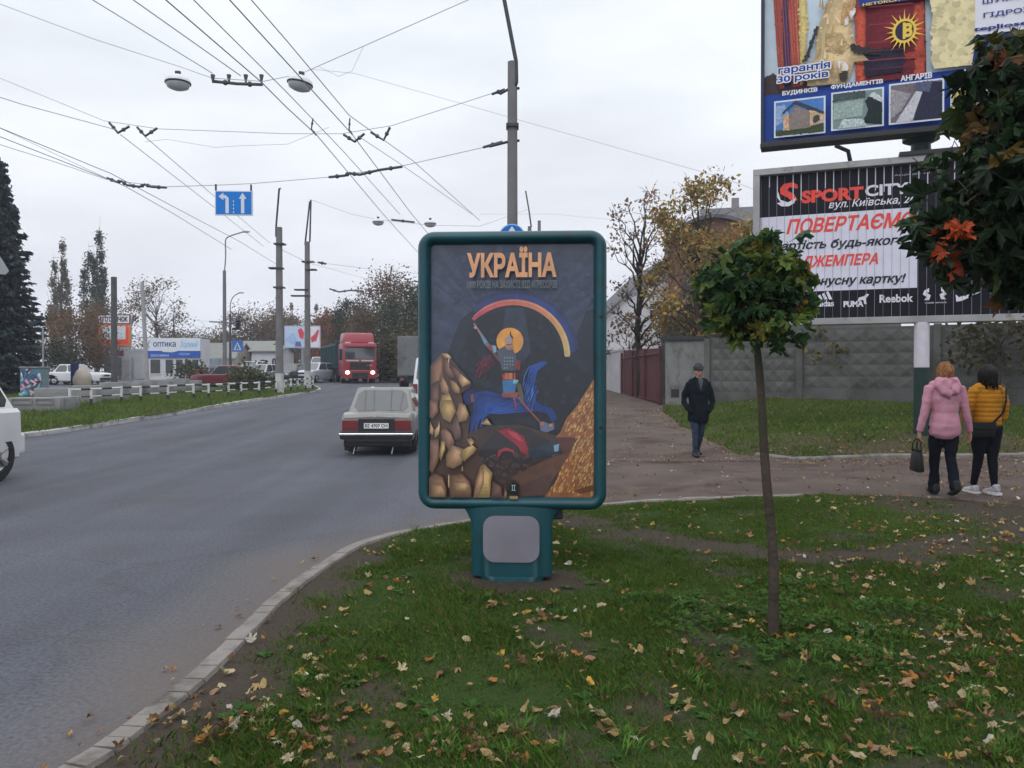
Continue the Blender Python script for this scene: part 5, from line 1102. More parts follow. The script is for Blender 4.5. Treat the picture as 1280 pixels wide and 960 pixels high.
def blob(name, chains, mat, parent, vox=.011, smooth=4, post=None):
    bm = bmesh.new()
    for c in chains: loft(bm, c)
    bmesh.ops.recalc_face_normals(bm, faces=bm.faces); me = bpy.data.meshes.new(name); bm.to_mesh(me); bm.free(); o = bpy.data.objects.new(name, me); COL.objects.link(o)
    r = o.modifiers.new('r', 'REMESH'); r.mode = 'VOXEL'; r.voxel_size = vox; s = o.modifiers.new('s', 'SMOOTH'); s.factor = .5; s.iterations = smooth
    evalmesh(o); me = o.data
    if post: post(me)
    me.materials.clear(); me.materials.append(mat); me.polygons.foreach_set('use_smooth', [True] * len(me.polygons)); me.update(); o.parent = parent; return o
M_SKIN = M('skin', (.36, .20, .145), rough=.55, var=.08)
def M_CLOTH(name, col, rough=.85, bump=.25, bscale=120, var=.15, spec=.06): return M(name, col, rough=rough, var=var, scale=9, bump=bump, bscale=bscale, spec=spec)
M_JEANS = M_CLOTH('denim', (.035, .05, .085)); M_JEANSD = M_CLOTH('dark_denim', (.009, .010, .016)); M_COAT = M_CLOTH('navy_coat', (.008, .012, .017)); M_CAP = M_CLOTH('grey_cap', (.045, .047, .052))
M_SHOE = M('black_shoe', (.012, .012, .013), rough=.45, var=.1); M_TRAIN = M('trainer', (.42, .42, .45), rough=.6, var=.3, scale=14, dirt=((.10, .10, .11), 16, .56)); M_LEATHER = M('black_leather', (.006, .006, .007), rough=.5, var=.1, spec=.3)
def quilt(period, depth, z0=-9, z1=9):                          # the jacket's quilted tubes
    def f(me):
        for v in me.vertices:
            if z0 < v.co.z < z1: v.co += v.normal * (abs(math.sin(math.pi * v.co.z / period)) ** .6 - .6) * depth
    return f
def folds(depth, sc):
    def f(me):
        for v in me.vertices: v.co += v.normal * depth * (noise.noise(v.co * sc) + .5 * noise.noise(v.co * sc * 2.3))
    return f
def strands(name, parent, mat, c, rx, ry, rz, n, ln, wave, seed, r=.0035, cols=((.3, .3, .3),)):     # locks combed from the crown down over the head
    rr = random.Random(seed); mb = MB(); cx, cy, cz = c
    for _ in range(n):
        a = rr.uniform(0, 6.283); L = ln * rr.uniform(.75, 1.15); pts = []; ph = rr.uniform(0, 6); k = 8
        for i in range(k):
            t = i / (k - 1) * L; th = min(t, 1.75); drop = max(0, t - 1.75) * rz; q = 1.0 + .05 * math.sin(ph + 3 * t) + rr.uniform(-.02, .03); aa = a + wave * math.sin(ph + 4 * t)
            pts.append((cx + rx * q * math.sin(th + .12) * math.cos(aa), cy + ry * q * math.sin(th + .12) * math.sin(aa), cz + rz * q * math.cos(th + .12) - drop))
        if cy + 0 < 9 and pts[-1][1] > cy + ry * .55 and pts[-1][2] < cz + rz * .1: continue
        mb.col = rr.choice(cols); mb.tube(pts, [r * .7] + [r] * (k - 2) + [r * .4], n=4)
    return mb.build(name, mat, parent, smooth=True)
def head_chain(x, y, z, f):                                     # f = the way the face looks along y; z = chin height
    return [[(x, y, z - .07, .052, .055), (x, y + f * .005, z + .0, .055, .062)], [(x, y + f * .028, z + .015, .040, .052), (x, y + f * .018, z + .06, .068, .082), (x, y, z + .12, .077, .095), (x, y - f * .005, z + .17, .072, .088), (x, y - f * .005, z + .205, .05, .06)],
            [(x, y + f * .098, z + .095, .010, .012), (x, y + f * .115, z + .062, .017, .016)], [(x - .078, y, z + .115, .012, .02), (x - .08, y, z + .08, .010, .016)], [(x + .078, y, z + .115, .012, .02), (x + .08, y, z + .08, .010, .016)], [(x - .03, y + f * .082, z + .04, .012, .012), (x + .03, y + f * .082, z + .04, .012, .012)]]
def eyes(t, x, y, z, f):
    for s in (-1, 1):
        e = MB(); e.ball((x + s * .03, y + f * .086, z + .105), .0125); e.build('eye', M('eye_dark', (.03, .025, .022), rough=.2, var=0), t, smooth=True)
def hand_chains(x, y, z, s, curl=.5, f=1):                      # wrist at x,y,z hanging down; s = +1 thumb towards +y*f
    c = [[(x, y, z + .03, .024, .03), (x, y, z - .03, .020, .042), (x, y, z - .075, .018, .042)]]
    for i, (dy, ln) in enumerate(((.033, .066), (.011, .076), (-.011, .07), (-.032, .054))):
        yy = y + dy * f; c.append([(x, yy, z - .07, .0095, .0095), (x - s * .012 * curl, yy, z - .07 - ln * .55, .009, .009), (x - s * .04 * curl, yy, z - .07 - ln * .95, .0075, .0075)])
    c.append([(x, y + .03 * f, z - .015, .012, .012), (x - s * .012, y + .058 * f, z - .05, .0105, .0105), (x - s * .016, y + .06 * f, z - .085, .009, .009)]); return c
def shoe(name, x, y, mat, parent, f, lift=0., tilt=0., L=.27, sole=None, top=.12):
    ch = [[(x, y - f * L * .22, .045 + lift + tilt, .040, .042), (x, y + f * L * .1, .045 + lift + tilt * .4, .042, .045), (x, y + f * L * .42, .035 + lift, .046, .030), (x, y + f * L * .62, .030 + lift, .036, .024)], [(x, y - f * L * .16, .05 + lift + tilt, .042, .048), (x, y - f * L * .13, .12 * top / .12 + lift + tilt, .042, .050)]]
    o = blob(name, ch, mat, parent, vox=.01, smooth=3)
    if sole: b = MB(); b.prism([(x - .045, y - f * L * .34), (x + .045, y - f * L * .34), (x + .052, y + f * L * .4), (x + .03, y + f * L * .72), (x - .03, y + f * L * .72), (x - .052, y + f * L * .4)], .0 + lift, .022 + lift + tilt * .3, plane='xy'); b.build('sole', sole, o)
    return o
# --- man in a flat cap walking towards us, hands in his pockets
def man():
    d = 14.85; x = (873 - 640) / 1000 * d
    t = thing('person', 'man in grey flat cap, dark coat and blue jeans walking with hands in pockets', 'person', (x, d, zpath(x, d) + .004), R(6))
    f = -1; hips, sh, chin = .88, 1.40, 1.475
    la = [(-.085, 0, .88, .095, .10), (-.088, -.02, .70, .082, .088), (-.085, -.055, .48, .058, .064), (-.08, -.06, .28, .052, .056), (-.078, -.05, .09, .040, .044)]
    ra = [(.085, 0, .88, .095, .10), (.08, .0, .70, .082, .088), (.07, .03, .48, .058, .064), (.06, .11, .28, .052, .056), (.055, .19, .13, .040, .044)]
    body = [[(0, 0, .86, .16, .11), (0, 0, 1.05, .15, .11), (0, 0, 1.25, .16, .11), (0, 0, 1.36, .11, .07)], [(a, b, c, r * .74, q * .74) for a, b, c, r, q in la], [(a, b, c, r * .74, q * .74) for a, b, c, r, q in ra]] + head_chain(0, -.01, chin, f)
    armL = [(-.178, .01, 1.345, .064, .068), (-.255, .015, 1.17, .058, .062), (-.275, -.0, 1.02, .052, .056), (-.225, -.07, .90, .048, .050), (-.165, -.10, .84, .042, .044)]; armR = [(-a, b, c, r, q) for a, b, c, r, q in armL]
    body += [[(a * .97, b, c - .012, r * .52, q * .52) for a, b, c, r, q in A_] for A_ in (armL, armR)]
    for s, A_ in ((-1, armL), (1, armR)): wx, wy_, wz = A_[-1][:3]; body += [[(q[0] * .85, q[1] + .065, q[2] + .02, q[3], q[4]) for q in c] for c in hand_chains(wx, wy_, wz, s, .3, -1)]
    b = blob('body', body, M_SKIN, t, vox=.011, smooth=3); eyes(b, 0, -.01, chin, f)
    blob('coat', [[(0, .0, .70, .205, .155), (0, 0, .82, .20, .15), (0, 0, 1.02, .185, .14), (0, 0, 1.22, .205, .145), (0, .005, 1.36, .20, .115), (0, .01, 1.43, .10, .085)], armL, armR, [(-.14, .01, 1.385, .065, .07), (0, .01, 1.42, .09, .08), (.14, .01, 1.385, .065, .07)]], M_COAT, t, vox=.012, smooth=4, post=folds(.014, 8))
    c = MB(); c.add([(-.055, -.118, 1.44), (0, -.150, 1.22), (.055, -.118, 1.44), (0, -.10, 1.46)], [(0, 1, 2, 3)]); c.build('shirt', M_CLOTH('grey_shirt', (.09, .10, .115)), t)
    k = MB()
    for s in (-1, 1): k.add([(s * .05, -.125, 1.455), (s * .10, -.12, 1.42), (s * .085, -.158, 1.30), (s * .012, -.166, 1.20)], [(0, 1, 2, 3)])
    k.add([(.085, -.166, 1.20), (.145, -.152, 1.205), (.145, -.153, 1.19), (.085, -.167, 1.185)], [(0, 1, 2, 3)]); k.build('lapel', M_CLOTH('coat_edge', (.014, .02, .028)), t)
    blob('trousers', [la, ra, [(-.06, 0, .86, .10, .105), (.06, 0, .86, .10, .105)]], M_JEANS, t, vox=.012, smooth=3, post=folds(.012, 11))
    shoe('shoe', -.078, -.05, M_SHOE, t, f); shoe('shoe', .055, .19, M_SHOE, t, f, lift=.02, tilt=.07)
    cp = [[(-.035, .0, chin + .195, .07, .045), (.035, .0, chin + .195, .07, .045)], [(0, .05, chin + .165, .088, .07), (0, .0, chin + .19, .094, .05), (0, -.06, chin + .18, .088, .035)], [(0, -.09, chin + .158, .08, .012), (0, -.145, chin + .145, .055, .010)], [(0, .0, chin + .145, .090, .110), (0, .0, chin + .18, .092, .112)]]
    blob('cap', cp, M_CAP, t, vox=.010, smooth=3); blob('hair', [[(-.077, .03, chin + .13, .014, .035), (-.06, .085, chin + .12, .03, .02), (0, .1, chin + .12, .04, .016), (.06, .085, chin + .12, .03, .02), (.077, .03, chin + .13, .014, .035)]], M('grey_hair', (.12, .115, .11), rough=.8), t, vox=.009, smooth=2)
man()
# --- woman in a pink quilted jacket, seen from behind, bag in her left hand
def pink():
    d = 10.0; x = (1181 - 640) / 1000 * d
    t = thing('person', 'woman seen from behind in a pink hooded jacket and dark jeans carrying a handbag', 'person', (x, d, zpath(x, d) + .004), R(-5))
    f = 1; chin = 1.44
    la = [(-.08, 0, .86, .10, .115), (-.085, .05, .68, .085, .095), (-.075, .10, .47, .062, .070), (-.07, .12, .28, .058, .064), (-.065, .14, .06, .066, .075)]
    ra = [(.08, 0, .86, .10, .115), (.075, -.01, .68, .085, .095), (.06, -.03, .47, .062, .070), (.045, -.14, .29, .058, .064), (.03, -.24, .13, .066, .072)]
    aL = [(-.185, 0, 1.345, .062, .07), (-.225, -.01, 1.16, .055, .062), (-.252, -.01, 1.0, .050, .055), (-.285, .03, .82, .042, .045)]; aR = [(.185, 0, 1.345, .062, .07), (.225, -.01, 1.16, .055, .062), (.258, -.01, 1.0, .050, .055), (.315, .03, .82, .042, .045)]
    body = [[(0, 0, .86, .17, .12), (0, 0, 1.05, .14, .11), (0, 0, 1.25, .165, .11), (0, 0, 1.38, .13, .08)], [(a, b, c, r * .8, q * .8) for a, b, c, r, q in la], [(a, b, c, r * .8, q * .8) for a, b, c, r, q in ra]] + head_chain(0, .01, chin, f) + [[(a, b, c, r * .6, q * .6) for a, b, c, r, q in A_] for A_ in (aL, aR)]
    body += hand_chains(-.288, .035, .79, -1, .8, 1) + hand_chains(.32, .035, .79, 1, .4, 1)
    b = blob('body', body, M_SKIN, t, vox=.010, smooth=2); eyes(b, 0, .01, chin, f)
    PINK = M_CLOTH('pink_quilt', (.50, .24, .31), rough=.65, bump=.25, bscale=26, var=.12, spec=.15)
    blob('jacket', [[(0, 0, .80, .185, .150), (0, -.005, .88, .186, .155), (0, 0, 1.04, .155, .130), (0, 0, 1.22, .178, .135), (0, 0, 1.35, .165, .110), (0, 0, 1.41, .09, .08)], aL, aR, [(-.14, 0, 1.375, .065, .075), (0, 0, 1.40, .09, .085), (.14, 0, 1.375, .065, .075)]], PINK, t, vox=.011, smooth=3, post=lambda me: (quilt(.115, .0028)(me), folds(.007, 9)(me)))
    blob('hood', [[(-.085, -.055, 1.45, .055, .05), (-.10, -.10, 1.38, .06, .05), (-.05, -.135, 1.30, .06, .045), (0, -.145, 1.27, .06, .045), (.05, -.135, 1.30, .06, .045), (.10, -.10, 1.38, .06, .05), (.085, -.055, 1.45, .055, .05)], [(-.06, -.095, 1.44, .07, .045), (0, -.12, 1.36, .09, .05), (.06, -.095, 1.44, .07, .045)]], PINK, t, vox=.011, smooth=4, post=folds(.006, 9))
    blob('trousers', [la, ra, [(-.07, 0, .84, .105, .125), (.07, 0, .84, .105, .125)]], M_JEANSD, t, vox=.012, smooth=3, post=folds(.012, 11))
    shoe('boot', -.065, .14, M_SHOE, t, f, L=.25); shoe('boot', .03, -.24, M_SHOE, t, f, lift=.012, tilt=.07, L=.25)
    M_GING = M('ginger_hair', (.20, .08, .032), rough=.55, var=.35, scale=40, spec=.2); M_GLOCK = M('ginger_locks', rough=.5, var=.2, scale=30, attr=True, spec=.25)
    h = blob('hair', [[(0, -.02, chin + .02, .066, .062), (0, -.02, chin + .09, .084, .09), (0, -.012, chin + .16, .083, .092), (0, -.0, chin + .205, .058, .066)]], M_GING, t, vox=.010, smooth=3, post=folds(.005, 26))
    strands('locks', h, M_GLOCK, (0, -.012, chin + .115), .089, .096, .112, 330, 2.25, .20, 4, r=.0048, cols=((.34, .16, .065), (.22, .085, .032), (.42, .22, .10), (.15, .06, .025), (.28, .11, .04)))
    bx, by = x + (-.315), d + .06
    hb = thing('handbag', 'black leather handbag hanging from the hand of the woman in pink', 'handbag', (bx, by, zpath(x, d)), R(-8))
    b = MB(); b.box(-.055, -.145, .30, .055, .145, .56, .03, taper=(.65, .75)); b.box(-.02, -.105, .555, .02, .105, .585, .008)
    m_ = b.build('bag_body', M_LEATHER, hb, smooth=40); hd = MB()
    for s in (-1, 1): hd.tube([(s * .03, -.075, .55), (s * .025, -.06, .66), (s * .005, -.02, .715), (s * .005, .02, .715), (s * .025, .06, .66), (s * .03, .075, .55)], .008, n=6)
    hd.build('handle', M_LEATHER, hb)
pink()
# --- woman in a mustard puffer, seen from behind on the right, looking left, shoulder bag across
def yellow():
    d = 10.15; x = (1234 - 640) / 1000 * d
    t = thing('person', 'dark haired woman in a mustard puffer jacket and white trainers seen from behind', 'person', (x, d, zpath(x, d) + .004), R(4))
    f = 1; chin = 1.40
    la = [(-.085, 0, .84, .108, .115), (-.085, .04, .67, .088, .092), (-.07, .06, .46, .060, .064), (-.075, .10, .27, .052, .055), (-.08, .14, .12, .036, .040)]
    ra = [(.085, 0, .84, .108, .115), (.075, -.01, .67, .088, .092), (.06, -.02, .46, .060, .064), (.055, -.05, .27, .052, .055), (.055, -.07, .12, .036, .040)]
    aL = [(-.175, 0, 1.315, .066, .07), (-.235, .01, 1.14, .064, .066), (-.255, .05, .98, .056, .058), (-.17, .17, 1.0, .048, .050)]; aR = [(.175, 0, 1.315, .066, .07), (.225, .0, 1.14, .064, .066), (.24, .03, .99, .056, .058), (.20, .15, .86, .046, .048)]
    body = [[(0, 0, .85, .17, .12), (0, 0, 1.03, .14, .11), (0, 0, 1.22, .16, .11), (0, 0, 1.34, .13, .08)], [(a, b, c, r * .82, q * .82) for a, b, c, r, q in la], [(a, b, c, r * .82, q * .82) for a, b, c, r, q in ra]] + head_chain(0, .02, chin, f) + [[(a, b, c, r * .6, q * .6) for a, b, c, r, q in A_] for A_ in (aL, aR)]
    body += hand_chains(-.16, .19, 1.0, -1, .8, 1) + hand_chains(.20, .17, .83, 1, .8, 1)
    b = blob('body', body, M_SKIN, t, vox=.010, smooth=2); eyes(b, 0, .02, chin, f)
    MUS = M_CLOTH('mustard_puffer', (.42, .175, .010), rough=.6, bump=.2, bscale=26, var=.12, spec=.15)
    blob('jacket', [[(0, 0, .90, .17, .14), (0, 0, 1.0, .162, .135), (0, 0, 1.10, .168, .13), (0, 0, 1.22, .175, .132), (0, 0, 1.32, .158, .105), (0, .01, 1.40, .085, .085)], aL, aR, [(-.13, 0, 1.34, .065, .075), (0, 0, 1.365, .09, .085), (.13, 0, 1.34, .065, .075)]], MUS, t, vox=.0105, smooth=2, post=lambda me: (quilt(.058, .010, .88, 1.40)(me), folds(.006, 9)(me)))
    blob('trousers', [la, ra, [(-.07, -.01, .83, .108, .125), (.07, -.01, .83, .108, .125)]], M_JEANSD, t, vox=.012, smooth=3, post=folds(.006, 12))
    WS = M('white_sole', (.62, .62, .64), rough=.7)
    shoe('trainer', -.08, .14, M_TRAIN, t, f, sole=WS, L=.26, top=.078); shoe('trainer', .055, -.07, M_TRAIN, t, f, sole=WS, lift=.008, tilt=.03, L=.26, top=.078)
    M_BLK = M('black_hair', (.007, .006, .006), rough=.5, var=.2, scale=30, spec=.25)
    h = blob('hair', [[(0, -.03, chin - .01, .078, .055), (0, -.025, chin + .08, .098, .10), (0, -.01, chin + .16, .096, .104), (0, .0, chin + .21, .062, .072)], [(-.07, .0, chin + .0, .033, .045), (-.08, .02, chin + .12, .03, .06)], [(.075, -.0, chin + .0, .04, .05), (.08, .02, chin + .12, .03, .06)]], M_BLK, t, vox=.010, smooth=3, post=folds(.008, 22))
    strands('locks', h, M_BLK, (0, -.012, chin + .11), .108, .114, .115, 300, 2.75, .16, 8, r=.0045)
    sb = thing('shoulder_bag', 'small black bag on a long strap across the mustard jacket', 'shoulder bag', (x - .16, d - .16, zpath(x, d)), R(-12))
    b = MB(); b.box(-.15, -.045, .74, .15, .045, .93, .03); b.build('bag_body', M_LEATHER, sb, smooth=40); MB().box(-.15, -.055, .84, .15, -.04, .935, .006).build('flap', M_LEATHER, sb)
    s = MB(); s.tube([(.14, .03, .92), (.24, -.005, 1.05), (.27, -.01, 1.2), (.285, .03, 1.36), (.26, .12, 1.415), (.2, .26, 1.35), (.05, .35, 1.1), (-.10, .26, .95), (-.15, .02, .92)], [(.014, .004)] * 9, n=6); s.build('strap', M_LEATHER, sb)
yellow()
# ================================================================== TREES
M_BARK = M('bark', (.075, .06, .048), rough=.95, var=.35, scale=6, bump=.7, bscale=30, spec=.1, dirt=((.045, .05, .035), 3, .5))
M_BARKD = M('dark_bark', (.035, .03, .027), rough=.95, var=.3, scale=8, bump=.5, spec=.1)
M_BARKP = M('pale_bark', (.16, .15, .14), rough=.95, var=.3, scale=3, bump=.4, spec=.1)
M_FOL = MLEAF('foliage', rough=.6, trans=.28, spec=.12); M_MAPLE = MLEAF('maple_foliage', rough=.45, trans=.30, spec=.22); M_NEEDLE = MLEAF('needles', rough=.7, trans=.0, spec=.2)
def unit(v): return v / np.maximum(1e-9, np.linalg.norm(v, axis=-1, keepdims=True))
def quads(P, size, rng, up=.3, aspect=.6, col=None):            # leaf-shaped rhombs round the points P
    N = len(P); n = unit(rng.normal(size=(N, 3)) + np.array([0, 0, up])); t = unit(np.cross(n, rng.normal(size=(N, 3)))); b = np.cross(n, t); s = size[:, None]
    V = np.zeros((N, 4, 3)); V[:, 0] = P - t * s * .5; V[:, 1] = P + b * s * .5 * aspect; V[:, 2] = P + t * s * .5; V[:, 3] = P - b * s * .5 * aspect
    return V.reshape(-1, 3)
def pick(pal, wts, N, rng, v=.25):
    pal = np.array(pal); w = np.array(wts, float); c = pal[rng.choice(len(pal), N, p=w / w.sum())]; return c * (1 + v * (rng.random((N, 1)) * 2 - 1))
def limb(mb, a, b, r0, r1, sag=.0, wob=.06, n=5, seg=6):
    a, b = Vector(a), Vector(b); L = (b - a).length; pts = []
    for i in range(n + 1):
        t = i / n; p = a.lerp(b, t); p.z += sag * math.sin(math.pi * t) * L
        if 0 < i < n: p += Vector((random.gauss(0, wob), random.gauss(0, wob), random.gauss(0, wob))) * L * .5
        pts.append(p)
    mb.tube(pts, [r0 + (r1 - r0) * i / n for i in range(n + 1)], n=seg); return pts
def tree(name, label, px, d, top, rx, pal, wts, n=2200, ls=.32, bot=.3, shape='round', bark=None, group=None, clumps=16, seed=1, dens=.42, cat='tree', bare=0, ground=None, yoff=0.):
    random.seed(seed); rng = np.random.default_rng(seed); x = (px - 640) / 1000 * d; z0 = H(d) if ground is None else ground; h = EYE - (top - HOR) / 1000 * d - z0
    t = thing(name, label, cat, (x, d + yoff, z0 - .05), 0, group); tr = MB(); r0 = max(.05, h * .017); zb = h * bot
    cl = []
    if shape == 'round':
        limb(tr, (0, 0, 0), (random.uniform(-.1, .1) * rx, 0, h * .62), r0, r0 * .4, n=6, wob=.02, seg=8)
        for i in range(clumps):
            a = random.uniform(0, 6.3); u = random.random(); zz = zb + (h - zb) * (.12 + .80 * (i + .5) / clumps); q = math.sin(math.pi * min(1, max(.12, ((zz - zb) / (h - zb)) * .86 + .1))) ** .7
            rr = rx * q * (.35 + .55 * math.sqrt(u)); c = (rr * math.cos(a), rr * math.sin(a), zz); cl.append((c, rx * dens * random.uniform(.6, 1.1), random.uniform(.75, 1.3)))
            pts = limb(tr, (0, 0, min(h * .6, zz * .72)), c, r0 * .33, r0 * .06, sag=.06)
            for k in range(3 + bare): e = pts[random.randint(2, 5)]; limb(tr, e, e + Vector((random.gauss(0, .35), random.gauss(0, .35), random.uniform(.1, .6))) * rx * .6, r0 * .09, r0 * .035, n=3, seg=4)
    elif shape == 'poplar':
        limb(tr, (0, 0, 0), (0, 0, h * .9), r0 * .8, r0 * .15, n=8, wob=.008, seg=8)
        for i in range(clumps):
            f = (i + .5) / clumps; pl_ = i % 4; top_ = (1, .78, .90, .70)[pl_]; zz = zb + (h * top_ - zb) * f; q = min(1, .55 + f) * (1 - .7 * max(0, (f - .72) / .28)); a = pl_ * 1.7 + seed + random.uniform(-.35, .35); rr = rx * q * ((.3, .85, .7, .95)[pl_]); c = (rr * math.cos(a), rr * math.sin(a), zz)
            limb(tr, (0, 0, zz - rx * 1.6), c, r0 * .2, r0 * .05); limb(tr, c, (c[0] * 1.25, c[1] * 1.25, zz + rx * random.uniform(.6, 1.6)), r0 * .08, r0 * .02); cl.append((c, rx * dens * random.uniform(.75, 1.05) * (.95 - .45 * f), random.uniform(.7, 1.3)))
    tr.build('trunk', bark or M_BARK, t, smooth=True)
    per = max(1, n // len(cl)); Ps = []; Cs = []
    for (c, r, g) in cl:
        st = np.array([1, 1, 2.1]) if shape == 'poplar' else np.array([1, 1, .8]); P = np.array(c) + rng.normal(size=(per, 3)) * r * .55 * st; P = P[P[:, 2] > zb * .6]; Ps.append(P); Cs.append(pick(pal, wts, len(P), rng) * g)
    P = np.concatenate(Ps); Cc = np.concatenate(Cs).clip(0, .8); s = ls * (.6 + .8 * rng.random(len(P)))
    if len(P): fastmesh('crown', quads(P, s, rng), 4, Cc, M_FOL, t)
    return t
def maple(name, label, base, topc, lobes, n, s0, pal, wts, trunk_r, accents=(), seed=3):
    random.seed(seed); rng = np.random.default_rng(seed); t = thing(name, label, 'tree', base); tr = MB(); topc = Vector(topc) - Vector(base)
    pts = [Vector((0, 0, -.05)), Vector((topc.x * .12 + .012, topc.y * .2, topc.z * .28)), Vector((topc.x * .42 - .008, topc.y * .5, topc.z * .55)), Vector((topc.x * .72 + .006, topc.y * .8, topc.z * .8)), topc]
    pts = smooth_line(pts, 2); k = len(pts); tr.tube(pts, [trunk_r * (1.25 if i == 0 else 1) * (1 - .42 * i / k) * random.uniform(.94, 1.06) for i in range(k)], n=12)
    V = []; cols = []; F = len(OUTL); base_l = np.array([leaf_pts(OUTL, c, f, sd) for c, f, sd in ((-.35, .25, 1), (-.6, .1, 2), (-.2, .4, 3), (-.5, -.1, 4), (-.8, .2, 5))]); wsum = sum(l[4] for l in lobes)
    for (cx, cy, cz, r, w, sq) in lobes:
        c = Vector((cx, cy, cz)) - Vector(base); br = limb(tr, pts[-1] * .97 + Vector((0, 0, 0)), c, trunk_r * .38, trunk_r * .12, wob=.08)
        for _ in range(7): e = c + Vector((random.gauss(0, .5), random.gauss(0, .5), random.gauss(0, .45))) * r; limb(tr, br[random.randint(2, 5)], e, trunk_r * .13, trunk_r * .05, n=3, seg=4)
        for _ in range(int(n * w / wsum)):
            dv = unit(rng.normal(size=3)); rr = r * rng.random() ** .42 * (1.28 if rng.random() < .18 else 1); p = np.array(c) + dv * rr * np.array([1, 1, sq])
            out = unit(dv + np.array([0, 0, .1])); tip = unit(out * .55 + np.array([0, 0, -.75]) + rng.normal(size=3) * .35); nn = unit(out * .7 + np.array([0, 0, .75]) + rng.normal(size=3) * .4); nn = unit(nn - tip * nn.dot(tip)); sd = np.cross(tip, nn); s = s0 * (.55 + .75 * rng.random())
            L = base_l[rng.integers(0, 5)]; Q = p + (L[:, :1] * sd + L[:, 1:2] * tip + L[:, 2:3] * nn) * s
            col = np.array(random.choices(pal, wts)[0]) * random.uniform(.7, 1.3)
            wp_ = Vector(p) + Vector(base)
            for (ax, ay, az, ar, ac) in accents:
                if (wp_ - Vector((ax, ay, az))).length < ar and random.random() < (.75 if ac[0] > .28 else .55): col = np.array(ac) * random.uniform(.7, 1.25)
            for i in range(F):
                V += [Q[0], Q[1 + i], Q[1 + (i + 1) % F]]; cols.append(col * random.uniform(.92, 1.08))
            tr.tube([Vector(p - tip * s * .1), Vector(p - tip * s * .1) - Vector(tip * s * .55) + Vector((0, 0, s * .15))], [.0022, .0016], n=3, cap=False)
    tr.build('trunk', M_BARK, t, smooth=True); fastmesh('crown', np.array(V), 3, np.array(cols).clip(0, .8), M_MAPLE, t); return t
DG_, MG_, YG_, OC_, OR_ = (.012, .030, .016), (.020, .046, .020), (.055, .075, .020), (.17, .105, .022), (.21, .075, .022)
b0 = gp(968, 796, .1); c0 = W(943, 408, 4.6)
LB = lambda px, py, d, r, w, sq=.95: (*W(px, py, d), r, w, sq)
maple('young_maple', 'slim young maple with a small round green crown standing on the near lawn', b0, c0, [LB(936, 350, 4.6, .21, 5), LB(910, 352, 4.52, .17, 3), LB(970, 352, 4.55, .195, 3.8), LB(944, 322, 4.65, .15, 2), LB(920, 388, 4.5, .165, 2.3), LB(972, 402, 4.5, .175, 2.8), LB(984, 334, 4.6, .15, 1.6), LB(894, 370, 4.6, .11, 1), LB(950, 305, 4.6, .09, .8), LB(1000, 370, 4.55, .10, .9)], 560, .079, [(.020, .056, .022), (.040, .092, .030), (.115, .165, .034), (.20, .17, .03), (.24, .11, .025)], [3.4, 5, 4, .4, .12], .032,
      [(*W(962, 302, 4.5), .09, (.16, .15, .03)), (*W(1003, 342, 4.45), .10, (.19, .17, .025)), (*W(985, 385, 4.3), .10, (.22, .12, .022)), (*W(905, 392, 4.3), .05, (.24, .11, .02))], seed=5)
b1 = Vector((2.62, 3.55, .1)); b1.z = zlawn(b1.x, b1.y); LC = lambda px, py, d, r, w, sq=.95: (*W(px, py, d), r, w, sq)
maple('maple', 'larger dark maple whose crown hangs in from the right edge before the billboards', b1, (2.40, 3.5, 1.95), [LC(1288, 275, 3.4, .31, 4.6), LC(1208, 304, 3.36, .16, 2.1), LC(1172, 284, 3.45, .12, .8), LC(1256, 208, 3.4, .27, 3.4), LC(1222, 160, 3.45, .10, .6), LC(1275, 120, 3.4, .25, 3), LC(1262, 80, 3.45, .15, 1.1), LC(1320, 240, 3.4, .45, 7), LC(1385, 340, 3.5, .32, 3.4), LC(1290, 352, 3.35, .13, .9), LC(1330, 110, 3.4, .38, 4), LC(1430, 240, 3.6, .45, 4), LC(1410, 60, 3.7, .40, 3)], 1500, .092, [(.016, .030, .014), (.022, .050, .019), (.050, .075, .020), (.12, .08, .018), (.16, .06, .02)], [7, 5, 1.2, .25, .12], .045,
      [(*W(1122, 282, 3.5), .10, (.20, .14, .012)), (*W(1188, 296, 3.27), .08, (.44, .075, .022)), (*W(1208, 318, 3.26), .075, (.42, .06, .02)), (*W(1238, 342, 3.2), .05, (.32, .03, .02)), (*W(1215, 160, 3.4), .09, (.14, .085, .03)), (*W(1265, 50, 3.4), .10, (.11, .10, .02))], seed=9)
# beyond the concrete wall
tree('autumn_tree', 'thin autumn tree with ochre leaves behind the concrete wall', 872, 33.6, 205, 2.3, [(.42, .29, .09), (.30, .20, .075), (.24, .20, .075), (.36, .18, .06), (.14, .13, .055)], [4, 3, 3, 1.5, 1.6], n=4600, ls=.19, bot=.14, clumps=34, seed=12, dens=.30, bare=3, ground=.5)
tree('autumn_shrub', 'broad golden shrub over the wall in front of the brick building', 915, 34.2, 262, 2.2, [(.40, .28, .08), (.28, .21, .07), (.17, .17, .055), (.34, .16, .05)], [3, 3, 2, 1], n=4200, ls=.19, bot=.1, clumps=26, seed=13, dens=.34, bare=1, ground=.5, cat='shrub')
tree('thin_tree', 'almost bare tree with a few brownish pink leaves by the red gate', 800, 36.5, 222, 2.0, [(.22, .14, .11), (.18, .12, .08), (.24, .16, .08)], [3, 3, 2], n=900, ls=.18, bot=.16, clumps=26, seed=21, dens=.26, bare=4, ground=.6, bark=M_BARKD)
tree('shrub', 'low reddish shrub growing over the pale wall by the red gate', 783, 44, 385, 1.5, [(.14, .08, .07), (.11, .07, .06), (.09, .08, .05)], [3, 3, 2], n=520, ls=.22, bot=.1, clumps=12, seed=22, cat='shrub', bare=2, ground=.8)
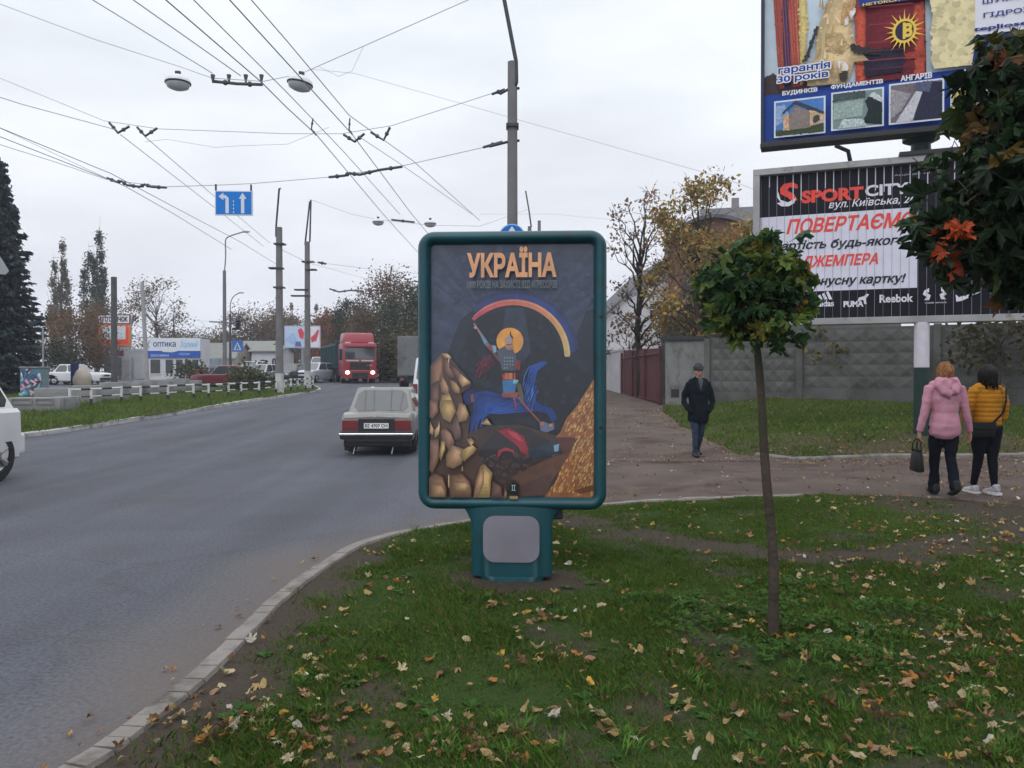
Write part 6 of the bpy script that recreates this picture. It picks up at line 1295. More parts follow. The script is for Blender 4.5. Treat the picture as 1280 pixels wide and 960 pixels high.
tree('shrub', 'yellowing shrub hanging over the concrete wall below the lower billboard', 1040, 28.4, 395, 1.0, [(.16, .13, .025), (.09, .09, .025), (.2, .12, .03)], [3, 3, 1], n=260, ls=.17, bot=.3, clumps=8, seed=23, cat='shrub', ground=1.0)
tree('shrub', 'olive shrub behind the concrete wall at the right edge', 1250, 24.2, 385, 1.5, [(.07, .065, .025), (.10, .075, .03), (.05, .05, .02)], [3, 2, 2], n=900, ls=.18, bot=.3, clumps=14, seed=24, cat='shrub', ground=1.0)
# far trees
BR, OL, GR, DK, RS, OG = (.155, .09, .052), (.10, .09, .042), (.05, .078, .038), (.026, .044, .030), (.20, .09, .042), (.28, .095, .025)
G_ = 'trees lining the square and the far end of the road'
tree('poplar', 'slender poplar with thinning olive and ochre leaves next to the spruce', 77, 110, 302, 1.9, [OL, BR, GR, (.11, .09, .04)], [3, 2, 3, 2], n=7000, ls=.30, bot=.10, shape='poplar', clumps=30, seed=31, group=G_)
tree('poplar', 'dark green poplar with ragged upright branches left of the shop sign', 122, 104, 290, 2.1, [GR, DK, (.035, .055, .04)], [3, 3, 2], n=9500, ls=.30, bot=.12, shape='poplar', clumps=30, seed=32, group=G_)
tree('bare_tree', 'half bare tree with a few yellow leaves above the optician kiosk', 196, 90, 342, 3.2, [(.13, .11, .06), BR, OL], [3, 2, 2], n=1900, ls=.26, bot=.2, clumps=30, seed=33, group=G_, bare=4, bark=M_BARKP)
tree('shrub_tree', 'brown and russet tree between the spruce and the shop sign', 88, 70, 385, 3.4, [BR, RS, OL, (.16, .10, .045)], [4, 2, 2, 2], n=6500, ls=.22, bot=.06, clumps=26, seed=34, group=G_, bare=2)
tree('shrub_tree', 'low dark green tree under the brown tree by the spruce', 62, 66, 425, 2.2, [GR, DK, OL], [3, 2, 2], n=3500, ls=.22, bot=.05, clumps=16, seed=35, group=G_)
tree('shrub_tree', 'brownish tree behind the shop sign post', 138, 84, 372, 3.0, [BR, OL, RS], [3, 3, 1], n=4200, ls=.22, bot=.1, clumps=24, seed=36, group=G_, bare=3)
for i, (px, d, top, rx, pal, lab) in enumerate([(228, 135, 418, 5, [OL, BR, GR], 'hazy olive tree far behind the roof of the optician kiosk'), (262, 150, 424, 6, [GR, OL], 'grey green tree far behind the pale yellow house'), (322, 112, 386, 4.6, [BR, OL, (.11, .06, .05)], 'brown rounded tree behind the pale yellow house'), (352, 130, 398, 4.5, [OL, BR, RS], 'rust tinted tree behind the far small billboard'), (418, 104, 392, 3.0, [OG, RS, (.16, .07, .03)], 'bright orange tree right of the far small billboard'), (441, 98, 372, 2.4, [DK, GR], 'dark green tree behind the red lorry cab'), (392, 150, 402, 6, [OL, GR, RS], 'greenish tree behind the second concrete pole'), (470, 86, 388, 3.0, [OL, BR, (.09, .07, .035)], 'olive brown tree at the bend right of the lorry'), (493, 80, 338, 3.4, [(.10, .06, .05), BR, OL, RS], 'tall reddish brown tree just left of the kiosk'), (521, 76, 358, 3.2, [DK, GR, OL], 'dark green tree mostly hidden by the left edge of the kiosk'), (505, 62, 418, 2.2, [OL, DK, BR], 'low olive tree over the grey box truck'), (560, 74, 372, 3.6, [GR, OL], 'green roadside tree hidden behind the poster kiosk')]):
    tree('tree', lab, px, d, top, rx * 1.15, pal, [3, 2, 1.5, 1][:len(pal)], n=9500, ls=.24 if d < 100 else .32, bot=.06, clumps=34, seed=40 + i, group=G_, bare=1)
for i, (px, d, top, lab) in enumerate([(366, 170, 376, 'first of the distant poplar spires left of the second pole'), (396, 175, 378, 'distant poplar spire just right of the second pole'), (408, 176, 382, 'thin distant poplar spire above the orange tree')]):
    tree('poplar', lab, px, d, top, 1.5, [OL, BR, GR], [3, 2, 2], n=2600, ls=.4, bot=.1, shape='poplar', clumps=18, seed=60 + i, group=G_)
# spruce: whorls of drooping boughs
def spruce(label, px, d, top, rb, seed):
    random.seed(seed); rng = np.random.default_rng(seed); x = (px - 640) / 1000 * d; h = EYE - (top - HOR) / 1000 * d - H(d); t = thing('spruce', label, 'tree', (x, d, H(d) - .05)); tr = MB(); tr.tube([(0, 0, 0), (0, 0, h * .5), (0, 0, h)], [.22, .13, .02], n=8); Ps = []; z = .5
    while z < h - .15:
        f = 1 - z / h; L = rb * (f ** .85) * random.uniform(.85, 1.1) + .1; nb = 9 if f > .2 else 6
        for i in range(nb):
            a = 2 * math.pi * i / nb + random.uniform(-.35, .35); l = L * random.uniform(.72, 1.1); dx, dy = math.cos(a), math.sin(a); k = max(8, int(l * 46)); s = np.linspace(.12, 1, k); droop = -.22 * s * l + .16 * l * s ** 2.4
            C_ = np.stack([dx * s * l, dy * s * l, z + droop], 1); Wd = (.34 * l * (1 - s) + .10) * (.4 + .6 * rng.random(k)); side = rng.normal(size=k) * Wd
            P = C_ + np.stack([-dy * side, dx * side, -np.abs(side) * .35 - .12 * rng.random(k)], 1); Ps.append(P); tr.tube([(0, 0, z), (dx * l * .5, dy * l * .5, z - .10 * l), (dx * l * .92, dy * l * .92, z - .08 * l)], [.03, .02, .008], n=4)
        z += .27 + .1 * f
    P = np.concatenate(Ps); N = len(P); tr.build('trunk', M_BARKD, t)
    out = unit(np.concatenate([P[:, :2], np.full((N, 1), -.6)], 1) + rng.normal(size=(N, 3)) * .5); sd = unit(np.cross(out, rng.normal(size=(N, 3)) * .5 + np.array([0, 0, 1]))); s = (.20 + .18 * rng.random(N))[:, None]
    V = np.zeros((N, 4, 3)); V[:, 0] = P - out * s * .5; V[:, 1] = P + sd * s * .3; V[:, 2] = P + out * s * .6; V[:, 3] = P - sd * s * .3
    fastmesh('crown', V.reshape(-1, 3), 4, pick([(.030, .050, .058), (.020, .034, .041), (.044, .068, .076)], [3, 3, 1.5], N, rng), M_NEEDLE, t)
spruce('tall dark blue green spruce at the left edge of the square', 2, 41, 196, 2.6, 71)
# unseen tree added past the right edge to shade the path and lawn
tree('added_shade_tree', 'large leafy tree added out of view right of the path for its shade', 640 + 2150, 4.6, 470 - 1500, 3.3, [MG_, (.03, .05, .02), (.08, .08, .025)], [4, 3, 2], n=5200, ls=.30, bot=.34, clumps=30, seed=95)
# ================================================================== POLES, LAMPS, SIGNS
random.seed(77)
M_POLE = M('pole_concrete', (.17, .165, .17), rough=.9, var=.18, scale=1.5, bump=.2, bscale=30, dirt=((.10, .10, .10), 1.2, .55))
M_STEEL = M('dark_steel', (.05, .055, .06), rough=.55, var=.15, metal=.3); M_PALEST = M('pale_steel', (.30, .31, .33), rough=.5, var=.12, metal=.3)
M_PW = M('pole_whitewash', (.52, .51, .50), rough=.9, var=.2, scale=4, dirt=((.25, .24, .23), 3, .5))
def pole(name, label, px, d, top, r0, r1, mat=M_POLE, white=0, ext=None, bars=(), group='street poles', lean=0., cat='pole'):
    x = (px - 640) / 1000 * d; z0 = H(d); h = EYE - (top - HOR) / 1000 * d - z0; t = thing(name, label, cat, (x, d, z0 - .02), 0, group)
    zw = white if white else 0
    rr = lambda z: r0 + (r1 - r0) * z / h
    MB().tube([(lean * zw / h, 0, zw), (lean * .5, 0, (zw + h) / 2), (lean, 0, h)], [rr(zw), rr((zw + h) / 2), r1], n=16).build('shaft', mat, t, smooth=40)
    if white: MB().tube([(0, 0, 0), (lean * zw / h, 0, zw)], [rr(0) * 1.12, rr(zw) * 1.06], n=16).build('painted_base', M_PW, t, smooth=40)
    for (py, x0, x1) in bars:
        z = EYE - (py - HOR) / 1000 * d - z0; b = MB(); b.box(x0, -r0 - .03, z - .035, x1, r0 + .03, z + .035); b.build('crossbar', M_STEEL, t)
    if ext:
        for e in ext: MB().tube([((a - px) / 1000 * d + (lean if i == 0 else 0) * 0, -.05, EYE - (b - HOR) / 1000 * d - z0) for i, (a, b) in enumerate(e)], .05 if d > 25 else .045, n=8).build('extension_tube', M_STEEL, t, smooth=True)
    return t
pH = pole('trolley_pole', 'thick grey concrete pole right behind the poster kiosk with a leaning tube on top', 640.5, 18, 78, .135, .105, ext=[[(644, 108), (645.5, 104), (645, 78), (630, 0), (626, -22), (612, -34)]], bars=[(158, -.14, .14)])
for (py, dx) in ((112, -.28), (177, -.52)):
    z = EYE - (py - HOR) / 1000 * 18 - H(18); MB().tube([(.16, 0, z + .03), (-.1, 0, z), (dx, -.05, z - .12)], .03, n=6).build('bracket', M_STEEL, pH)
pole('trolley_pole', 'left one of the two grey concrete poles with whitewashed feet on the verge', 349.5, 41, 284, .205, .155, white=1.15, ext=[[(346, 296), (346, 284), (350, 236), (352, 236)]], bars=[(305, -.23, .3), (335, -.5, .2), (359, -.26, .26)])
pole('trolley_pole', 'right one of the two grey concrete poles with whitewashed feet on the verge', 384.5, 48, 302, .19, .15, white=1.15, ext=[[(382, 306), (388, 252)], [(388, 302), (389.5, 250)]], bars=[(327, -.3, .4), (337, -.1, .55), (362, -.75, .1), (369.5, -.95, .15)])
def lamp_post(label, px, d, top, arm, mat, r=.11, headlen=.6):
    t = pole('street_lamp', label, px, d, top, r, r * .7, mat, cat='street lamp', group='street lamps'); z0 = H(d); pts = [((a - px) / 1000 * d, 0, EYE - (b - HOR) / 1000 * d - z0) for a, b in arm]
    MB().tube(smooth_line([Vector(p) for p in pts], 2), .045, n=6).build('lamp_arm', mat, t); e = pts[-1]; MB().ball((e[0] + headlen * .4, 0, e[2] + .02), headlen * .5, sc=(1, .35, .25)).build('lamp_head', M_PALEST, t, smooth=True)
lamp_post('tall pale street lamp on a concrete post behind the striped rail', 281, 58, 338, [(281, 340), (283, 318), (282, 302), (284, 296), (304, 290)], M_POLE, r=.16)
lamp_post('darker street lamp with a curved arm right behind the pale street lamp', 288, 80, 392, [(288, 394), (288, 380), (291, 371), (299, 366)], M_STEEL, r=.14)
lamp_post('distant thin street lamp above the roof of the optician kiosk', 217.5, 108, 396, [(217.5, 398), (218, 388), (222, 382), (229, 379)], M_STEEL, r=.12)
pole('concrete_pole', 'pale concrete pole standing by the end of the optician kiosk', 184, 60, 352, .17, .13, M('pale_pole', (.33, .32, .33), rough=.9, var=.15, scale=2), lean=-.35)
pole('wooden_pole', 'dark square looking pole in front of the shop sign', 143, 50, 346, .19, .17, M('dark_pole', (.085, .085, .09), rough=.9, var=.2, scale=2))
pole('trolley_pole', 'far concrete pole with a thin leaning rod seen above the kiosk', 662, 56, 283, .16, .13, ext=[[(664, 284), (661, 262), (657, 239)]])
pole('trolley_pole', 'short looking far concrete pole above the right half of the kiosk', 674, 76, 276, .17, .15)
# blue round sign with a white arrow on the near pole
sg = thing('road_sign', 'round blue sign with a white upward arrow on the thick pole behind the kiosk', 'road sign', (0, 17.8, EYE - (297 - HOR) / 1000 * 17.8))
s = Print(step=.004, k=1.4); s.disc(0, 0, .30, (150, 190, 226)); s.disc(0, 0, .275, (28, 92, 168)); s.poly([(-.045, -.22), (.045, -.22), (.045, .06), (.13, .06), (0, .25), (-.13, .06), (-.045, .06)], (222, 232, 240)); s.build('sign_face', M_PRINT, sg, fixn=False)
MB().lathe([(.001, .012), (.3, .012), (.3, .002), (.001, .002)], n=28, axis='y').build('sign_plate', M_PALEST, sg); MB().box(-.02, .01, -.28, .02, .09, .28).build('sign_bracket', M_STEEL, sg)
# warning triangle seen from behind at the left edge
ts = thing('road_sign', 'grey back of a triangular warning sign cut by the left edge', 'road sign', (W(-30, 0, 12).x, 12, 0)); zt_ = EYE - (343 - HOR) / 1000 * 12
MB().prism([(-.46, zt_), (.46, zt_), (.5, zt_ + .05), (.03, zt_ + .82), (-.03, zt_ + .82), (-.5, zt_ + .05)], 0, .012).build('sign_plate', M_PALEST, ts); MB().tube([(0, .04, -.1), (0, .04, zt_ + .8)], .03, n=8).build('post', M_PALEST, ts)

# ------------------------------------------------------------------ overhead wires
M_WIRE = M('wire', (.20, .21, .24), rough=.6, var=.05); M_WIREP = M('thin_wire', (.45, .46, .50), rough=.6, var=.05); M_INS = M('insulator', (.06, .07, .075), rough=.5, var=.1)
def wire(label, pts, r=.008, mat=None, sag=0., group='overhead wires'):
    P3 = [Vector(p) for p in pts]; P3 = resample(P3, 2.0) if len(P3) > 1 else P3
    o = MB().tube(P3, r, n=5).build('overhead_wire', mat or M_WIRE); return tag(o, label, 'wire', group)
TWH = 6.35
def tw_(*p): return [hp(a, b, TWH) for a, b in p]
def ext(pts, f=.9): a, b = pts[0], pts[1]; return [a + (a - b).normalized() * 6] + pts     # carry on past the frame
wire('dark trolley wire running down from the top edge through the upper switch bar', ext(tw_((207, 0), (328, 104), (360, 136), (397, 170), (481, 270), (523, 316))), .009)
wire('dark trolley wire crossing the right hanging lamp towards the kiosk', ext(tw_((287, 0), (360, 80), (441, 169), (515, 268), (552, 312))), .009)
wire('lighter trolley wire passing just right of the upper switch bar', ext(tw_((242, 0), (360, 117), (430, 190), (500, 268))), .008, M_WIREP)
wire('lighter wire farthest right over the road above the kiosk', ext(tw_((314, 0), (360, 53), (437, 145), (517, 202), (600, 276))), .008, M_WIREP)
wire('pale wire from the top edge ending near the left end of the switch bar', ext(tw_((166, 0), (302, 96))), .008, M_WIREP)
wire('pale wire left of the others ending at the switch bar', ext(tw_((115, 0), (267, 93))), .007, M_WIREP)
wire('dark left trolley wire passing above the long insulator and the street lamp', ext(tw_((0, 160), (141, 218), (239, 270), (300, 302), (345, 330))), .009)
wire('dark left trolley wire through the long left insulator', ext(tw_((0, 171), (135, 224), (157, 233), (217, 267), (290, 312))), .009)
wire('lighter wire just under the left trolley wires', ext(tw_((0, 181), (70, 203), (135, 225))), .008, M_WIREP)
wire('pale contact wire below the left strain insulators', tw_((152, 169), (264, 256), (330, 308)), .008, M_WIREP)
wire('pale contact wire below the right one of the strain insulators', tw_((183, 172), (262, 240), (338, 304)), .008, M_WIREP)
wire('pale wire rising over the left square to the strain insulators', ext(tw_((0, 122), (28, 131), (146, 163))), .008, M_WIREP)
wire('faint contact wires beyond the right strain insulators', tw_((450, 172), (500, 205), (590, 268)), .007, M_WIREP)
def span(label, pts, r=.007, mat=None): return wire(label, [W(*p) for p in pts], r, mat or M_WIREP, group='cross span wires')
span('upper cross span wire carrying both hanging lamps', [(-60, -18, 21), (0, 6, 20.8), (121, 51, 20.4), (224, 84, 20), (267, 99, 20), (330, 103, 19.6), (376, 94, 19.4), (456, 59, 18.9), (590, 0, 18.1), (628, -18, 18)], .009)
span('middle cross span wire carrying the strain insulators', [(-60, 70, 20.6), (0, 98, 20.5), (132, 152, 20), (200, 162, 19.8), (360, 168, 19.2), (428, 168, 19), (490, 158, 18.8), (615, 118, 18.1)], .008)
span('lower cross span wire carrying the blue lane sign', [(-60, 130, 21), (0, 160, 21), (140, 226, 20.5), (208, 234, 20.3), (270, 232, 20), (316, 230, 19.8), (412, 222, 19.4), (503, 208, 18.8), (622, 181, 18.1)], .009)
span('thin feeder wire looping below the middle span', [(183, 178, 20), (210, 175, 19.9), (270, 185, 19.6), (300, 183, 19.5), (360, 181, 19.3), (412, 160, 19)], .005)
span('faint wire slanting from the right hanging lamp to the upper right', [(390, 88, 24), (444, 93, 24), (543, 121, 24), (720, 171, 24), (900, 222, 25), (1010, 262, 26)], .006)
span('short jumper wire hanging from the upper span', [(400, 85, 19.2), (424, 97, 19.1), (441, 90, 19), (455, 60, 18.9)], .005)
span('far cross span wire between the far poles above the red lorry', [(389, 250, 47), (440, 268, 45), (473, 275, 43), (540, 282, 41), (600, 283, 40), (660, 262, 50)], .012)
span('far wire from the second pole down to the distant insulators', [(388, 327, 47), (460, 336, 52), (540, 344, 58), (590, 346, 60)], .012)
span('far wire below the first pole bracket crossing behind the lorry trees', [(352, 312, 41), (384, 328, 48), (420, 338, 60), (470, 352, 64), (530, 356, 66)], .012)
span('far wire over the square between the street lamp and the first pole', [(150, 410, 62), (222, 398, 70), (284, 404, 60), (350, 384, 42)], .012)
span('far wire over the roof of the pale yellow house', [(185, 400, 62), (262, 410, 75), (352, 372, 48)], .012)
span('faint wire crossing the sky behind the kiosk to the autumn tree', [(600, 268, 60), (690, 268, 60), (820, 280, 60), (930, 274, 60)], .009)
def bar(name, label, pts, r=.035, cat='insulator', wig=0., group=None):
    t = thing(name, label, cat, W(*pts[0]), 0, group); o = t.location; q = [W(*p) - o for p in pts]; MB().tube(q, r, n=8).build('rod', M_INS, t)
    for k in range(1, len(q)): p = q[k - 1].lerp(q[k], .5); MB().ball(tuple(p), r * 1.7, u=8, v=6).build('clamp', M_INS, t)
    return t
sb_ = bar('switch_bar', 'straight dark trolley switch bar hanging between the two lamps', [(268, 103, 20), (298, 106, 19.9), (329, 107, 19.8)], .04, 'trolley fitting')
for px in (267.5, 287.5, 308.5, 328): MB().tube([W(px, 95, 19.9) - sb_.location, W(px, 105, 19.9) - sb_.location], [.06, .02], n=6).build('hanger', M_INS, sb_)
bar('trolley_insulator', 'long dark insulator on the lower span at the left', [(135, 223, 20.4), (147, 228, 20.4), (153, 227, 20.3), (160, 232, 20.3), (176, 234, 20.2), (182, 231, 20.2), (190, 234, 20.1), (209, 235, 20)], .03)
bar('trolley_insulator', 'long dark insulator on the lower span nearest the thick pole', [(412, 222, 19.4), (432, 220, 19.2), (437, 217, 19.2), (450, 219, 19.1), (475, 213, 19), (503, 209, 18.8)], .032)
bar('trolley_insulator', 'dark insulator rod by the upper bracket of the thick pole', [(615, 119, 18.1), (631, 113, 18)], .03); bar('trolley_insulator', 'dark insulator rod by the lower bracket of the thick pole', [(604, 185, 18.1), (628, 178, 18)], .03)
bar('strain_insulator', 'left V shaped strain insulator on the middle span', [(138, 154, 20), (149, 167, 20), (163, 159, 19.9)], .03); bar('strain_insulator', 'second V shaped strain insulator on the middle span from the left', [(173, 160, 19.9), (183, 171, 19.8), (198, 161, 19.8)], .03)
bar('strain_insulator', 'V shaped strain insulator above the long right insulator', [(430, 169, 19), (444, 178, 19), (456, 168, 18.9)], .03); bar('strain_insulator', 'last V shaped strain insulator before the thick pole', [(464, 166, 18.9), (480, 176, 18.9), (488, 160, 18.8)], .03)
bar('wire_hanger', 'small hooked wire hanger left over the road', [(392, 149, 19.2), (390, 162, 19.2), (396, 170, 19.2)], .018); bar('wire_hanger', 'small hooked wire hanger right over the road', [(438, 149, 19), (437, 163, 19), (441, 169, 19)], .018)
bar('trolley_insulator', 'far small insulator bar on the distant span above the kiosk edge', [(490, 275, 42), (518, 278, 41)], .05); bar('trolley_insulator', 'far dark insulator above the red lorry', [(412, 361, 62), (424, 365, 62), (438, 363, 62), (455, 364, 62)], .06)
bar('trolley_insulator', 'tiny dark insulator near the far roof tops', [(440, 378, 66), (457, 380, 66)], .06); bar('trolley_insulator', 'dark insulator beside the second pole', [(398, 328, 47), (408, 330, 47)], .06)
bar('trolley_insulator', 'far dark insulator over the square beside the street lamp', [(262, 402, 66), (297, 404, 66)], .06)
M_LAMPW = M('lamp_enamel', (.68, .69, .72), rough=.4, var=.08)
def hang_lamp(label, px, py, d, sc=1., tilt=0.):
    t = thing('hanging_lamp', label, 'street lamp', W(px, py, d), 0, 'lamps hanging over the road'); t.rotation_euler = (0, R(tilt), 0)
    b = MB(); b.lathe([(.001, .17 * sc), (.2 * sc, .16 * sc), (.29 * sc, .08 * sc), (.31 * sc, .01 * sc)], n=20); b.build('lamp_shade', M_LAMPW, t, smooth=True)
    b = MB(); b.lathe([(.30 * sc, .01 * sc), (.315 * sc, -.015 * sc), (.30 * sc, -.03 * sc)], n=20); b.build('rim', M_STEEL, t); b = MB(); b.lathe([(.29 * sc, -.03 * sc), (.25 * sc, -.12 * sc), (.12 * sc, -.17 * sc), (.001, -.18 * sc)], n=20); b.build('lamp_glass', M_LAMPG, t, smooth=True); b = MB(); b.box(-.06, -.04, .17 * sc, .06, .04, .17 * sc + .12); b.build('clamp', M_STEEL, t)
hang_lamp('left one of the two near lamps hanging over the road', 224, 105, 20); hang_lamp('right one of the two near lamps hanging over the road', 376, 106, 19.4, tilt=9)
hang_lamp('far lamp hanging above the red lorry', 473, 278, 43, 1.0); hang_lamp('far lamp hanging just above the kiosk corner', 538, 280, 41, 1.0)
# lane sign
ls_ = thing('lane_sign', 'blue lane sign with white arrows hanging from the lower span', 'road sign', W(293, 254, 19.9), R(3)); s = Print(step=.004, k=1.25)
s.rect(-.46, -.31, .46, .30, (206, 216, 230)); s.rect(-.435, -.285, .435, .275, (34, 112, 188)); s.poly([(-.20, -.26), (-.12, -.26), (-.12, .12), (-.20, .19), (-.25, .19), (-.25, .25), (-.37, .155), (-.25, .06), (-.25, .115), (-.20, .10)], (214, 222, 236)); s.poly([(.18, -.26), (.26, -.26), (.26, .10), (.315, .10), (.22, .25), (.125, .10), (.18, .10)], (214, 222, 236))
for k in range(4): s.rect(-.012, -.26 + k * .09, .012, -.21 + k * .09, (200, 214, 232), new=(k == 0))
s.build('sign_face', M_PRINT, ls_, fixn=False); MB().box(-.46, .002, -.31, .46, .03, .30).build('sign_plate', M_PALEST, ls_)
for x in (-.44, .42): MB().box(x - .02, 0, .28, x + .02, .03, .46).build('hanger', M_STEEL, ls_)
# traffic light and crossing sign far off
tl = thing('traffic_light', 'dark traffic light hanging over the far crossing', 'traffic light', W(297.5, 405, 70)); MB().box(-.18, 0, -.5, .18, .25, .5, .04).build('housing', M_BLACKP, tl); MB().box(-.45, .02, -.52, -.1, .2, -.3, .03).build('side_arrow_box', M_BLACKP, tl); MB().tube([(0, .12, .5), (0, .12, 1.2)], .03, n=5).build('hanger', M_STEEL, tl)
for i in range(3): MB().lathe([(.13, -.12), (.13, .0), (.001, .0)], c=(0, 0, .3 - .3 * i), n=14, axis='y').build('lens_hood', M_DARK, tl)
cs_ = thing('road_sign', 'blue pedestrian crossing sign beside the darker street lamp', 'road sign', W(297, 432, 72)); s = Print(step=.006); s.rect(-.5, -.55, .5, .5, (58, 92, 150)); s.poly([(-.38, -.4), (.38, -.4), (0, .35)], (150, 172, 206)); s.strip([(0, .1), (-.03, -.12), (-.13, -.33)], .09, (30, 34, 50)); s.strip([(-.02, -.1), (.13, -.32)], .08, (30, 34, 50)); s.build('sign_face', M_PRINT, cs_, fixn=False); MB().box(-.5, .002, -.55, .5, .03, .5).build('sign_plate', M_PALEST, cs_); MB().tube([(0, .06, .4), (0, .06, -3.2)], .05, n=6).build('post', M_PALEST, cs_)

# ================================================================== THE SQUARE ON THE LEFT
M_RAILW = M('rail_white', (.62, .62, .62), rough=.6, var=.1, scale=4); M_RAILB = M('rail_black', (.025, .025, .028), rough=.6, var=.1)
f0, f1, f2 = W(87, 470, 31), W(252, 470, 36), W(345, 470, 40.6)
def rail_fence(label, line, nposts):
    L = resample([p.to_2d() for p in line], .42); o3 = Vector((L[0].x, L[0].y, 0)); t = thing('striped_rail', label, 'railing', (L[0].x, L[0].y, 0))
    for hgt, r in ((.62, .045), (.33, .03)):
        b = MB()
        for i, (a, c) in enumerate(zip(L, L[1:])): b.m = i % 2; b.tube([Vector((a.x, a.y, zisl(a.x, a.y) + hgt)) - o3, Vector((c.x, c.y, zisl(c.x, c.y) + hgt)) - o3], r, n=6)
        b.build('rail', [M_RAILW, M_RAILB], t)
    n = len(L)
    for k in range(nposts):
        p = L[int(k * (n - 1) / (nposts - 1))]; z = zisl(p.x, p.y); pp = MB(); q = Vector((p.x, p.y, z)) - o3; pp.m = 1; pp.tube([q, q + Vector((0, 0, .24))], .055, n=8); pp.m = 0; pp.tube([q + Vector((0, 0, .24)), q + Vector((0, 0, .68))], .055, n=8); pp.build('post', [M_RAILW, M_RAILB], t)
rail_fence('long low black and white striped rail along the grass verge', [f0, f1, f2], 11)
rail_fence('short black and white striped rail between the two whitewashed poles', [W(355, 470, 41.6), W(372, 470, 44), W(391, 470, 46.5)], 5)
M_BLOCK = M('block_concrete', (.24, .24, .245), rough=.9, var=.2, scale=2, bump=.3, bscale=25, dirt=((.14, .14, .14), 1.6, .52))
def block(label, px, py, w, dpt, h, rz=0., recess=False, name='concrete_block', group='concrete blocks behind the rail', ribs=False, off=.12):
    p = gp(px, py, off); t = thing(name, label, 'concrete block', (p.x, p.y, H(p.y) + off - .05), R(rz), group); MB().box(-w / 2, 0, 0, w / 2, dpt, h, .04).build('body', M_BLOCK, t, smooth=40)
    if recess:
        fr = MB()
        for (x0, x1) in ((-w / 2 + .12, -.05), (.05, w / 2 - .2)): fr.box(x0, -.035, h * .55, x1, -.004, h * .6).box(x0, -.035, h * .88, x1, -.004, h * .93).box(x0, -.035, h * .6, x0 + .05, -.004, h * .88).box(x1 - .05, -.035, h * .6, x1, -.004, h * .88)
        fr.build('panel_frame', M_BLOCK, t)
    if ribs:
        rb = MB()
        for i in range(7): x = -w / 2 + .1 + i * (w - .2) / 6; rb.box(x - .04, -.05, .05, x + .04, -.004, h - .06)
        rb.build('ribs', M_BLOCK, t)
block('long pale concrete trough with framed panels nearest the white SUV', 42, 514, 1.75, .8, .52, 4, recess=True)
block('ribbed end block of the concrete trough', 76, 513, .62, .8, .54, 4, ribs=True)
block('rough concrete slab lying behind the concrete trough', 66, 502, 1.6, .7, .62, 2)
for i, (px, py, w, h) in enumerate([(104, 507, 1.0, .62), (122, 500, .9, .5), (138, 503, 1.1, .66), (158, 498, 1.2, .55), (178, 497, 1.0, .62), (198, 495, 1.1, .58), (220, 493, 1.0, .62), (238, 491, .9, .5)]):
    block('grey %s concrete block behind the rail, %s' % (('broad', 'low', 'tall', 'long', 'rough', 'chipped', 'square', 'small')[i], ('next to the trough end', 'second from the trough end', 'third from the trough end', 'just left of the pale pole', 'just right of the pale pole', 'under the left half of the optician kiosk', 'under the right half of the optician kiosk', 'left of the red hatchback')[i]), px, py - 3, w, .6, h * 1.25, random.uniform(-8, 8), off=.1)
# graffiti cabinet, boulder, blue board
gb = thing('utility_cabinet', 'cabinet covered in teal, pink and white graffiti under the spruce', 'cabinet', P_(39, 37.5), R(6)); MB().box(-.5, 0, 0, .5, .7, 1.45, .03).build('body', M('cabinet_paint', (.16, .22, .25), var=.2), gb); MB().box(-.54, -.05, 1.45, .54, .75, 1.53, .02).build('lid', M_BLOCK, gb)
s = Print(step=.003); s.rect(-.49, .05, .49, 1.43, (74, 108, 124))
for i in range(34):
    x, y = random.uniform(-.44, .44), random.uniform(.12, 1.36); s.strip([(x, y), (min(.46, max(-.46, x + random.uniform(-.25, .25))), min(1.4, max(.1, y + random.uniform(-.2, .2)))), (min(.46, max(-.46, x + random.uniform(-.3, .3))), min(1.4, max(.1, y + random.uniform(-.3, .3))))], random.uniform(.05, .13), random.choice([(196, 206, 214), (70, 150, 160), (190, 130, 150), (60, 76, 130), (210, 170, 180), (30, 50, 70), (110, 170, 170)]))
s.build('graffiti', M_PRINT, gb, fixn=False, loc=(0, -.006, 0))
bo = MB(); bo.ball((0, 0, .35), .5, u=18, v=12, sc=(.95, .8, 1.25))
for i, v in enumerate(bo.v): bo.v[i] = tuple(Vector(v) * (1 + .08 * noise.noise(Vector(v) * 2.5)))
tag(bo.build('boulder', M('beige_stone', (.40, .34, .29), rough=.9, var=.15, scale=5, bump=.3), None, smooth=True, loc=P_(103, 43, .35)), 'beige rounded stone standing before the white parked saloon', 'boulder')
bl = thing('info_board', 'narrow dark blue upright board beside the beige stone', 'board', P_(93, 44)); MB().box(-.22, 0, .1, .22, .08, 1.65, .02).build('panel', M('board_blue', (.02, .035, .12), var=.15), bl); MB().box(-.25, -.02, 0, .25, .1, .12).build('foot', M_BLOCK, bl)
tag(MB().tube([(0, 0, 0), (0, 0, 3.4), (-.25, 0, 3.5)], .045, n=8).build('thin_post', M_PALEST, None, loc=P_(54, 40)), 'thin white metal post right of the graffiti cabinet', 'post')
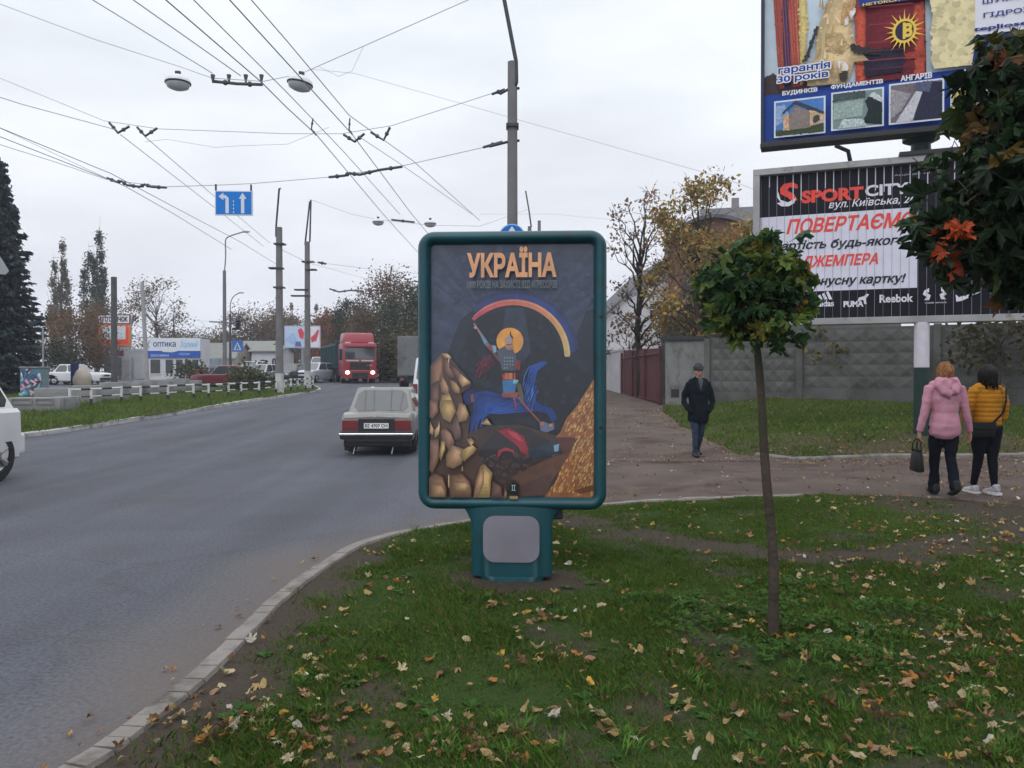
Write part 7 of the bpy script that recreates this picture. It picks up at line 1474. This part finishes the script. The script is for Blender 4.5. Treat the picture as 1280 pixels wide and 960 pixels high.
# shop sign on its pylon
ps = thing('shop_sign', 'shop sign with a white name board over an orange framed blank panel', 'shop sign', P_(142.5, 74), 0); zf = lambda py: EYE - (py - HOR) / 1000 * 74 - H(74); MB().box(-1.45, .1, zf(432), 1.5, .35, zf(393)).build('sign_box', M_PALEST, ps)
s = Print(step=.008, k=1.4); s.rect(-1.5, zf(405), 1.5, zf(393), (96, 34, 44)); s.rect(-1.42, zf(403.8), 1.40, zf(394.2), (206, 206, 212)); s.text('ОПТОВИЧОК', -1.36, zf(402.3), 1.28, zf(395.6), (36, 36, 48), bold=.05); s.rect(-1.5, zf(432), 1.52, zf(405.6), (222, 120, 56)); s.rect(-1.3, zf(430), 1.32, zf(406.5), (206, 76, 58)); s.rect(-1.2, zf(424), 1.08, zf(407.5), (182, 190, 194)); s.build('sign_face', M_PRINT, ps, fixn=False, loc=(0, .08, 0)); MB().box(-1.0, .12, 0, 1.4, .33, zf(432)).build('pylon', M_PALE, ps)
MB().box(-.2, .02, zf(444), .85, .11, zf(438)).build('name_strip', M('strip_maroon', (.14, .02, .035)), ps)
nb = thing('notice_board', 'dark upright notice board below the shop sign', 'notice board', P_(141, 70)); MB().box(-.75, 0, .35, .75, .1, 1.95, .02).build('panel', M('board_dark', (.05, .06, .065)), nb)
for x in (-.6, .6): MB().box(x - .05, .02, 0, x + .05, .09, .35).build('leg', M_STEEL, nb)
kw = thing('white_booth', 'plain white flat roofed booth between the shop sign and the optician kiosk', 'booth', P_(173, 76), R(-4)); MB().box(-1.6, 0, 0, 1.3, 2.4, 2.6).build('wall', M_WHITE, kw); MB().box(-1.65, -.05, 2.6, 1.35, 2.45, 2.85).build('roof', M_WHITE, kw); MB().box(-1.2, -.03, 0, -.45, -.004, 2.0).build('door', M_PALE, kw)
# optician kiosk
ok = thing('optician_kiosk', 'small optician shop kiosk with a white sign over a blue awning', 'kiosk', P_(217, 70), R(2)); zk = lambda py: EYE - (py - HOR) / 1000 * 70 - H(70)
MB().box(-2.25, .1, 0, 2.25, 2.6, zk(423)).build('wall', M_WHITE, ok); s = Print(step=.008, k=1.3); s.rect(-2.3, zk(438.5), 2.32, zk(422.5), (216, 222, 230)); s.text('оптика', -1.75, zk(433.5), .2, zk(427.5), (70, 70, 110), bold=.02); s.text('Зоркий', .55, zk(436), 2.1, zk(426), (130, 176, 214), bold=.01, shear=.3); s.strip([(-2.1, zk(435)), (-2.2, zk(430)), (-2.05, zk(426))], .06, (90, 90, 120)); s.rect(-2.25, zk(447), 2.32, zk(438.6), (42, 82, 160)); s.poly([(-1.0, zk(438.6)), (.4, zk(438.6)), (-.1, zk(440.4)), (-.9, zk(439.8))], (214, 206, 190)); s.text('ОКУЛЯРИ', -1.95, zk(446), -.4, zk(443), (170, 190, 226), bold=.03); s.text('ЛІНЗИ', .5, zk(444), 1.4, zk(441), (150, 176, 220), bold=.03); s.build('sign', M_PRINT, ok, fixn=False, loc=(0, .02, 0)); MB().box(-2.3, .03, zk(447), 2.32, .1, zk(422.5)).build('sign_box', M_PALEST, ok)
for x0, x1 in ((-2.0, -1.2), (-.7, -.1), (.2, .75), (.95, 1.45), (1.6, 2.1)): w_ = MB().box(x0, .04, .55, x1, .09, 1.75).build('window', M_GLASSD, ok); MB().box(x0 - .06, .03, .45, x1 + .06, .095, .545).build('sill', M_WHITE, w_)
tree('shrub', 'dark green bush in front of the optician kiosk', 238, 62, 455, 1.5, [GR, DK, OL], [3, 2, 1], n=900, ls=.26, bot=.05, clumps=12, seed=81, cat='shrub')
tree('shrub', 'brown bush between the optician kiosk and the red hatchback', 244, 52, 466, 1.3, [BR, (.08, .05, .04)], [3, 2], n=700, ls=.22, bot=.05, clumps=10, seed=82, cat='shrub')
tree('shrub', 'dark olive bush behind the rear of the red hatchback', 316, 44, 459, 1.35, [OL, GR, DK], [3, 2, 1], n=1100, ls=.22, bot=.04, clumps=14, seed=83, cat='shrub')
# pale yellow house with arched windows and its gate house
M_YEL = M('yellow_render', (.46, .41, .34), rough=.85, var=.12, scale=1, dirt=((.34, .30, .26), 1, .58)); M_GROOF = M('grey_green_roof', (.22, .225, .21), rough=.8, var=.15, scale=2)
house('yellow_house', 'pale yellow house with tall arched windows beyond the street lamps', W(304, 0, 96).x, 96, 5.4, 8, 3.6, 4.6, M_YEL, M_GROOF, 0, [(-1.7, .3, 1.1, 1.7, 1), (.1, .7, .55, 2.0, 1), (1.0, .7, .55, 2.0, 1), (1.9, .7, .55, 2.0, 1)], ridge='x')
house('grey_roof_house', 'low house with a broad grey green roof left of the street lamps', W(266, 0, 90).x, 90, 4.6, 7, 2.4, 4.1, M_YEL, M_GROOF, 0, [(-1.2, .4, .9, 1.2, 0), (.3, .2, .5, 1.7, 0), (1.1, .2, .5, 1.7, 0)], ridge='x')
house('white_pavilion', 'white pavilion with a dark arched doorway behind the first concrete pole', W(332, 0, 92).x, 92, 3.2, 6, 3.2, 3.9, M_WHITE, M_GROOF, 0, [(-.3, .3, .95, 1.5, 1), (1.0, .9, .5, 1.3, 1)], ridge='x')
# far billboard
fb = thing('billboard', 'far small billboard with a pale blue picture and red figures between the poles', 'billboard', P_(378, 86)); zf2 = lambda py: EYE - (py - HOR) / 1000 * 86 - H(86); MB().box(-1.95, .06, zf2(435), 1.95, .25, zf2(407)).build('frame', M_DARK, fb); s = Print(step=.01, k=1.35); s.rect(-1.95, zf2(435), 1.95, zf2(407), (150, 160, 180)); s.rect(-1.85, zf2(434), 1.85, zf2(408.3), (184, 200, 224)); s.rect(.2, zf2(434), 1.85, zf2(408.3), (206, 204, 212)); s.poly([(-.5, zf2(412)), (-.1, zf2(410)), (.2, zf2(416)), (.1, zf2(424)), (-.3, zf2(422))], (190, 66, 76)); s.poly([(.9, zf2(422)), (1.3, zf2(418)), (1.7, zf2(411)), (1.8, zf2(414)), (1.5, zf2(426)), (1.0, zf2(428))], (186, 70, 80)); s.poly([(-.8, zf2(433)), (-.7, zf2(427)), (-.2, zf2(427)), (-.1, zf2(433))], (88, 100, 140)); s.poly([(-1.8, zf2(424)), (-1, zf2(416)), (-.6, zf2(424)), (-.9, zf2(430))], (150, 176, 214)); s.build('printed_face', M_PRINT, fb, fixn=False, loc=(0, .05, 0)); MB().tube([(0, .2, 0), (0, .2, zf2(434))], .16, n=10).build('mast', M_PALEST, fb)

# ================================================================== thin autumn air
bm = bmesh.new(); bmesh.ops.create_cube(bm, size=1)
for v in bm.verts: v.co = Vector((v.co.x * 540, 208 + v.co.y * 440, 12 + v.co.z * 28))
me = bpy.data.meshes.new('haze'); bm.to_mesh(me); bm.free(); hz = bpy.data.objects.new('haze', me); COL.objects.link(hz); kind(hz, 'stuff')
hm = bpy.data.materials.new('haze'); hm.use_nodes = True; hn = hm.node_tree; hn.nodes.clear(); ho = hn.nodes.new('ShaderNodeOutputMaterial'); pv = hn.nodes.new('ShaderNodeVolumePrincipled')
pv.inputs['Color'].default_value = (.86, .90, 1, 1); pv.inputs['Density'].default_value = .0009; hn.links.new(pv.outputs[0], ho.inputs['Volume']); me.materials.append(hm)
